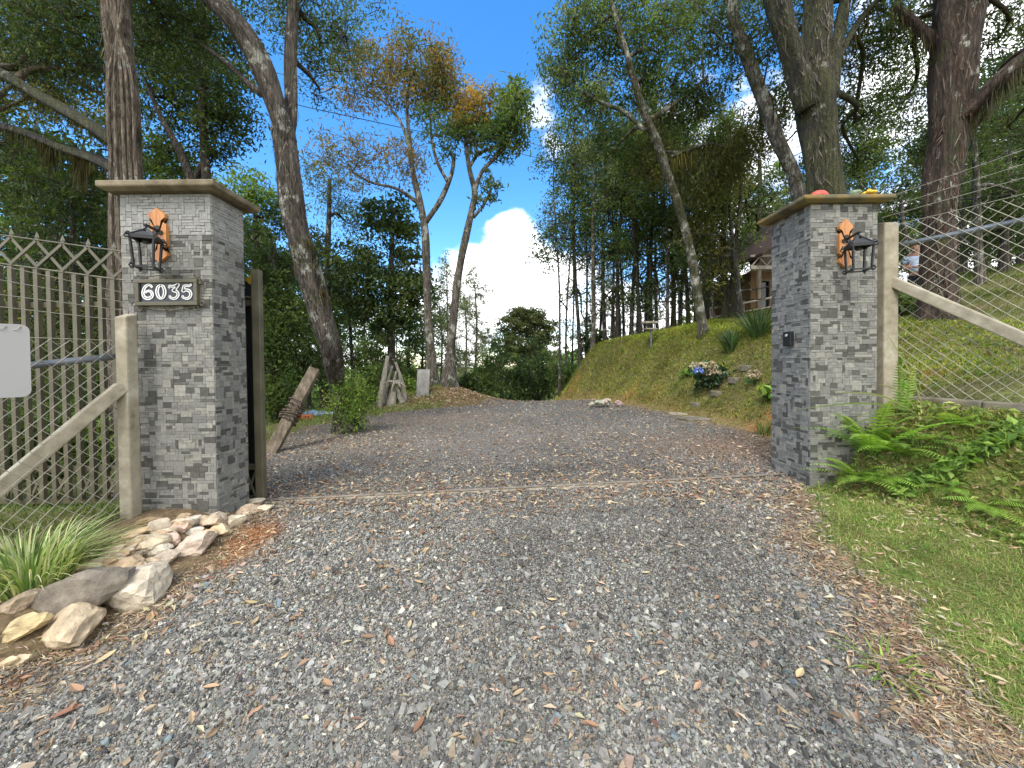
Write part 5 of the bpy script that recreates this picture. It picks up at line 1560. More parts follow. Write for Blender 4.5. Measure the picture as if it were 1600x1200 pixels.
# --- right of the drive: the big double-stemmed tree behind the pillar
T9 = limb([(1292, 560, 5.6, 40), (1290, 420, 5.6, 34), (1288, 290, 5.6, 29), (1282, 220, 5.6, 29), (1274, 150, 5.6, 33), (1270, 110, 5.6, 34)], 7, True, 1.25)
T9a = limb([(1262, 170, 5.55, 18.4), (1245, 110, 5.5, 18.4), (1228, 50, 5.45, 18.4), (1214, 0, 5.4, 18.4), (1200, -90, 5.3, 16.56), (1190, -200, 5.3, 11.04)])
T9b = limb([(1275, 160, 5.6, 22.08), (1276, 90, 5.6, 22.08), (1277, 30, 5.6, 22.08), (1280, -60, 5.6, 20.24), (1290, -190, 5.6, 12.88)])
T9c = limb([(1296, 150, 5.6, 13), (1305, 80, 5.7, 11), (1315, 30, 5.8, 10), (1328, -40, 5.9, 9)])
T9d = limb([(1305, 100, 5.7, 7), (1345, 30, 5.9, 6), (1390, -20, 6, 4)])
tree('massive mossy tree with two stems rising straight behind the right pillar', [T9, T9a, T9b, T9c, T9d],
     [PB(1330, 70, 70, 60, 6.6, 44, 26, 0.085, G_DARK, asp=.34), PB(1210, 60, 60, 60, 6.8, 40, 26, 0.085, G_DARK, asp=.34), PB(1350, 170, 50, 50, 7, 36, 26, 0.09, G_MID, asp=.34), PB(1270, -60, 150, 60, 6.0, 60, 28, 0.085, G_DARK, asp=.34),
      PB(1385, 60, 50, 60, 6.8, 34, 24, 0.085, G_TEAL, asp=.34), PB(1345, 250, 40, 36, 7.4, 24, 22, 0.09, G_MID)],
     'bark_moss', sides=22, bump=0.2, flakes=(700, 360, 420, 60), moss=[(T9a[0], 220, 0.05, 0.25, MOSS, 0.02), (T9[0][14:], 300, 0.04, 0.2, MOSS, 0.02), (T9d[0], 120, 0.1, 0.45, MOSS, 0.02), (T9c[0], 120, 0.06, 0.3, MOSS, 0.02)])
# pale leaning limb tree crossing in front
b10 = at(1262, 560, 7.0)
T10 = limb([(1275, 520, 7.0, 12.75), (1258, 400, 7, 11.05), (1244, 290, 7, 11.05), (1215, 220, 7, 11.05), (1190, 150, 7, 11.05), (1168, 90, 7, 10.2), (1150, 40, 7, 9.35), (1138, -20, 7, 8.5), (1120, -110, 7, 6.8)], 6, True, 1.3)
tree('pale lichen-spotted tree leaning left behind the right pillar', [T10],
     [PB(1150, 60, 56, 60, 7.4, 44, 24, 0.10, G_DARK, asp=.36), PB(1190, 190, 40, 56, 8, 36, 24, 0.10, G_OLIVE, asp=.34, hang=.8), PB(1130, -40, 90, 60, 7, 44, 26, 0.10, G_TEAL, asp=.34), PB(1225, 160, 30, 60, 7.4, 24, 22, 0.10, G_MID)],
     'bark_pale', sides=14, moss=[(T10[0][12:40], 240, 0.06, 0.35, MOSS, 0.022)])
# the large red-brown trunk with the person behind it
b11 = at(1461, 502, 5.4)
T11 = limb([(1466, 502, 5.4, 38), (1467, 440, 5.4, 28), (1469, 370, 5.4, 27), (1471, 300, 5.4, 28), (1480, 220, 5.4, 34), (1486, 140, 5.35, 36), (1492, 60, 5.3, 40), (1498, -20, 5.2, 42), (1506, -140, 5.1, 34)], 7, True, 1.15)
T11a = limb([(1492, 185, 5.3, 20), (1525, 165, 5.2, 18), (1562, 125, 5.0, 17), (1600, 92, 4.9, 17), (1680, 40, 4.8, 14)])
T11b = limb([(1478, 110, 5.4, 14), (1462, 70, 5.4, 12), (1435, 40, 5.5, 9), (1400, 10, 5.6, 6)])
T11c = limb([(1500, 40, 5.3, 22), (1530, -10, 5.2, 18), (1580, -80, 5.1, 14)])
tree('massive red-brown trunk on the right lawn with a thick mossy limb', [T11, T11a, T11b, T11c],
     [PB(1560, 50, 80, 56, 6.0, 46, 26, 0.085, G_DARK, asp=.34), PB(1420, 50, 60, 60, 6.4, 44, 26, 0.085, G_TEAL, asp=.3), PB(1410, 150, 44, 60, 7.4, 40, 26, 0.09, G_DARK, asp=.34), PB(1570, 190, 60, 60, 7.4, 44, 26, 0.09, G_DARK, asp=.34), PB(1500, -70, 170, 60, 5.4, 60, 26, 0.085, G_DARK, asp=.34),
      PB(1440, 230, 36, 50, 7.8, 26, 24, 0.09, G_DARK)],
     'bark_red', sides=24, bump=0.2, flakes=(1200, 80), flakepal=((.05, .03, .02), (.12, .075, .05), (.18, .12, .085), (.26, .21, .17)), moss=[(T11a[0], 1100, 0.05, 0.42, [(0.06, 0.055, 0.03), (0.10, 0.09, 0.06), (0.04, 0.04, 0.02)], 0.010), (T11[0][28:], 260, 0.05, 0.3, MOSS, 0.02), (T11b[0], 140, 0.06, 0.4, MOSS, 0.02)])
# leaning mottled tree on the bank
T8 = limb([(1101, 540, 8.6, 10.2), (1096, 500, 8.6, 7.14), (1088, 450, 8.6, 7.14), (1080, 400, 8.6, 6.8), (1064, 335, 8.5, 6.8), (1046, 280, 8.4, 6.8), (1028, 225, 8.3, 6.8), (1008, 180, 8.2, 6.12), (992, 130, 8.1, 5.1), (978, 80, 8, 4.08), (960, 20, 8, 3.4), (940, -60, 8, 2.72)], 6, True, 1.5)
T8a = limb([(1010, 190, 8.2, 4.08), (1035, 175, 8.3, 4.08), (1070, 150, 8.4, 3.4), (1105, 120, 8.5, 2.72)])
T8b = limb([(1008, 205, 8.2, 3.4), (975, 175, 8.3, 3.06), (940, 160, 8.4, 2.72), (905, 140, 8.5, 2.04)])
T8c = limb([(1050, 245, 8.4, 3.4), (1075, 235, 8.5, 3.4), (1110, 225, 8.6, 3.06), (1150, 240, 8.8, 2.04)])
tree('tall mottled tree leaning left over the drive from the top of the bank', [T8, T8a, T8b, T8c],
     [PB(900, 60, 50, 60, 8.8, 50, 24, 0.12, G_TEAL, asp=.36), PB(965, 50, 60, 56, 8.6, 54, 26, 0.12, G_TEAL, asp=.36), PB(1030, 70, 60, 66, 8.4, 56, 26, 0.12, G_MID, asp=.36), PB(1085, 150, 56, 60, 8.6, 54, 26, 0.12, G_DARK, asp=.36), PB(920, 150, 46, 40, 8.8, 34, 22, 0.12, G_TEAL, asp=.36),
      PB(960, -40, 110, 50, 8.4, 50, 26, 0.12, G_TEAL, asp=.36), PB(1085, 40, 50, 50, 8.8, 36, 24, 0.12, G_TEAL, asp=.36), PB(880, 110, 36, 60, 9, 44, 22, 0.11, G_TEAL, asp=.36), PB(1105, 270, 56, 40, 9, 60, 34, 0.13, [(0.10, 0.105, 0.028), (0.14, 0.14, 0.038), (0.08, 0.085, 0.022)], asp=.18, hang=1.6, up=2.0), PB(1160, 235, 40, 40, 8.6, 40, 30, 0.13, [(0.10, 0.105, 0.028), (0.14, 0.14, 0.038), (0.08, 0.085, 0.022)], asp=.18, hang=1.6, up=2.0), PB(960, 230, 46, 40, 9.4, 44, 22, 0.11, G_MID, asp=.36), PB(1020, 250, 44, 44, 9.4, 44, 22, 0.11, G_OLIVE, asp=.36), PB(1000, 140, 50, 40, 8.8, 30, 20, 0.12, G_MID, asp=.36)],
     'bark_mottled', sides=14, moss=[(T8[0][20:56], 260, 0.06, 0.28, MOSS, 0.022), (T8c[0], 240, 0.12, 0.55, [(0.085, 0.078, 0.018), (0.12, 0.105, 0.028), (0.06, 0.058, 0.016)], 0.026), (T8a[0], 140, 0.1, 0.4, MOSS, 0.022)])

# --- the row of slender trees along the top of the bank (pixel of base, depth, half width, top, lean, bark, crown at)
ROW = [(874, 588, 13.0, 3.0, 230, -4, 'bark_dark', 'thin dark sapling nearest the gap, at the left end of the bank row'),
       (893, 566, 15.5, 2.2, 250, 6, 'bark', None), (908, 572, 13.0, 5.0, 200, -18, 'bark', 'grey-barked slender tree second in the bank row'),
       (926, 566, 12.5, 6.0, 150, 8, 'bark_pale', 'palest trunk in the left half of the bank row'), (946, 556, 13.0, 5.0, 190, -6, 'bark_dark', None),
       (964, 552, 12.2, 5.5, 240, 10, 'bark', None), (975, 548, 14.5, 3.5, 260, -10, 'bark_dark', None), (986, 545, 12.0, 5.0, 200, 6, 'bark_dark', None),
       (1001, 545, 11.5, 5.0, 220, -14, 'bark', None), (1006, 541, 14.0, 3.6, 240, 12, 'bark_dark', None), (1016, 538, 12.0, 6.5, 150, 2, 'bark_dark', 'straight dark trunk right behind the bird table'),
       (1043, 535, 11.0, 4.5, 200, -6, 'bark_pale', None), (1052, 532, 11.6, 6.5, 180, 6, 'bark_moss', None), (1076, 528, 11.0, 5.5, 240, -12, 'bark_moss', None),
       (1118, 520, 10.2, 4.5, 330, -24, 'bark_pale', 'thin pale trunk leaning just right of the tall mottled tree'), (1134, 512, 10.0, 10.0, 220, -2, 'bark_moss', None),
       (1147, 512, 9.8, 9.0, 260, 6, 'bark_moss', None), (1158, 508, 9.6, 7.0, 240, -20, 'bark_dark', None), (1110, 515, 13.0, 7.0, 200, 2, 'bark_dark', None), (884, 575, 14.0, 2.6, 260, 8, 'bark_pale', None), (917, 568, 15.0, 3.2, 230, -6, 'bark_pale', None), (936, 560, 15.0, 3.4, 250, 10, 'bark', None), (955, 554, 14.0, 3.4, 220, 4, 'bark_pale', None), (970, 550, 16.0, 3.0, 260, -8, 'bark_pale', None), (994, 545, 14.5, 3.4, 240, 8, 'bark_pale', None), (1028, 538, 13.0, 4.0, 230, -8, 'bark_pale', None), (1062, 530, 13.5, 4.4, 230, 6, 'bark_pale', None), (1087, 524, 12.5, 4.0, 260, -10, 'bark_pale', None)]
for n, (px, pyb, Y, rw, top, lean, bark, lab) in enumerate(ROW):
    bl = []
    a = px + lean
    pal = [G_MID, G_TEAL, G_MID, G_GREY][n % 4] if px < 1000 else [G_MID, G_DARK, G_OLIVE, G_MID][n % 4]
    bl.append(PB(a, top + 15, 38, 56, Y, 46, 24, 0.125, pal, asp=.4))
    bl.append(PB(a + (-1) ** n * 26, top + 95, 34, 50, Y, 36, 24, 0.125, pal, asp=.4))
    bl.append(PB(a - (-1) ** n * 22, top + 165 if top < 240 else 385, 28, 40, Y, 24, 20, 0.12, G_MID, asp=.4))
    if px > 1140: bl = [PB(a - 10, min(top, 250) - 10, 34, 40, Y, 36, 24, .12, pal, asp=.4)]
    if n % 2 == 0 and px < 1140:
        bl.append(PB(px + 14, pyb - 75, 22, 30, Y + .4, 12, 14, 0.12, G_DARK, asp=.4))
    rw *= .66
    if 900 < px < 1130: bl.append(PB(px - 18, 400 + 30 * ((n * 7) % 3), 20, 34, Y + .3, 16, 16, 0.11, [G_DARK, G_MID, G_TEAL][n % 3], asp=.4))
    simple(lab or ('slender mossy trunk in the dark bank row beside the cabin' if px > 1040 else 'slender dark trunk in the middle of the bank row, left of the mottled tree'), px, pyb, Y, rw, top, bl, bark, lean, 'row of slender trees along the bank', 'slender_tree', wig=2.2)
# low broad canopy above the row
simple('dense small-leaved tree hanging over the cabin roof', 1185, 500, 12.5, 8, 250,
       [PB(1120, 300, 50, 50, 11, 50, 28, 0.13, G_OLIVE, asp=.36, hang=.6), PB(1170, 310, 46, 50, 11.5, 46, 28, 0.13, G_DARK, asp=.36), PB(1100, 380, 40, 40, 12.5, 34, 28, 0.13, G_DARK, asp=.36), PB(1200, 335, 36, 20, 14.5, 28, 26, 0.13, G_DARK)], 'bark_moss')

# --- trees on the right lawn behind the fence
for n, (px, pyb, Y, rw, top, lean, bark, blobs, lab) in enumerate((
    (1532, 452, 8.2, 9, 150, -14, 'bark_pale', [PB(1520, 200, 50, 56, 8.6, 40, 24, 0.12, G_DARK, asp=.36), PB(1560, 300, 50, 44, 9, 40, 24, 0.12, G_DARK, asp=.36)], 'pale thin trunk standing right of the massive red-brown trunk'),
    (1568, 440, 9.2, 9, 150, 10, 'bark', [PB(1590, 280, 50, 60, 9.4, 44, 24, 0.12, G_DARK, asp=.36), PB(1580, 370, 44, 40, 9.8, 36, 24, 0.12, G_DARK, asp=.36)], 'grey trunk near the right edge of the lawn'),
    (1600, 436, 10.5, 8, 160, 8, 'bark_dark', [PB(1610, 320, 50, 60, 10.6, 40, 24, 0.13, G_DARK, asp=.36)], 'dark trunk at the far right edge of the lawn'),
    (1428, 452, 11.0, 6, 300, -22, 'bark_dark', [PB(1402, 330, 36, 34, 11.5, 34, 26, 0.13, G_DARK, asp=.38), PB(1410, 395, 30, 36, 11.5, 30, 26, 0.13, G_MID, asp=.38), PB(1440, 280, 30, 36, 11, 22, 22, 0.13, G_DARK)], 'crooked dark tree behind the fence post of the right pillar'),
    (1505, 440, 12.0, 7, 180, 4, 'bark_dark', [PB(1505, 300, 44, 60, 12, 50, 26, 0.14, G_DARK, asp=.36), PB(1530, 390, 50, 36, 12, 44, 26, 0.14, G_DARK, asp=.36), PB(1480, 400, 36, 36, 12.4, 30, 26, 0.14, G_DARK)], 'dark tree in the thicket behind the red-brown trunk'),
    (1340, 470, 12.0, 6, 200, 10, 'bark_dark', [PB(1350, 300, 44, 40, 12, 40, 26, 0.14, G_DARK, asp=.36), PB(1365, 230, 44, 40, 12, 36, 24, 0.14, G_MID, asp=.36)], 'dark tree seen just above the right pillar cap'))):
    simple(lab, px, pyb, Y, rw, top, blobs, bark, lean)

# --- woodland further back: copies of three prototypes
def proto(label, hgt, cr, pal, bark, n1, L, group, asp=.42, low=0.35):
    root = thing('woodland_tree', label, 'tree', (0, 0, 0), group)
    tr = MB(); lv = MB()
    P = crom([(0, 0, -0.3), (0.08, 0.03, hgt * .3), (-0.05, 0.05, hgt * .62), (0.1, -0.05, hgt * .95)], 7)
    R = np.linspace(0.13, 0.04, len(P)); tube(tr, P, R, 8, bump=0.08)
    bl = []
    k = 6
    for i in range(k):
        t = low + (1 - low) * i / (k - 1)
        a = i * 2.4
        w_ = cr * (1.0 - 0.45 * abs(t - 0.62) / 0.4)
        bl.append(((w_ * .55 * math.cos(a), w_ * .55 * math.sin(a), hgt * t), (w_ * .75, w_ * .75, hgt * 0.12), n1, 26, L, pal, {'asp': asp, 'up': .4}))
    crown_fill(tr, lv, (P[6:], R[6:]), bl)
    tr.build('trunk', M[bark], root, None, True); lv.build('crown', M['leaf'], root)
    return root
GW = 'woodland trees behind the drive'
PR = [proto('dark bushy woodland tree standing well behind the drive', 9.0, 2.1, G_DARK, 'bark_dark', 36, 0.20, GW),
      proto('mid green woodland tree standing well behind the drive', 7.5, 1.9, G_MID, 'bark', 34, 0.19, GW),
      proto('thin grey-green woodland tree standing well behind the drive', 10.0, 1.5, G_GREY, 'bark_pale', 22, 0.20, GW, .3)]
used = [False] * 3
spots = []
for (px, Y, k, s) in ((30, 8.5, 0, .8), (95, 7.6, 0, .62), (150, 9.5, 0, .8), (230, 11, 1, .8), (285, 13, 0, .9), (-60, 9, 0, .9), (350, 14, 0, .9), (60, 13, 1, .9), (170, 14, 0, 1.0), (400, 16, 0, .85), (440, 18, 1, .9), (480, 16, 0, .8),
                      (550, 18, 0, .85), (570, 22, 1, .9), (640, 19, 0, .75), (700, 20, 2, .75), (728, 24, 2, .8), (745, 19, 2, .62), (690, 26, 0, .8), (530, 24, 0, 1.0), (660, 15.5, 1, .5), (590, 15.5, 1, .45), (500, 11.5, 1, .42),
                      (915, 22, 0, .45), (960, 19, 2, .7), (1010, 20, 1, .55), (1060, 18, 2, .8), (1100, 18, 2, .9), (1150, 16, 0, .7), (1195, 17, 0, .8), (1240, 16, 1, .9), (1300, 15, 0, .8), (1345, 17, 2, 1.0), (1395, 16, 1, .55),
                      (1440, 17, 0, .8), (1490, 16, 0, .9), (1540, 14, 0, .9), (1590, 14, 0, .9), (1650, 13, 0, .9), (1570, 19, 0, 1.1), (1450, 22, 2, 1.1), (866, 30, 1, .5), (760, 33, 1, .5), (720, 36, 0, .6), (620, 32, 0, .9), (782, 21, 0, .40), (842, 22, 0, .42), (812, 24, 1, .42), (765, 19, 0, .42), (858, 19, 1, .32)):
    x = (px - 800) / F * Y
    o = PR[k] if not used[k] else copy_tree(PR[k])
    used[k] = True
    o.location = (x, Y, hz(x, Y) - 0.05)
    o.rotation_euler = (0, 0, rng.uniform(0, 6.28))
    q = s * rng.uniform(.92, 1.08)
    o.scale = (q * rng.uniform(.9, 1.1), q * rng.uniform(.9, 1.1), q)
bpy.context.view_layer.update()

# --- the rounded tree in the gap
Yf = 34.0
c = at(822, 520, Yf)
base = np.array((c[0] + 0.6, Yf, hz(c[0], Yf)))
root = thing('umbrella_pine', 'round olive-green tree standing alone in the gap at the end of the drive', 'tree', base)
tr = MB(); lv = MB()
P = crom([(base[0], Yf, base[2] - 0.3), (base[0] - .2, Yf, (base[2] + c[2]) / 2), (c[0], Yf, c[2] + 1.0)], 8)
tube(tr, P, np.linspace(0.22, 0.08, len(P)), 9)
bl = []
for (dx, dz, r) in ((0, 1.1, 1.6), (-1.4, 0.6, 1.4), (1.45, 0.6, 1.4), (-1.8, -0.6, 1.2), (1.8, -0.6, 1.2), (0.2, 0.1, 1.6), (0.6, -1.2, 1.5), (-.8, -1.3, 1.4), (-.7, 1.5, 1.2), (.8, 1.45, 1.2), (-1.5, -1.9, 1.2), (1.6, -2.0, 1.2), (0, -2.3, 1.5)):
    bl.append((c + np.array((dx, rng.uniform(-.8, .8), dz)), (r, r, r * .7), 60, 26, 0.24, [(0.085, 0.10, 0.034), (0.11, 0.125, 0.045), (0.065, 0.08, 0.028)], {'asp': .5, 'up': -.2}))
crown_fill(tr, lv, (P[6:], np.full(len(P) - 6, .1)), bl)
tr.build('trunk', M['bark'], root, None, True); lv.build('crown', M['leaf'], root)

# --- far wood beyond the crest: one mass nobody could count
lv = MB()
n = 26000
ang = rng.uniform(-1.05, 1.05, n)
d = rng.uniform(48, 75, n)
x = np.sin(ang) * d; y = np.cos(ang) * d
hgt = 2.2 + 1.2 * np.sin(ang * 19) + 0.9 * np.sin(ang * 43 + 1) + 1.1 * np.abs(ang) * 2.5
z = H(x, y) + hgt * rng.random(n) ** 0.7 * 1.6
leaves(lv, np.stack((x, y, z), 1), 0.9 * rng.uniform(.6, 1.3, n), 0.55, pick(G_MID + G_LIGHT[2:] + G_DARK, n, .3), 0.0)
o = structure(lv.build('far_wood', M['leaf'], None, (0, 0, 0)), 'stuff'); o['label'] = 'distant mass of green woodland beyond the crest of the drive'; o['category'] = 'woodland'
# ------------------------------------------------------------------ shrubs and plants
def shrub(label, c, r, ncl, nlf, L, pal, asp=.35, name='shrub', cat='shrub', group=None, up=-.2, mat='leaf', stems=9, spread=.16):
    c = np.asarray(c, float); r = np.asarray(r, float)
    root = thing(name, label, cat, c, group)
    tr = MB(); lv = MB()
    v = rng.normal(size=(ncl, 3)); v /= np.linalg.norm(v, axis=1, keepdims=True)
    cen = c + np.array((0, 0, r[2] * 0.98)) + v * r * rng.random((ncl, 1)) ** .4
    cen[:, 2] = np.maximum(cen[:, 2], H(cen[:, 0], cen[:, 1]) + 0.05)
    for k in range(stems):
        e = cen[rng.integers(0, ncl)]
        b = c + np.array((rng.normal(0, r[0] * .12), rng.normal(0, r[1] * .12), -0.05))
        tube(tr, crom([b, (b * .5 + e * .5) + rng.normal(0, .06, 3) * r, e], 4), np.linspace(.014, .004, 9), 5)
    n = ncl * nlf; ci = np.repeat(np.arange(ncl), nlf)
    C = cen[ci] + rng.normal(size=(n, 3)) * spread * float(np.mean(r)) ** .7
    col = np.clip(pick(pal, ncl, .3)[ci] * (1 + rng.uniform(-.3, .3, (n, 1))), .003, 1)
    ln = L * rng.uniform(.6, 1.25, n)
    leaves(lv, C, ln, ln * asp, col, up)
    tr.build('stems', M['bark'], root); lv.build('foliage', M[mat], root)
    return root
G_BUSH = [(0.13, 0.21, 0.045), (0.18, 0.28, 0.055), (0.09, 0.15, 0.035), (0.27, 0.35, 0.06)]
p = g(552, 672)
shrub('bright leafy bush growing against the base of the crooked tree', (p[0] + .08, p[1] - 0.30, hz(p[0] + .08, p[1] - .3)), (0.40, 0.30, 0.50), 130, 26, 0.06, G_BUSH, .3)
for (px, py, rx, ry, Y, pal, lab) in ((762, 632, 26, 45, 14.5, G_MID, 'round green bush at the right end of the mound'), (735, 628, 20, 26, 15.5, G_DARK, 'dark bush behind the two pale trees on the mound'),
                                     (800, 634, 34, 40, 16, G_DARK, 'dark shrub low in the gap where the drive dips away'), (842, 632, 24, 36, 16.5, G_DARK, 'leafy shrub at the foot of the bank end'),
                                     (440, 640, 30, 40, 7.8, G_MID, 'mid green shrub behind the leaning beam'), (590, 640, 30, 34, 10.5, G_MID, 'green shrub between the bush and the log stack'), (640, 618, 20, 24, 13, G_LIGHT, 'pale green shrub behind the log stack'),
                                     (885, 588, 30, 24, 14.0, G_MID, 'leafy scrub at the far left end of the bank top'), (930, 565, 26, 20, 13.6, G_DARK, 'dark scrub under the slender trees'), (1404, 500, 22, 16, 6.6, G_MID, 'leafy shrub behind the post of the right fence')):
    q = at(px, py, Y); q[2] = hz(q[0], q[1])
    a = rx / F * Y; b = ry / F * Y
    shrub(lab, q, (a, a * .8, b), int(40 + 20 * a), 26, 0.075 + 0.006 * Y, pal, .42)
for (px, py, rx, ry, Y, pal, lab) in ((40, 720, 70, 100, 3.9, G_MID, 'leafy shrub seen through the gate bars at far left'), (120, 740, 60, 70, 4.3, G_LIGHT, 'yellow-green weeds seen through the lower gate bars'), (150, 640, 70, 90, 5.0, G_DARK, 'dark shrub behind the gate bars beside the number pillar'),
                                      (40, 600, 90, 90, 5.6, G_DARK, 'tall dark shrub behind the blank sign plate'), (100, 500, 100, 70, 6.6, G_OLIVE, 'olive shrub behind the upper gate bars'), (110, 330, 0, 0, 0, None, None)):
    if pal is None: continue
    q = at(px, py, Y); zc = q[2]; q[2] = hz(q[0], q[1])
    a = rx / F * Y; b = max(0.3, (zc - q[2] + ry / F * Y) / 2)
    shrub(lab, q, (a, a * .7, b), 90, 28, 0.085, pal, .36)
# dark drooping conifer mass behind the gate
def conif(label, px, Y, ztop_px, wpx, n):
    q = at(px, 600, Y); q[2] = hz(q[0], q[1]); zt = at(px, ztop_px, Y)[2]
    root = thing('cypress', label, 'tree', q)
    tr = MB(); lv = MB()
    tube(tr, [(q[0], q[1], q[2] - .1), (q[0], q[1], zt)], [0.12, 0.02], 8)
    hgt = zt - q[2]
    for k in range(n):
        t = rng.uniform(0.12, 1.0)
        a = rng.uniform(0, 6.28); ln = wpx / F * Y * (1.08 - 0.55 * t) * rng.uniform(.6, 1.1)
        b0 = np.array((q[0], q[1], q[2] + hgt * t))
        e = b0 + np.array((math.cos(a) * ln, math.sin(a) * ln, -0.22 * ln))
        P = crom([b0, b0 * .5 + e * .5 + np.array((0, 0, .12 * ln)), e], 5)
        tube(tr, P, np.linspace(.016, .004, len(P)), 4, cap=False)
        m_ = 70
        j = rng.integers(2, len(P), m_)
        C = P[j] + rng.normal(0, .07, (m_, 3)); C[:, 2] -= np.abs(rng.normal(0, .09, m_))
        leaves(lv, C, 0.13 * rng.uniform(.6, 1.3, m_), 0.028, pick(G_DARK, m_, .4) * 0.75, 1.3)
    tr.build('trunk', M['bark_dark'], root); lv.build('crown', M['leaf'], root)
conif('dark drooping conifer behind the gate, under the mossy limbs', 120, 6.8, 285, 150, 90)

def tuft(label, c, n, lmin, lmax, wd, pal, spread, lean, droop, name, cat, group=None, segs=5, mat='grass', part='blades', fold=None):
    c = np.asarray(c, float)
    B = np.zeros((n, 3)); a = rng.uniform(0, 6.28, n); q = rng.random(n) ** .5 * spread
    B[:, 0] = c[0] + q * np.cos(a); B[:, 1] = c[1] + q * np.sin(a)
    B[:, 2] = H(B[:, 0], B[:, 1]) - 0.01
    le = lean * rng.random(n) ** .7
    aa = a + rng.normal(0, .5, n)
    D = np.stack((np.cos(aa) * le, np.sin(aa) * le, np.ones(n)), 1)
    mb = MB(); blades(mb, B, D, rng.uniform(lmin, lmax, n), wd * rng.uniform(.6, 1.2, n), pick(pal, n, .25), droop, segs)
    return tag(mb.build(name, M[mat], None, c), label, cat, group)
# striped grass clump at the left: green blades and cream-edged blades
p = g(70, 905)
spid = thing('striped_grass', 'large clump of cream-striped grass by the stones under the left fence', 'ornamental grass', p)
for part, n, pal in (('green_blades', 240, [(0.15, 0.23, 0.06), (0.20, 0.28, 0.08), (0.11, 0.18, 0.045)]), ('cream_blades', 330, [(0.46, 0.47, 0.24), (0.38, 0.42, 0.19), (0.54, 0.52, 0.31), (0.30, 0.36, 0.14)])):
    a = rng.uniform(0, 6.28, n); q = rng.random(n) ** .5 * 0.20
    B = np.stack((p[0] - 0.09 + q * np.cos(a), p[1] + q * np.sin(a) * .8, 0 * a), 1); B[:, 2] = H(B[:, 0], B[:, 1]) - .01
    le = .85 * rng.random(n) ** .7
    D = np.stack((np.cos(a) * le, np.sin(a) * le, np.ones(n)), 1)
    mb = MB(); blades(mb, B, D, rng.uniform(.24, .46, n), 0.0105 * rng.uniform(.6, 1.25, n), pick(pal, n, .2), 0.75, 7)
    mb.build(part, M['grass'], spid)
# spiky plants on the bank
SP = [(0.045, 0.085, 0.03), (0.06, 0.11, 0.035), (0.08, 0.13, 0.045), (0.035, 0.065, 0.028)]
for (px, py, n, L, lab) in ((1143, 545, 80, 0.62, 'smaller spiky dark green clump on the bank'), (1184, 525, 110, 0.85, 'larger spiky dark green clump close to the right pillar')):
    c = g(px, py)
    tuft(lab, c, n, L * .6, L * 1.05, 0.030, SP, 0.10, 0.95, 0.35, 'spiky_plant', 'plant', None, 5, 'leaf_gloss')
# hydrangea
p = g(1112, 606)
t_ = shrub('hydrangea bush with one blue bloom and faded cream blooms on the bank', p, (0.30, 0.26, 0.22), 46, 8, 0.12, [(0.03, 0.07, 0.03), (0.05, 0.10, 0.045), (0.04, 0.085, 0.03)], .72, 'hydrangea', 'flower bush', None, .2, 'leaf_gloss', 10, .14)
def bloom(mb, c, r, pal, n=130):
    v = rng.normal(size=(n, 3)); v[:, 2] = np.abs(v[:, 2]) * .9 - .25
    v /= np.linalg.norm(v, axis=1, keepdims=True)
    C = c + v * r * rng.uniform(.8, 1.05, (n, 1))
    leaves(mb, C, r * .42, r * .34, pick(pal, n, .2), 0, .05)
YB = p[1] - 0.22
for (px, py, r, pal, lab) in ((1091, 581, 0.085, [(0.12, 0.20, 0.62), (0.18, 0.28, 0.70), (0.25, 0.33, 0.66)], 'blue bloom'), (1098, 574, 0.10, [(0.44, 0.38, 0.25), (0.36, 0.31, 0.20)], None), (1112, 573, 0.10, [(0.46, 0.38, 0.24), (0.38, 0.32, 0.2)], None), (1107, 584, 0.085, [(0.44, 0.32, 0.24), (0.36, 0.28, 0.2)], None), (1085, 573, 0.08, [(0.42, 0.38, 0.27)], None), (1118, 582, 0.09, [(0.42, 0.36, 0.24)], None)):
    c = at(px, py, YB + 0.06 * (lab is None) + rng.uniform(-.03, .08)); mb = MB(); bloom(mb, c, r, pal)
    o = mb.build('bloom', M['litter'], t_)
    if lab: o['label'] = lab
p = g(1178, 604)
t_ = thing('hydrangea', 'single faded cream bloom on a stem low on the bank near the right pillar', 'flower', p)
mb = MB(); tube(mb, [p - np.array((0, 0, .03)), p + np.array((0, 0, .14))], .008, 5, (.08, .1, .03)); mb.build('stem', M['leaf'], t_)
mb = MB(); bloom(mb, p + np.array((0, 0, .18)), .10, [(0.42, 0.33, 0.22), (0.34, 0.27, 0.18)]); mb.build('bloom', M['litter'], t_)
mb = MB(); n = 10; leaves(mb, p + rng.normal(0, .06, (n, 3)) * np.array((1, 1, .4)) + np.array((0, 0, .08)), .12, .08, pick([(0.05, 0.10, 0.04)], n), .2); mb.build('foliage', M['leaf_gloss'], t_)
p = g(1098, 560 + 18)
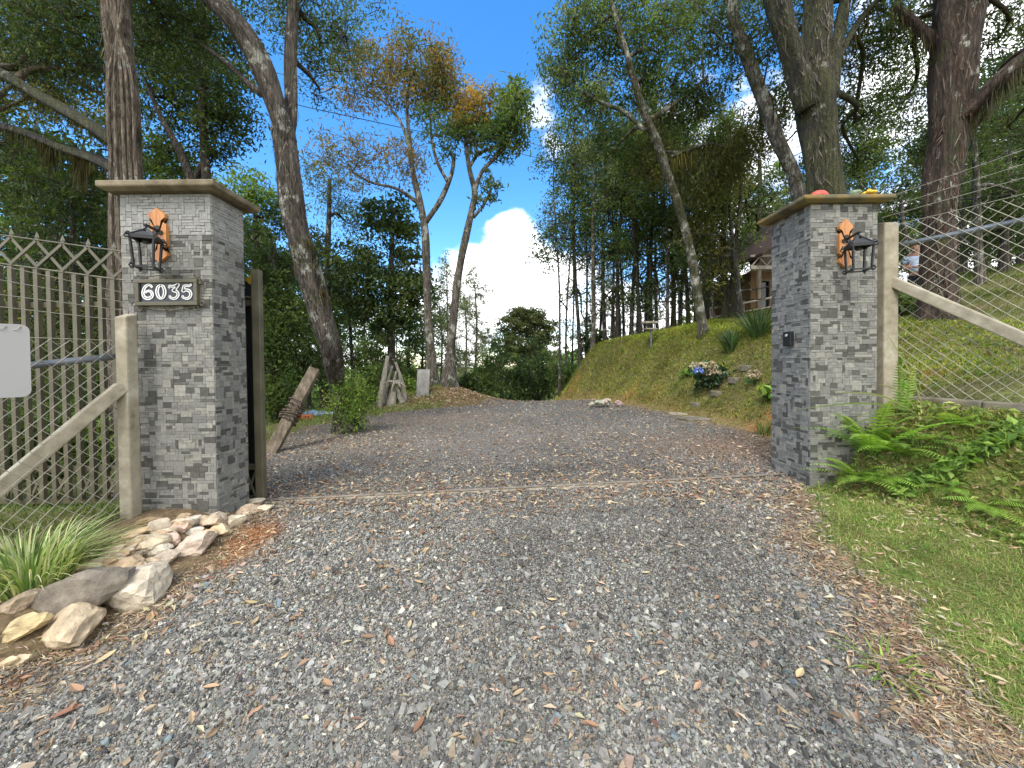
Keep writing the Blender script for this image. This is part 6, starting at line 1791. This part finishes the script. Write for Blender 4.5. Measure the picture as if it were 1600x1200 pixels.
# ferns
def fern(label, c, fronds, group='ferns at the foot of the right pillar', pal=((0.24, 0.38, 0.07), (0.30, 0.45, 0.085), (0.17, 0.29, 0.055)), name='fern'):
    c = np.asarray(c, float)
    root = thing(name, label, 'fern', c, group)
    for (az, el, L, droop, wd) in fronds:
        mb = MB()
        d = np.array((math.cos(az) * math.cos(el), math.sin(az) * math.cos(el), math.sin(el)))
        hor = np.array((math.cos(az), math.sin(az), 0)); sd = np.array((-hor[1], hor[0], 0))
        n = 20
        t = np.linspace(0, 1, n)
        R = c + np.outer(t * L, d) + np.outer(t ** 2 * L * droop, (0, 0, -1)) + np.outer(t ** 2 * L * droop * .3, hor)
        base = jit(pal[int(rng.integers(0, len(pal)))], 1, .15)[0]
        tube(mb, R, np.linspace(.0032, .0008, n), 4, base * .7, cap=False)
        T = np.gradient(R, axis=0); T /= np.linalg.norm(T, axis=1, keepdims=True)
        for sg in (-1, 1):
            k = np.arange(3, n)
            tt = t[k]
            ln = wd * np.sin(np.clip(tt * 1.05, 0, 1) * math.pi * .93 + .12) ** .7 * (1.05 - .5 * tt)
            dirs = sg * sd[None] * .92 + T[k] * .42 + np.array((0, 0, -.18))
            dirs /= np.linalg.norm(dirs, axis=1, keepdims=True)
            # each pinna is a toothed leaflet: four small quads
            for (f0, f1, w0, w1) in ((0, .35, .9, 1.0), (.35, .7, .95, .7), (.7, 1.0, .65, .08)):
                a = R[k] + dirs * (ln * f0)[:, None]; b = R[k] + dirs * (ln * f1)[:, None]
                hw = L / n * .24
                up = np.array((0, 0, 1.0))
                V = np.stack((a - T[k] * hw * w0, a + T[k] * hw * w0, b + T[k] * hw * w1, b - T[k] * hw * w1), 1).reshape(-1, 3)
                mb.add(V, np.arange(len(k) * 4).reshape(-1, 4), np.repeat(np.clip(base * rng.uniform(.8, 1.2, (len(k), 1)), 0, 1), 4, 0))
        mb.build('frond', M['leaf'], root)
    return root
def fr(n, az0, az1, el0, el1, l0, l1, dr0=.35, dr1=.6, wd=.085):
    return [(rad(az0 + (az1 - az0) * (k + .5) / n + rng.uniform(-8, 8)), rad(rng.uniform(el0, el1)), rng.uniform(l0, l1), rng.uniform(dr0, dr1), wd * rng.uniform(.8, 1.15)) for k in range(n)]
def gp3(x, y):
    return np.array((x, y, hz(x, y)))
fern('bright fern arching across the right pillar above the others', gp3(2.70, 2.83), fr(14, 110, 320, 40, 82, .48, .76))
fern('low fern touching the corner of the right pillar', gp3(2.58, 2.82), fr(11, 130, 330, 25, 68, .30, .44))
fern('broad fern in the middle of the bank below the fence', g(1400, 712), fr(12, 150, 390, 30, 75, .28, .44))
fern('dull shaded fern in the corner between bank and pillar', gp3(2.78, 2.86), fr(9, 140, 330, 10, 60, .22, .36), pal=((0.10, 0.18, 0.045), (0.13, 0.21, 0.05)))
fern('fern hanging lowest on the bank over the short turf', g(1375, 750), fr(9, 170, 370, 15, 60, .18, .28))
fern('upright fern frond in front of the concrete fence post', gp3(2.94, 2.84), fr(3, 180, 280, 72, 84, .38, .48, .05, .12, .07))
fern('pale yellow fern frond beside the dark kerb', g(1530, 672), [(rad(165), rad(42), .24, .15, .06), (rad(20), rad(25), .18, .1, .04)], pal=((0.26, 0.33, 0.05), (0.22, 0.30, 0.05)))
fern('sprawling fern halfway up the bank under the strap leaves', g(1440, 690), fr(9, 150, 390, 20, 65, .18, .30))
fern('bright fern low on the bank toward the right edge', g(1540, 790), fr(8, 150, 390, 15, 60, .16, .26))
fern('fern clump at the top of the bank against the dark kerb', g(1490, 668), fr(8, 150, 390, 25, 65, .16, .26))
fern('small bright fern right of the broad fern', g(1480, 760), fr(8, 160, 380, 10, 60, .12, .20))
# broad-leaved sprigs scattered over the fern bank: each a small leafy weed
for k in range(64):
    px = 1310 + 285 * ((k * 0.618) % 1); py = 660 + 150 * ((k * 0.381 + .2) % 1)
    p = g(px, py)
    if np.interp(p[1], *FOOT) - p[0] > 0.05 or p[1] > 3.0: continue
    mb = MB(); m_ = 9 + k % 6
    a = rng.uniform(0, 6.28, m_); q = rng.uniform(.01, .07, m_)
    C = p + np.stack((q * np.cos(a), q * np.sin(a), .02 + .09 * rng.random(m_)), 1)
    leaves(mb, C, rng.uniform(.05, .09, m_), rng.uniform(.025, .05, m_), pick([(0.17, 0.28, 0.055), (0.23, 0.34, 0.07), (0.12, 0.20, 0.045)], m_, .2), 0, .15)
    for c_ in C: tube(mb, [p - np.array((0, 0, .02)), (p + c_) / 2 + rng.normal(0, .008, 3), c_], .0018, 4, (0.12, 0.16, 0.05), cap=False)
    tag(mb.build('weed', M['leaf'], None, p), 'leafy green sprig among the ferns on the bank below the fence', 'weed', 'leafy sprigs on the fern bank')
# long strap leaves beside the fence post
c = g(1440, 645)
mb = MB()
ends = [(1385, 520), (1240, 640), (1300, 612), (1330, 655), (1372, 600), (1270, 690)]
for k, e in enumerate(ends):
    q = at(e[0], e[1], c[1] - .06 - .02 * k)
    c0 = c + np.array((rng.uniform(-.04, .05), 0, 0))
    P = crom([c0, c0 * .55 + q * .45 + np.array((0, 0, .06)), q], 8)
    T = np.gradient(P, axis=0); T /= np.linalg.norm(T, axis=1, keepdims=True)
    S = np.cross(T, (0, 1.0, 0.2)); S /= np.linalg.norm(S, axis=1, keepdims=True)
    wdt = 0.006 * np.sin(np.linspace(.35, 3.0, len(P)))[:, None]
    V = np.concatenate((P - S * wdt, P + S * wdt)); m_ = len(P)
    mb.add(V, [(i, i + 1, m_ + i + 1, m_ + i) for i in range(m_ - 1)], (0.17, 0.24, 0.07) if k % 2 else (0.24, 0.27, 0.10))
tag(mb.build('strap_leaf_plant', M['grass'], None, c), 'long arching strap leaves in front of the right fence post', 'plant')

# ------------------------------------------------------------------ grass, leafy cover and litter
def stuff(mb, name, m, label, cat):
    o = structure(mb.build(name, m, None, (0, 0, 0)), 'stuff'); o['label'] = label; o['category'] = cat
    return o
def scatter(x0, x1, y0, y1, n, keepf):
    x = rng.uniform(x0, x1, n); y = rng.uniform(y0, y1, n)
    k = keepf(x, y) & (np.abs(x) < 1.45 * y + .3)
    return x[k], y[k]
PG = [(0.18, 0.275, 0.055), (0.23, 0.315, 0.07), (0.135, 0.225, 0.045), (0.29, 0.32, 0.10)]
PGY = PG + [(0.28, 0.27, 0.09), (0.34, 0.28, 0.13)]
mb = MB()
x, y = scatter(1.3, 3.6, 0.8, 3.05, 130000, lambda x, y: (rng.random(len(x)) < np.clip((x - dr(y) + .10 + .07 * wob(x, y, 2)) / .12, 0, 1) * np.clip(.72 + .7 * wob(x, y, 2.4, 1), .12, 1)) & (x - np.interp(y, *FOOT) < .12))
n = len(x); z = H(x, y)
a = rng.uniform(0, 6.28, n); le = rng.uniform(.2, 1.8, n)
blades(mb, np.stack((x, y, z - .003), 1), np.stack((np.cos(a) * le, np.sin(a) * le, np.ones(n)), 1), rng.uniform(.02, .062, n), rng.uniform(.0022, .005, n), pick(PGY, n, .3) * np.clip(1 + .25 * wob(x, y, 2.6, 4) + .2 * wob(x, y, 7.0, 1), .5, 1.5)[:, None], .6, 2)
tx, ty = scatter(1.4, 3.2, 0.9, 2.95, 420, lambda x, y: (x > dr(y) - .05) & (x - np.interp(y, *FOOT) < .05))
for cx_, cy_ in zip(tx, ty):
    m_ = int(rng.integers(6, 18)); q = rng.normal(0, .025, (m_, 2)); a = rng.uniform(0, 6.28, m_); le = rng.uniform(.4, 2.0, m_)
    B = np.stack((cx_ + q[:, 0], cy_ + q[:, 1], 0 * a), 1); B[:, 2] = H(B[:, 0], B[:, 1]) - .003
    blades(mb, B, np.stack((np.cos(a) * le, np.sin(a) * le, np.ones(m_)), 1), rng.uniform(.03, .075, m_), rng.uniform(.004, .008, m_), pick([(0.16, 0.28, 0.05), (0.24, 0.34, 0.07), (0.11, 0.20, 0.04), (0.33, 0.30, 0.12)], 1)[[0] * m_] * rng.uniform(.75, 1.25, (m_, 1)), .8, 3)
stuff(mb, 'verge_grass', M['grass'], 'short trampled turf on the verge at lower right', 'grass')
mb = MB()
def bankd(x, y): return x - np.interp(y, *FOOT)
x, y = scatter(0.8, 7.5, 3.3, 14, 330000, lambda x, y: (bankd(x, y) > -.02) & (bankd(x, y) < 3.0) & (rng.random(len(x)) < np.clip((.75 + .5 * wob(x, y, 1.2, 2)) * np.clip(bankd(x, y) / .35, .2, 1), 0.05, 1) * np.clip(6.5 / y, .45, 1)) & ~((np.hypot(x - g(1206, 660)[0], y - g(1206, 660)[1]) < .3) & (rng.random(len(x)) < .8)))
n = len(x); z = H(x, y); a = rng.uniform(0, 6.28, n); le = rng.uniform(.1, 1.5, n)
sz = np.clip(y / 6, .8, 1.7)
blades(mb, np.stack((x, y, z - .005), 1), np.stack((np.cos(a) * le - .3, np.sin(a) * le - .1, np.ones(n)), 1), rng.uniform(.04, .12, n) * sz, rng.uniform(.004, .010, n) * sz, pick([(0.28, 0.35, 0.055), (0.35, 0.40, 0.07), (0.21, 0.28, 0.05), (0.40, 0.41, 0.10), (0.40, 0.35, 0.13)], n, .3) * np.clip(1 + .28 * wob(x, y, 1.7, 1) + .2 * wob(x, y, 5.0, 3), .45, 1.5)[:, None] * np.where((bankd(x, y) < .35)[:, None], np.array((1.05, .9, .9)), 1.0), .7, 2)
n = 9000
x, y = scatter(0.8, 7.0, 3.3, 12, n, lambda x, y: (bankd(x, y) > .1) & (bankd(x, y) < 2.6))
n = len(x); C = np.stack((x, y, H(x, y) + rng.uniform(.01, .05, n)), 1)
leaves(mb, C, rng.uniform(.03, .07, n), rng.uniform(.02, .04, n), pick([(0.11, 0.17, 0.03), (0.15, 0.20, 0.04), (0.08, 0.13, 0.03), (0.20, 0.16, 0.08)], n, .3), 0)
n = 420
tx, ty = scatter(0.8, 7.0, 3.4, 12.5, n, lambda x, y: (bankd(x, y) > .15) & (bankd(x, y) < 2.4))
for cx_, cy_ in zip(tx, ty):
    m_ = int(rng.integers(18, 46)); q = rng.normal(0, rng.uniform(.05, .13), (m_, 2))
    a = rng.uniform(0, 6.28, m_); le = rng.uniform(.3, 1.6, m_)
    B = np.stack((cx_ + q[:, 0], cy_ + q[:, 1], 0 * a), 1); B[:, 2] = H(B[:, 0], B[:, 1]) - .01
    blades(mb, B, np.stack((np.cos(a) * le - .2, np.sin(a) * le - .2, np.ones(m_)), 1), rng.uniform(.08, .20, m_), rng.uniform(.006, .014, m_), pick([(0.11, 0.17, 0.035), (0.17, 0.23, 0.045), (0.085, 0.13, 0.03), (0.25, 0.25, 0.08)], 1, .2)[[0] * m_] * rng.uniform(.7, 1.3, (m_, 1)), .9, 3)
stuff(mb, 'bank_grass', M['grass'], 'mossy yellow-green grass on the right bank', 'grass')
mb = MB()
x, y = scatter(2.9, 14, 2.4, 13, 260000, lambda x, y: (bankd(x, y) > .50) & (rng.random(len(x)) < np.clip((.62 + .5 * wob(x, y, .8, 3)), .06, 1) * np.clip(4.5 / y, .35, 1)) & (x > 3.2 - .08 * y) & ~((y > 3.3) & (bankd(x, y) < 2.7) & (x < .62 * y)))
n = len(x); z = H(x, y); a = rng.uniform(0, 6.28, n); le = rng.uniform(.1, 1.2, n); sz = np.clip(y / 5, .8, 2)
blades(mb, np.stack((x, y, z - .005), 1), np.stack((np.cos(a) * le, np.sin(a) * le, np.ones(n)), 1), rng.uniform(.03, .09, n) * sz, rng.uniform(.004, .009, n) * sz, pick([(0.095, 0.14, 0.03), (0.12, 0.165, 0.036), (0.075, 0.11, 0.026), (0.15, 0.145, 0.045)], n, .3) * np.clip(1 + .3 * wob(x, y, 1.2, 2) + .25 * wob(x, y, 4.0, 1), .4, 1.5)[:, None], .6, 2)  # blade colours lowered to carry the tree shade over the lawn
stuff(mb, 'lawn_grass', M['grass'], 'shaded grass on the rising lawn behind the right fence', 'grass')
mb = MB()
x, y = scatter(-8, -1.7, 0.9, 12, 60000, lambda x, y: (x < dl(y) - .03) & (rng.random(len(x)) < np.clip(.55 + .5 * wob(x, y, 1.1), .05, 1)))
n = len(x); z = H(x, y); a = rng.uniform(0, 6.28, n); le = rng.uniform(.1, 1.3, n); sz = np.clip(y / 5, .55, 2)
blades(mb, np.stack((x, y, z - .005), 1), np.stack((np.cos(a) * le, np.sin(a) * le, np.ones(n)), 1), rng.uniform(.03, .10, n) * sz, rng.uniform(.004, .009, n) * sz, pick(PG, n, .3), .6, 2)
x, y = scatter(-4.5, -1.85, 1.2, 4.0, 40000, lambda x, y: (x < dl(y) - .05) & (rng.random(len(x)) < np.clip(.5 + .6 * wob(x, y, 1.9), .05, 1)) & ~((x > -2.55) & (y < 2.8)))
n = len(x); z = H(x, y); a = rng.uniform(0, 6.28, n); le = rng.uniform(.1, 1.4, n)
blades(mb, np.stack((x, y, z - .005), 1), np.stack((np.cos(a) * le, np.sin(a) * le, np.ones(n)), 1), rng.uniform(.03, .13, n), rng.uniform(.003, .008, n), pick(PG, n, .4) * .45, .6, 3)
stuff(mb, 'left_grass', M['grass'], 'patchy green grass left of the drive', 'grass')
# leafy cover on the fern bank
mb = MB()
x, y = scatter(2.35, 3.9, 1.5, 3.25, 42000, lambda x, y: (bankd(x, y) > -.08) & (bankd(x, y) < .72) & ~((x < rx1 + .02) & (y > RY - .03)))
n = len(x)
C = np.stack((x, y, H(x, y) + .005 + .085 * rng.random(n) * np.clip(.6 + .6 * wob(x, y, 3, 2), .1, 1)), 1)
m_ = int(n * .20)
leaves(mb, C[:m_], rng.uniform(.025, .07, m_), rng.uniform(.012, .034, m_), pick([(0.16, 0.235, 0.06), (0.21, 0.295, 0.075), (0.28, 0.36, 0.09), (0.11, 0.17, 0.045), (0.36, 0.40, 0.13), (0.30, 0.23, 0.12)], m_, .3), 0)
B = C[m_:].copy(); n2 = len(B); B[:, 2] = H(B[:, 0], B[:, 1])
a = rng.uniform(0, 6.28, n2); le = rng.uniform(.2, 1.6, n2)
blades(mb, B, np.stack((np.cos(a) * le - .3, np.sin(a) * le - .3, np.ones(n2)), 1), rng.uniform(.04, .13, n2), rng.uniform(.0025, .006, n2), pick([(0.26, 0.36, 0.075), (0.32, 0.40, 0.10), (0.19, 0.29, 0.06), (0.38, 0.39, 0.14), (0.52, 0.43, 0.24), (0.44, 0.33, 0.18), (0.14, 0.22, 0.05)], n2, .3), .7, 3)
stuff(mb, 'bank_undergrowth', M['leaf'], 'tangle of small leaves and grass on the bank below the right fence', 'undergrowth')
# leaf litter
def litter_pts(n):
    u = rng.random(n); y = 1 / (1 / 1.2 - u * (1 / 1.2 - 1 / 11.0)); x = dl(y) + (dr(y) - dl(y)) * rng.random(n)
    w_ = np.where(y < 2.8, .018, .48) + 1.0 * np.exp(-((y - 3.28) / .20) ** 2) * (x < 1.7) + .35 * np.exp(-((y - 2.74) / .16) ** 2) + .30 * np.clip(1 - inroad(x, y) / .5, 0, 1) + .12 * wob(x, y, .9)
    k = (rng.random(n) < np.clip(w_, .02, 1)) & (np.abs(x) < 1.45 * y + .3)
    return x[k], y[k]
PLT = [(0.36, 0.26, 0.165), (0.42, 0.315, 0.21), (0.29, 0.19, 0.12), (0.25, 0.15, 0.10), (0.45, 0.37, 0.25), (0.17, 0.11, 0.075)]
mb = MB()
x, y = litter_pts(40000)
n = len(x); L = rng.uniform(.018, .07, n) * np.clip(.75 + .05 * y, .8, 1.2); 
d = np.stack((rng.normal(size=n), rng.normal(size=n), rng.normal(0, .22, n)), 1)
leaves(mb, np.stack((x, y, H(x, y) + .014 + .012 * rng.random(n)), 1), L, L * rng.uniform(.2, .4, n), pick(PLT, n, .3), 0, .12, d)
# short straw along the edges
u = rng.random(11000); y = 1 / (1 / 1.1 - u * (1 / 1.1 - 1 / 8.0))
rt = rng.random(len(y)) < .62
x = np.where(rt, dr(y) + rng.normal(-.10, .10, len(y)), dl(y) + rng.normal(.05, .11, len(y)))
k = (np.abs(x) < 1.45 * y + .3) & ((y < 2.75) | (y > 3.4)); x, y = x[k], y[k]; n = len(x)
d = np.stack((rng.normal(size=n), rng.normal(size=n), rng.normal(0, .25, n)), 1)
L = rng.uniform(.015, .06, n)
leaves(mb, np.stack((x, y, H(x, y) + .010 + .012 * rng.random(n)), 1), L, rng.uniform(.002, .006, n), pick([(0.40, 0.31, 0.19), (0.32, 0.22, 0.12), (0.24, 0.14, 0.08), (0.46, 0.38, 0.26)], n, .3), 0, .05, d)
# litter on the mound and under the bank trees
x = rng.normal(-1.9, .8, 2500); y = rng.normal(10.2, .5, 2500); n = len(x)
d = np.stack((rng.normal(size=n), rng.normal(size=n), rng.normal(0, .25, n)), 1)
leaves(mb, np.stack((x, y, H(x, y) + .02), 1), rng.uniform(.05, .1, n), .03, pick(PLT, n, .3), 0, .1, d)
x, y = scatter(1.4, 3.0, 0.9, 2.9, 5200, lambda x, y: (x > dr(y)) & (rng.random(len(x)) < .25 + .4 * wob(x, y, 1.8, 3)))
n = len(x); d = np.stack((rng.normal(size=n), rng.normal(size=n), rng.normal(0, .35, n)), 1); L = rng.uniform(.015, .06, n)
leaves(mb, np.stack((x, y, H(x, y) + .015 + .015 * rng.random(n)), 1), L, rng.uniform(.003, .014, n), pick([(0.40, 0.31, 0.19), (0.32, 0.22, 0.13), (0.46, 0.38, 0.26)], n, .3), 0, .08, d)
stuff(mb, 'leaf_litter', M['litter'], 'thin scatter of dry leaf fragments and straw over the drive', 'leaf litter')
# single dry leaves big enough to pick out
def dry_leaf(px, py, L, col, yaw, label):
    p = g(px, py)
    mb = MB(); n = 9
    t = np.linspace(0, 1, n); c_, s_ = math.cos(yaw), math.sin(yaw)
    cu = rng.uniform(.08, .3); tw = rng.uniform(-.5, .5)
    V = []
    for k in range(n):
        wd = L * .17 * math.sin(math.pi * min(1, t[k] * .97 + .02)) ** .8
        bx = (t[k] - .5) * L; bz = cu * L * (2 * t[k] - 1) ** 2 * .5
        for q in (-1, 0, 1):
            lx, ly, lz = bx, q * wd + .1 * L * tw * (t[k] - .5) ** 2, bz + abs(q) * wd * .55
            V.append((p[0] + lx * c_ - ly * s_, p[1] + lx * s_ + ly * c_, p[2] + .017 + lz))
    q = [(3 * k + j, 3 * k + 3 + j, 3 * k + 4 + j, 3 * k + 1 + j) for k in range(n - 1) for j in (0, 1)]
    mb.add(V, q, col)
    return tag(mb.build('dry_leaf', M['litter'], None, (p[0], p[1], p[2])), label, 'dry leaf', 'dry leaves lying on the gravel')
DLV = [(393, 948, .085), (398, 978, .07), (611, 1010, .085), (575, 1002, .08), (565, 922, .055), (600, 925, .06), (655, 915, .06), (510, 1075, .085), (655, 1140, .075), (640, 982, .06), (598, 830, .055), (760, 832, .05), (620, 900, .06), (580, 835, .07),
       (700, 925, .055), (470, 960, .05), (330, 1080, .07), (120, 1085, .10), (105, 1120, .10), (165, 1035, .10), (235, 972, .11), (862, 943, .06), (925, 1140, .06), (900, 1080, .06), (1010, 900, .05), (740, 965, .055), (540, 890, .05), (500, 835, .06), (545, 805, .06), (610, 790, .07), (680, 800, .06), (720, 790, .06), (860, 795, .06), (900, 780, .07), (960, 790, .06), (1090, 1080, .07), (1250, 1060, .08), (1120, 940, .06), (430, 905, .06), (375, 900, .06), (300, 1130, .07), (810, 1090, .06)]
for k, (px, py, L) in enumerate(DLV):
    dry_leaf(px, py, L * .85, jit(PLT[k % 5], 1, .15)[0] * np.array((1.12, 1.05, .95)), rng.uniform(0, 3.1), 'curled tan dry leaf lying alone on the gravel')
# little weeds on the gravel
for k, (px, py, s, n, lab) in enumerate(((537, 1135, .022, 16, None), (590, 1142, .022, 14, None), (1190, 1178, .03, 14, None), (1238, 1178, .03, 14, None), (1300, 1050, .05, 30, None), (1232, 968, .035, 14, None), (1165, 905, .03, 12, None), (820, 785, .035, 16, None), (1575, 1190, .04, 20, None), (1490, 1130, .04, 20, None))):
    p = g(px, py)
    root = tuft('small green weed sprouting alone from the gravel', p, n, s * .6, s * 1.2, s * .28, G_LIGHT, s * .3, 1.6, .4, 'weed', 'weed', 'weeds in the gravel', 3, 'leaf')
tuft('broad-bladed weed tuft where gravel meets turf, the largest weed', g(1385, 1045), 70, .05, .15, .011, G_LIGHT, .06, 1.5, .6, 'weed', 'weed', None, 4, 'leaf')
tuft('upright grass weed at the foot of the bank behind the right pillar', g(1195, 680), 60, .15, .4, .012, G_MID, .1, .6, .4, 'weed', 'weed', None, 4, 'grass')
shrub('low leafy weed with broad leaves beside the right pillar on the bank', g(1205, 622), (.16, .12, .08), 16, 8, .13, G_BUSH, .7, 'weed', 'weed', None, .2, 'leaf_gloss', 4, .12)
shrub('small bright leafy weed left of the hydrangea', g(1075, 588), (.14, .12, .09), 16, 9, .10, G_LIGHT, .5, 'weed', 'weed', None, .1, 'leaf', 4, .12)

# ------------------------------------------------------------------ the person beside the red-brown trunk
best = min((abs(at(1436, 378, Y)[2] - hz(at(1436, 378, Y)[0], Y) - 1.74), Y) for Y in np.arange(6.0, 10, .05))
PY = best[1]
pp = at(1433, 400, PY); px0, pz0 = pp[0], hz(pp[0], PY)
hgt = at(1436, 378, PY)[2] - pz0
K = hgt / 1.76
per = thing('person', 'person in a light blue short-sleeved shirt half hidden behind the red-brown trunk', 'person', (px0, PY, pz0))
fw = norm((-1.0, -0.32, 0)); sd = np.array((-fw[1], fw[0], 0))       # forward and left of the figure
def W(f, s, z): return np.array((px0, PY, pz0)) + (fw * f + sd * s + np.array((0, 0, z))) * K
def skin(name, pts, edges, rads, root_i, m, parent, sub=2):
    org = np.array(per.location)
    me = bpy.data.meshes.new(name)
    me.from_pydata([tuple(p - org) for p in pts], edges, [])
    o = bpy.data.objects.new(name, me); COL.objects.link(o); o.parent = parent
    md = o.modifiers.new('skin', 'SKIN')
    for i, r in enumerate(rads):
        rr = (r, r) if isinstance(r, (int, float)) else r
        me.skin_vertices[0].data[i].radius = (rr[0] * K, rr[1] * K)
        me.skin_vertices[0].data[i].use_root = (i == root_i)
    s = o.modifiers.new('sub', 'SUBSURF'); s.levels = sub; s.render_levels = sub
    for p in me.polygons: p.use_smooth = True
    me.materials.append(m)
    return o
skinm = mat_noise('skin', ((0.3, (0.30, 0.15, 0.095)), (0.7, (0.40, 0.21, 0.14))), 6, 0.6, 0)
shirtm = mat_noise('pale_blue_cotton', ((0.3, (0.42, 0.53, 0.70)), (0.7, (0.56, 0.66, 0.80))), 5, 0.85, 0.4, 0.01)
jeanm = mat_noise('dark_trousers', ((0.3, (0.02, 0.022, 0.03)), (0.7, (0.04, 0.045, 0.06))), 8, 0.9, 0.2)
hairm = mat_noise('dark_hair', ((0.3, (0.02, 0.015, 0.012)), (0.7, (0.05, 0.04, 0.032))), 20, 0.7, 0.4)
B_ = [W(0, 0, .96), W(.0, 0, 1.10), W(.01, 0, 1.28), W(0, 0, 1.44), W(.025, 0, 1.52), W(.055, 0, 1.60), W(.06, 0, 1.70),      # 0-6 pelvis to skull
      W(0, .18, 1.42), W(.02, .25, 1.14), W(.22, .10, 1.08), W(.29, .03, 1.09),                                          # left arm 7-10
      W(0, -.18, 1.42), W(.02, -.25, 1.14), W(.22, -.12, 1.04), W(.29, -.05, 1.05),                                      # right arm 11-14
      W(0, .09, .90), W(.02, .10, .50), W(-.01, .10, .09), W(.14, .11, .035),                                            # left leg 15-18
      W(0, -.09, .90), W(.02, -.10, .50), W(-.01, -.10, .09), W(.14, -.11, .035),                                        # right leg 19-22
      W(.155, 0, 1.625), W(.13, 0, 1.565)]                                                                               # nose, chin
E_ = [(0, 1), (1, 2), (2, 3), (3, 4), (4, 5), (5, 6), (3, 7), (7, 8), (8, 9), (9, 10), (3, 11), (11, 12), (12, 13), (13, 14), (0, 15), (15, 16), (16, 17), (17, 18), (0, 19), (19, 20), (20, 21), (21, 22), (5, 23), (5, 24)]
R_ = [(.13, .11), (.125, .10), (.14, .105), (.12, .09), .055, (.075, .085), (.078, .09), .062, .042, .032, .028, .062, .042, .032, .028, .085, .058, .042, .036, .085, .058, .042, .036, .016, .03]
skin('body', B_, E_, R_, 0, skinm, per)
skin('shirt', [W(0, 0, .93), W(0, 0, 1.12), W(.01, 0, 1.28), W(0, 0, 1.41), W(0, .19, 1.41), W(.012, .232, 1.22), W(0, -.19, 1.41), W(.012, -.232, 1.22)], [(0, 1), (1, 2), (2, 3), (3, 4), (4, 5), (3, 6), (6, 7)], [(.155, .14), (.15, .135), (.165, .135), (.15, .12), .085, .074, .085, .074], 0, shirtm, per)
skin('trousers', [W(0, 0, .98), W(0, .095, .88), W(.02, .105, .50), W(-.01, .105, .11), W(0, -.095, .88), W(.02, -.105, .50), W(-.01, -.105, .11)], [(0, 1), (1, 2), (2, 3), (0, 4), (4, 5), (5, 6)], [(.145, .13), .105, .08, .07, .105, .08, .07], 0, jeanm, per)
def extra(mb_fn, name, m):
    mb = MB(); mb_fn(mb); return mb.build(name, m, per, None, True)
Rh = np.stack((fw, sd, np.array((0, 0, 1.0))), 1)
extra(lambda mb: ellipsoid(mb, W(.045, 0, 1.685), (.108 * K, .088 * K, .098 * K), 16, 10, (1, 1, 1), Rh, .03, 1, -.18), 'hair', hairm)
extra(lambda mb: [ellipsoid(mb, W(.125, s * .032, 1.655), (.012 * K,) * 3, 10, 6, (.02, .02, .02)) for s in (-1, 1)], 'eyes', M['paint'])
extra(lambda mb: [ellipsoid(mb, W(.045, s * .088, 1.64), (.022 * K, .010 * K, .032 * K), 10, 6, (1, 1, 1), Rh) for s in (-1, 1)], 'ears', skinm)
extra(lambda mb: ellipsoid(mb, W(.128, 0, 1.588), (.010 * K, .026 * K, .006 * K), 10, 6, (.25, .08, .06), Rh), 'mouth', M['paint'])
def hand(mb):
    for sgn, wr in ((1, W(.29, .03, 1.09)), (-1, W(.29, -.05, 1.05))):
        ellipsoid(mb, wr + (fw * .045 - sd * sgn * .01) * K, (.05 * K, .022 * K, .040 * K), 12, 8, (1, 1, 1), Rh)
        for k in range(4):
            z = (.030 - .019 * k)
            b0 = wr + (fw * .075 - sd * sgn * .012 + np.array((0, 0, z))) * K
            L = (.066, .074, .070, .054)[k] * K
            P = crom([b0, b0 + fw * L * .45 - sd * sgn * L * .25, b0 + fw * L * .60 - sd * sgn * L * .8], 4)
            tube(mb, P, np.linspace(.0095, .0070, len(P)) * K, 7)
        b0 = wr + (fw * .03 + np.array((0, 0, .036))) * K
        P = crom([b0, b0 + (fw * .028 + np.array((0, 0, .022))) * K, b0 + (fw * .055 - sd * sgn * .012 + np.array((0, 0, .026))) * K], 4)
        tube(mb, P, np.linspace(.011, .008, len(P)) * K, 7)
extra(hand, 'hands', skinm)
mb = MB()
for s in (-1, 1):
    ellipsoid(mb, W(.07, s * .108, .045), (.145 * K, .055 * K, .055 * K), 14, 8, (.03, .025, .02), Rh, 0, 0, -.8)
mb.build('shoes', M['paint'], per, None, True)
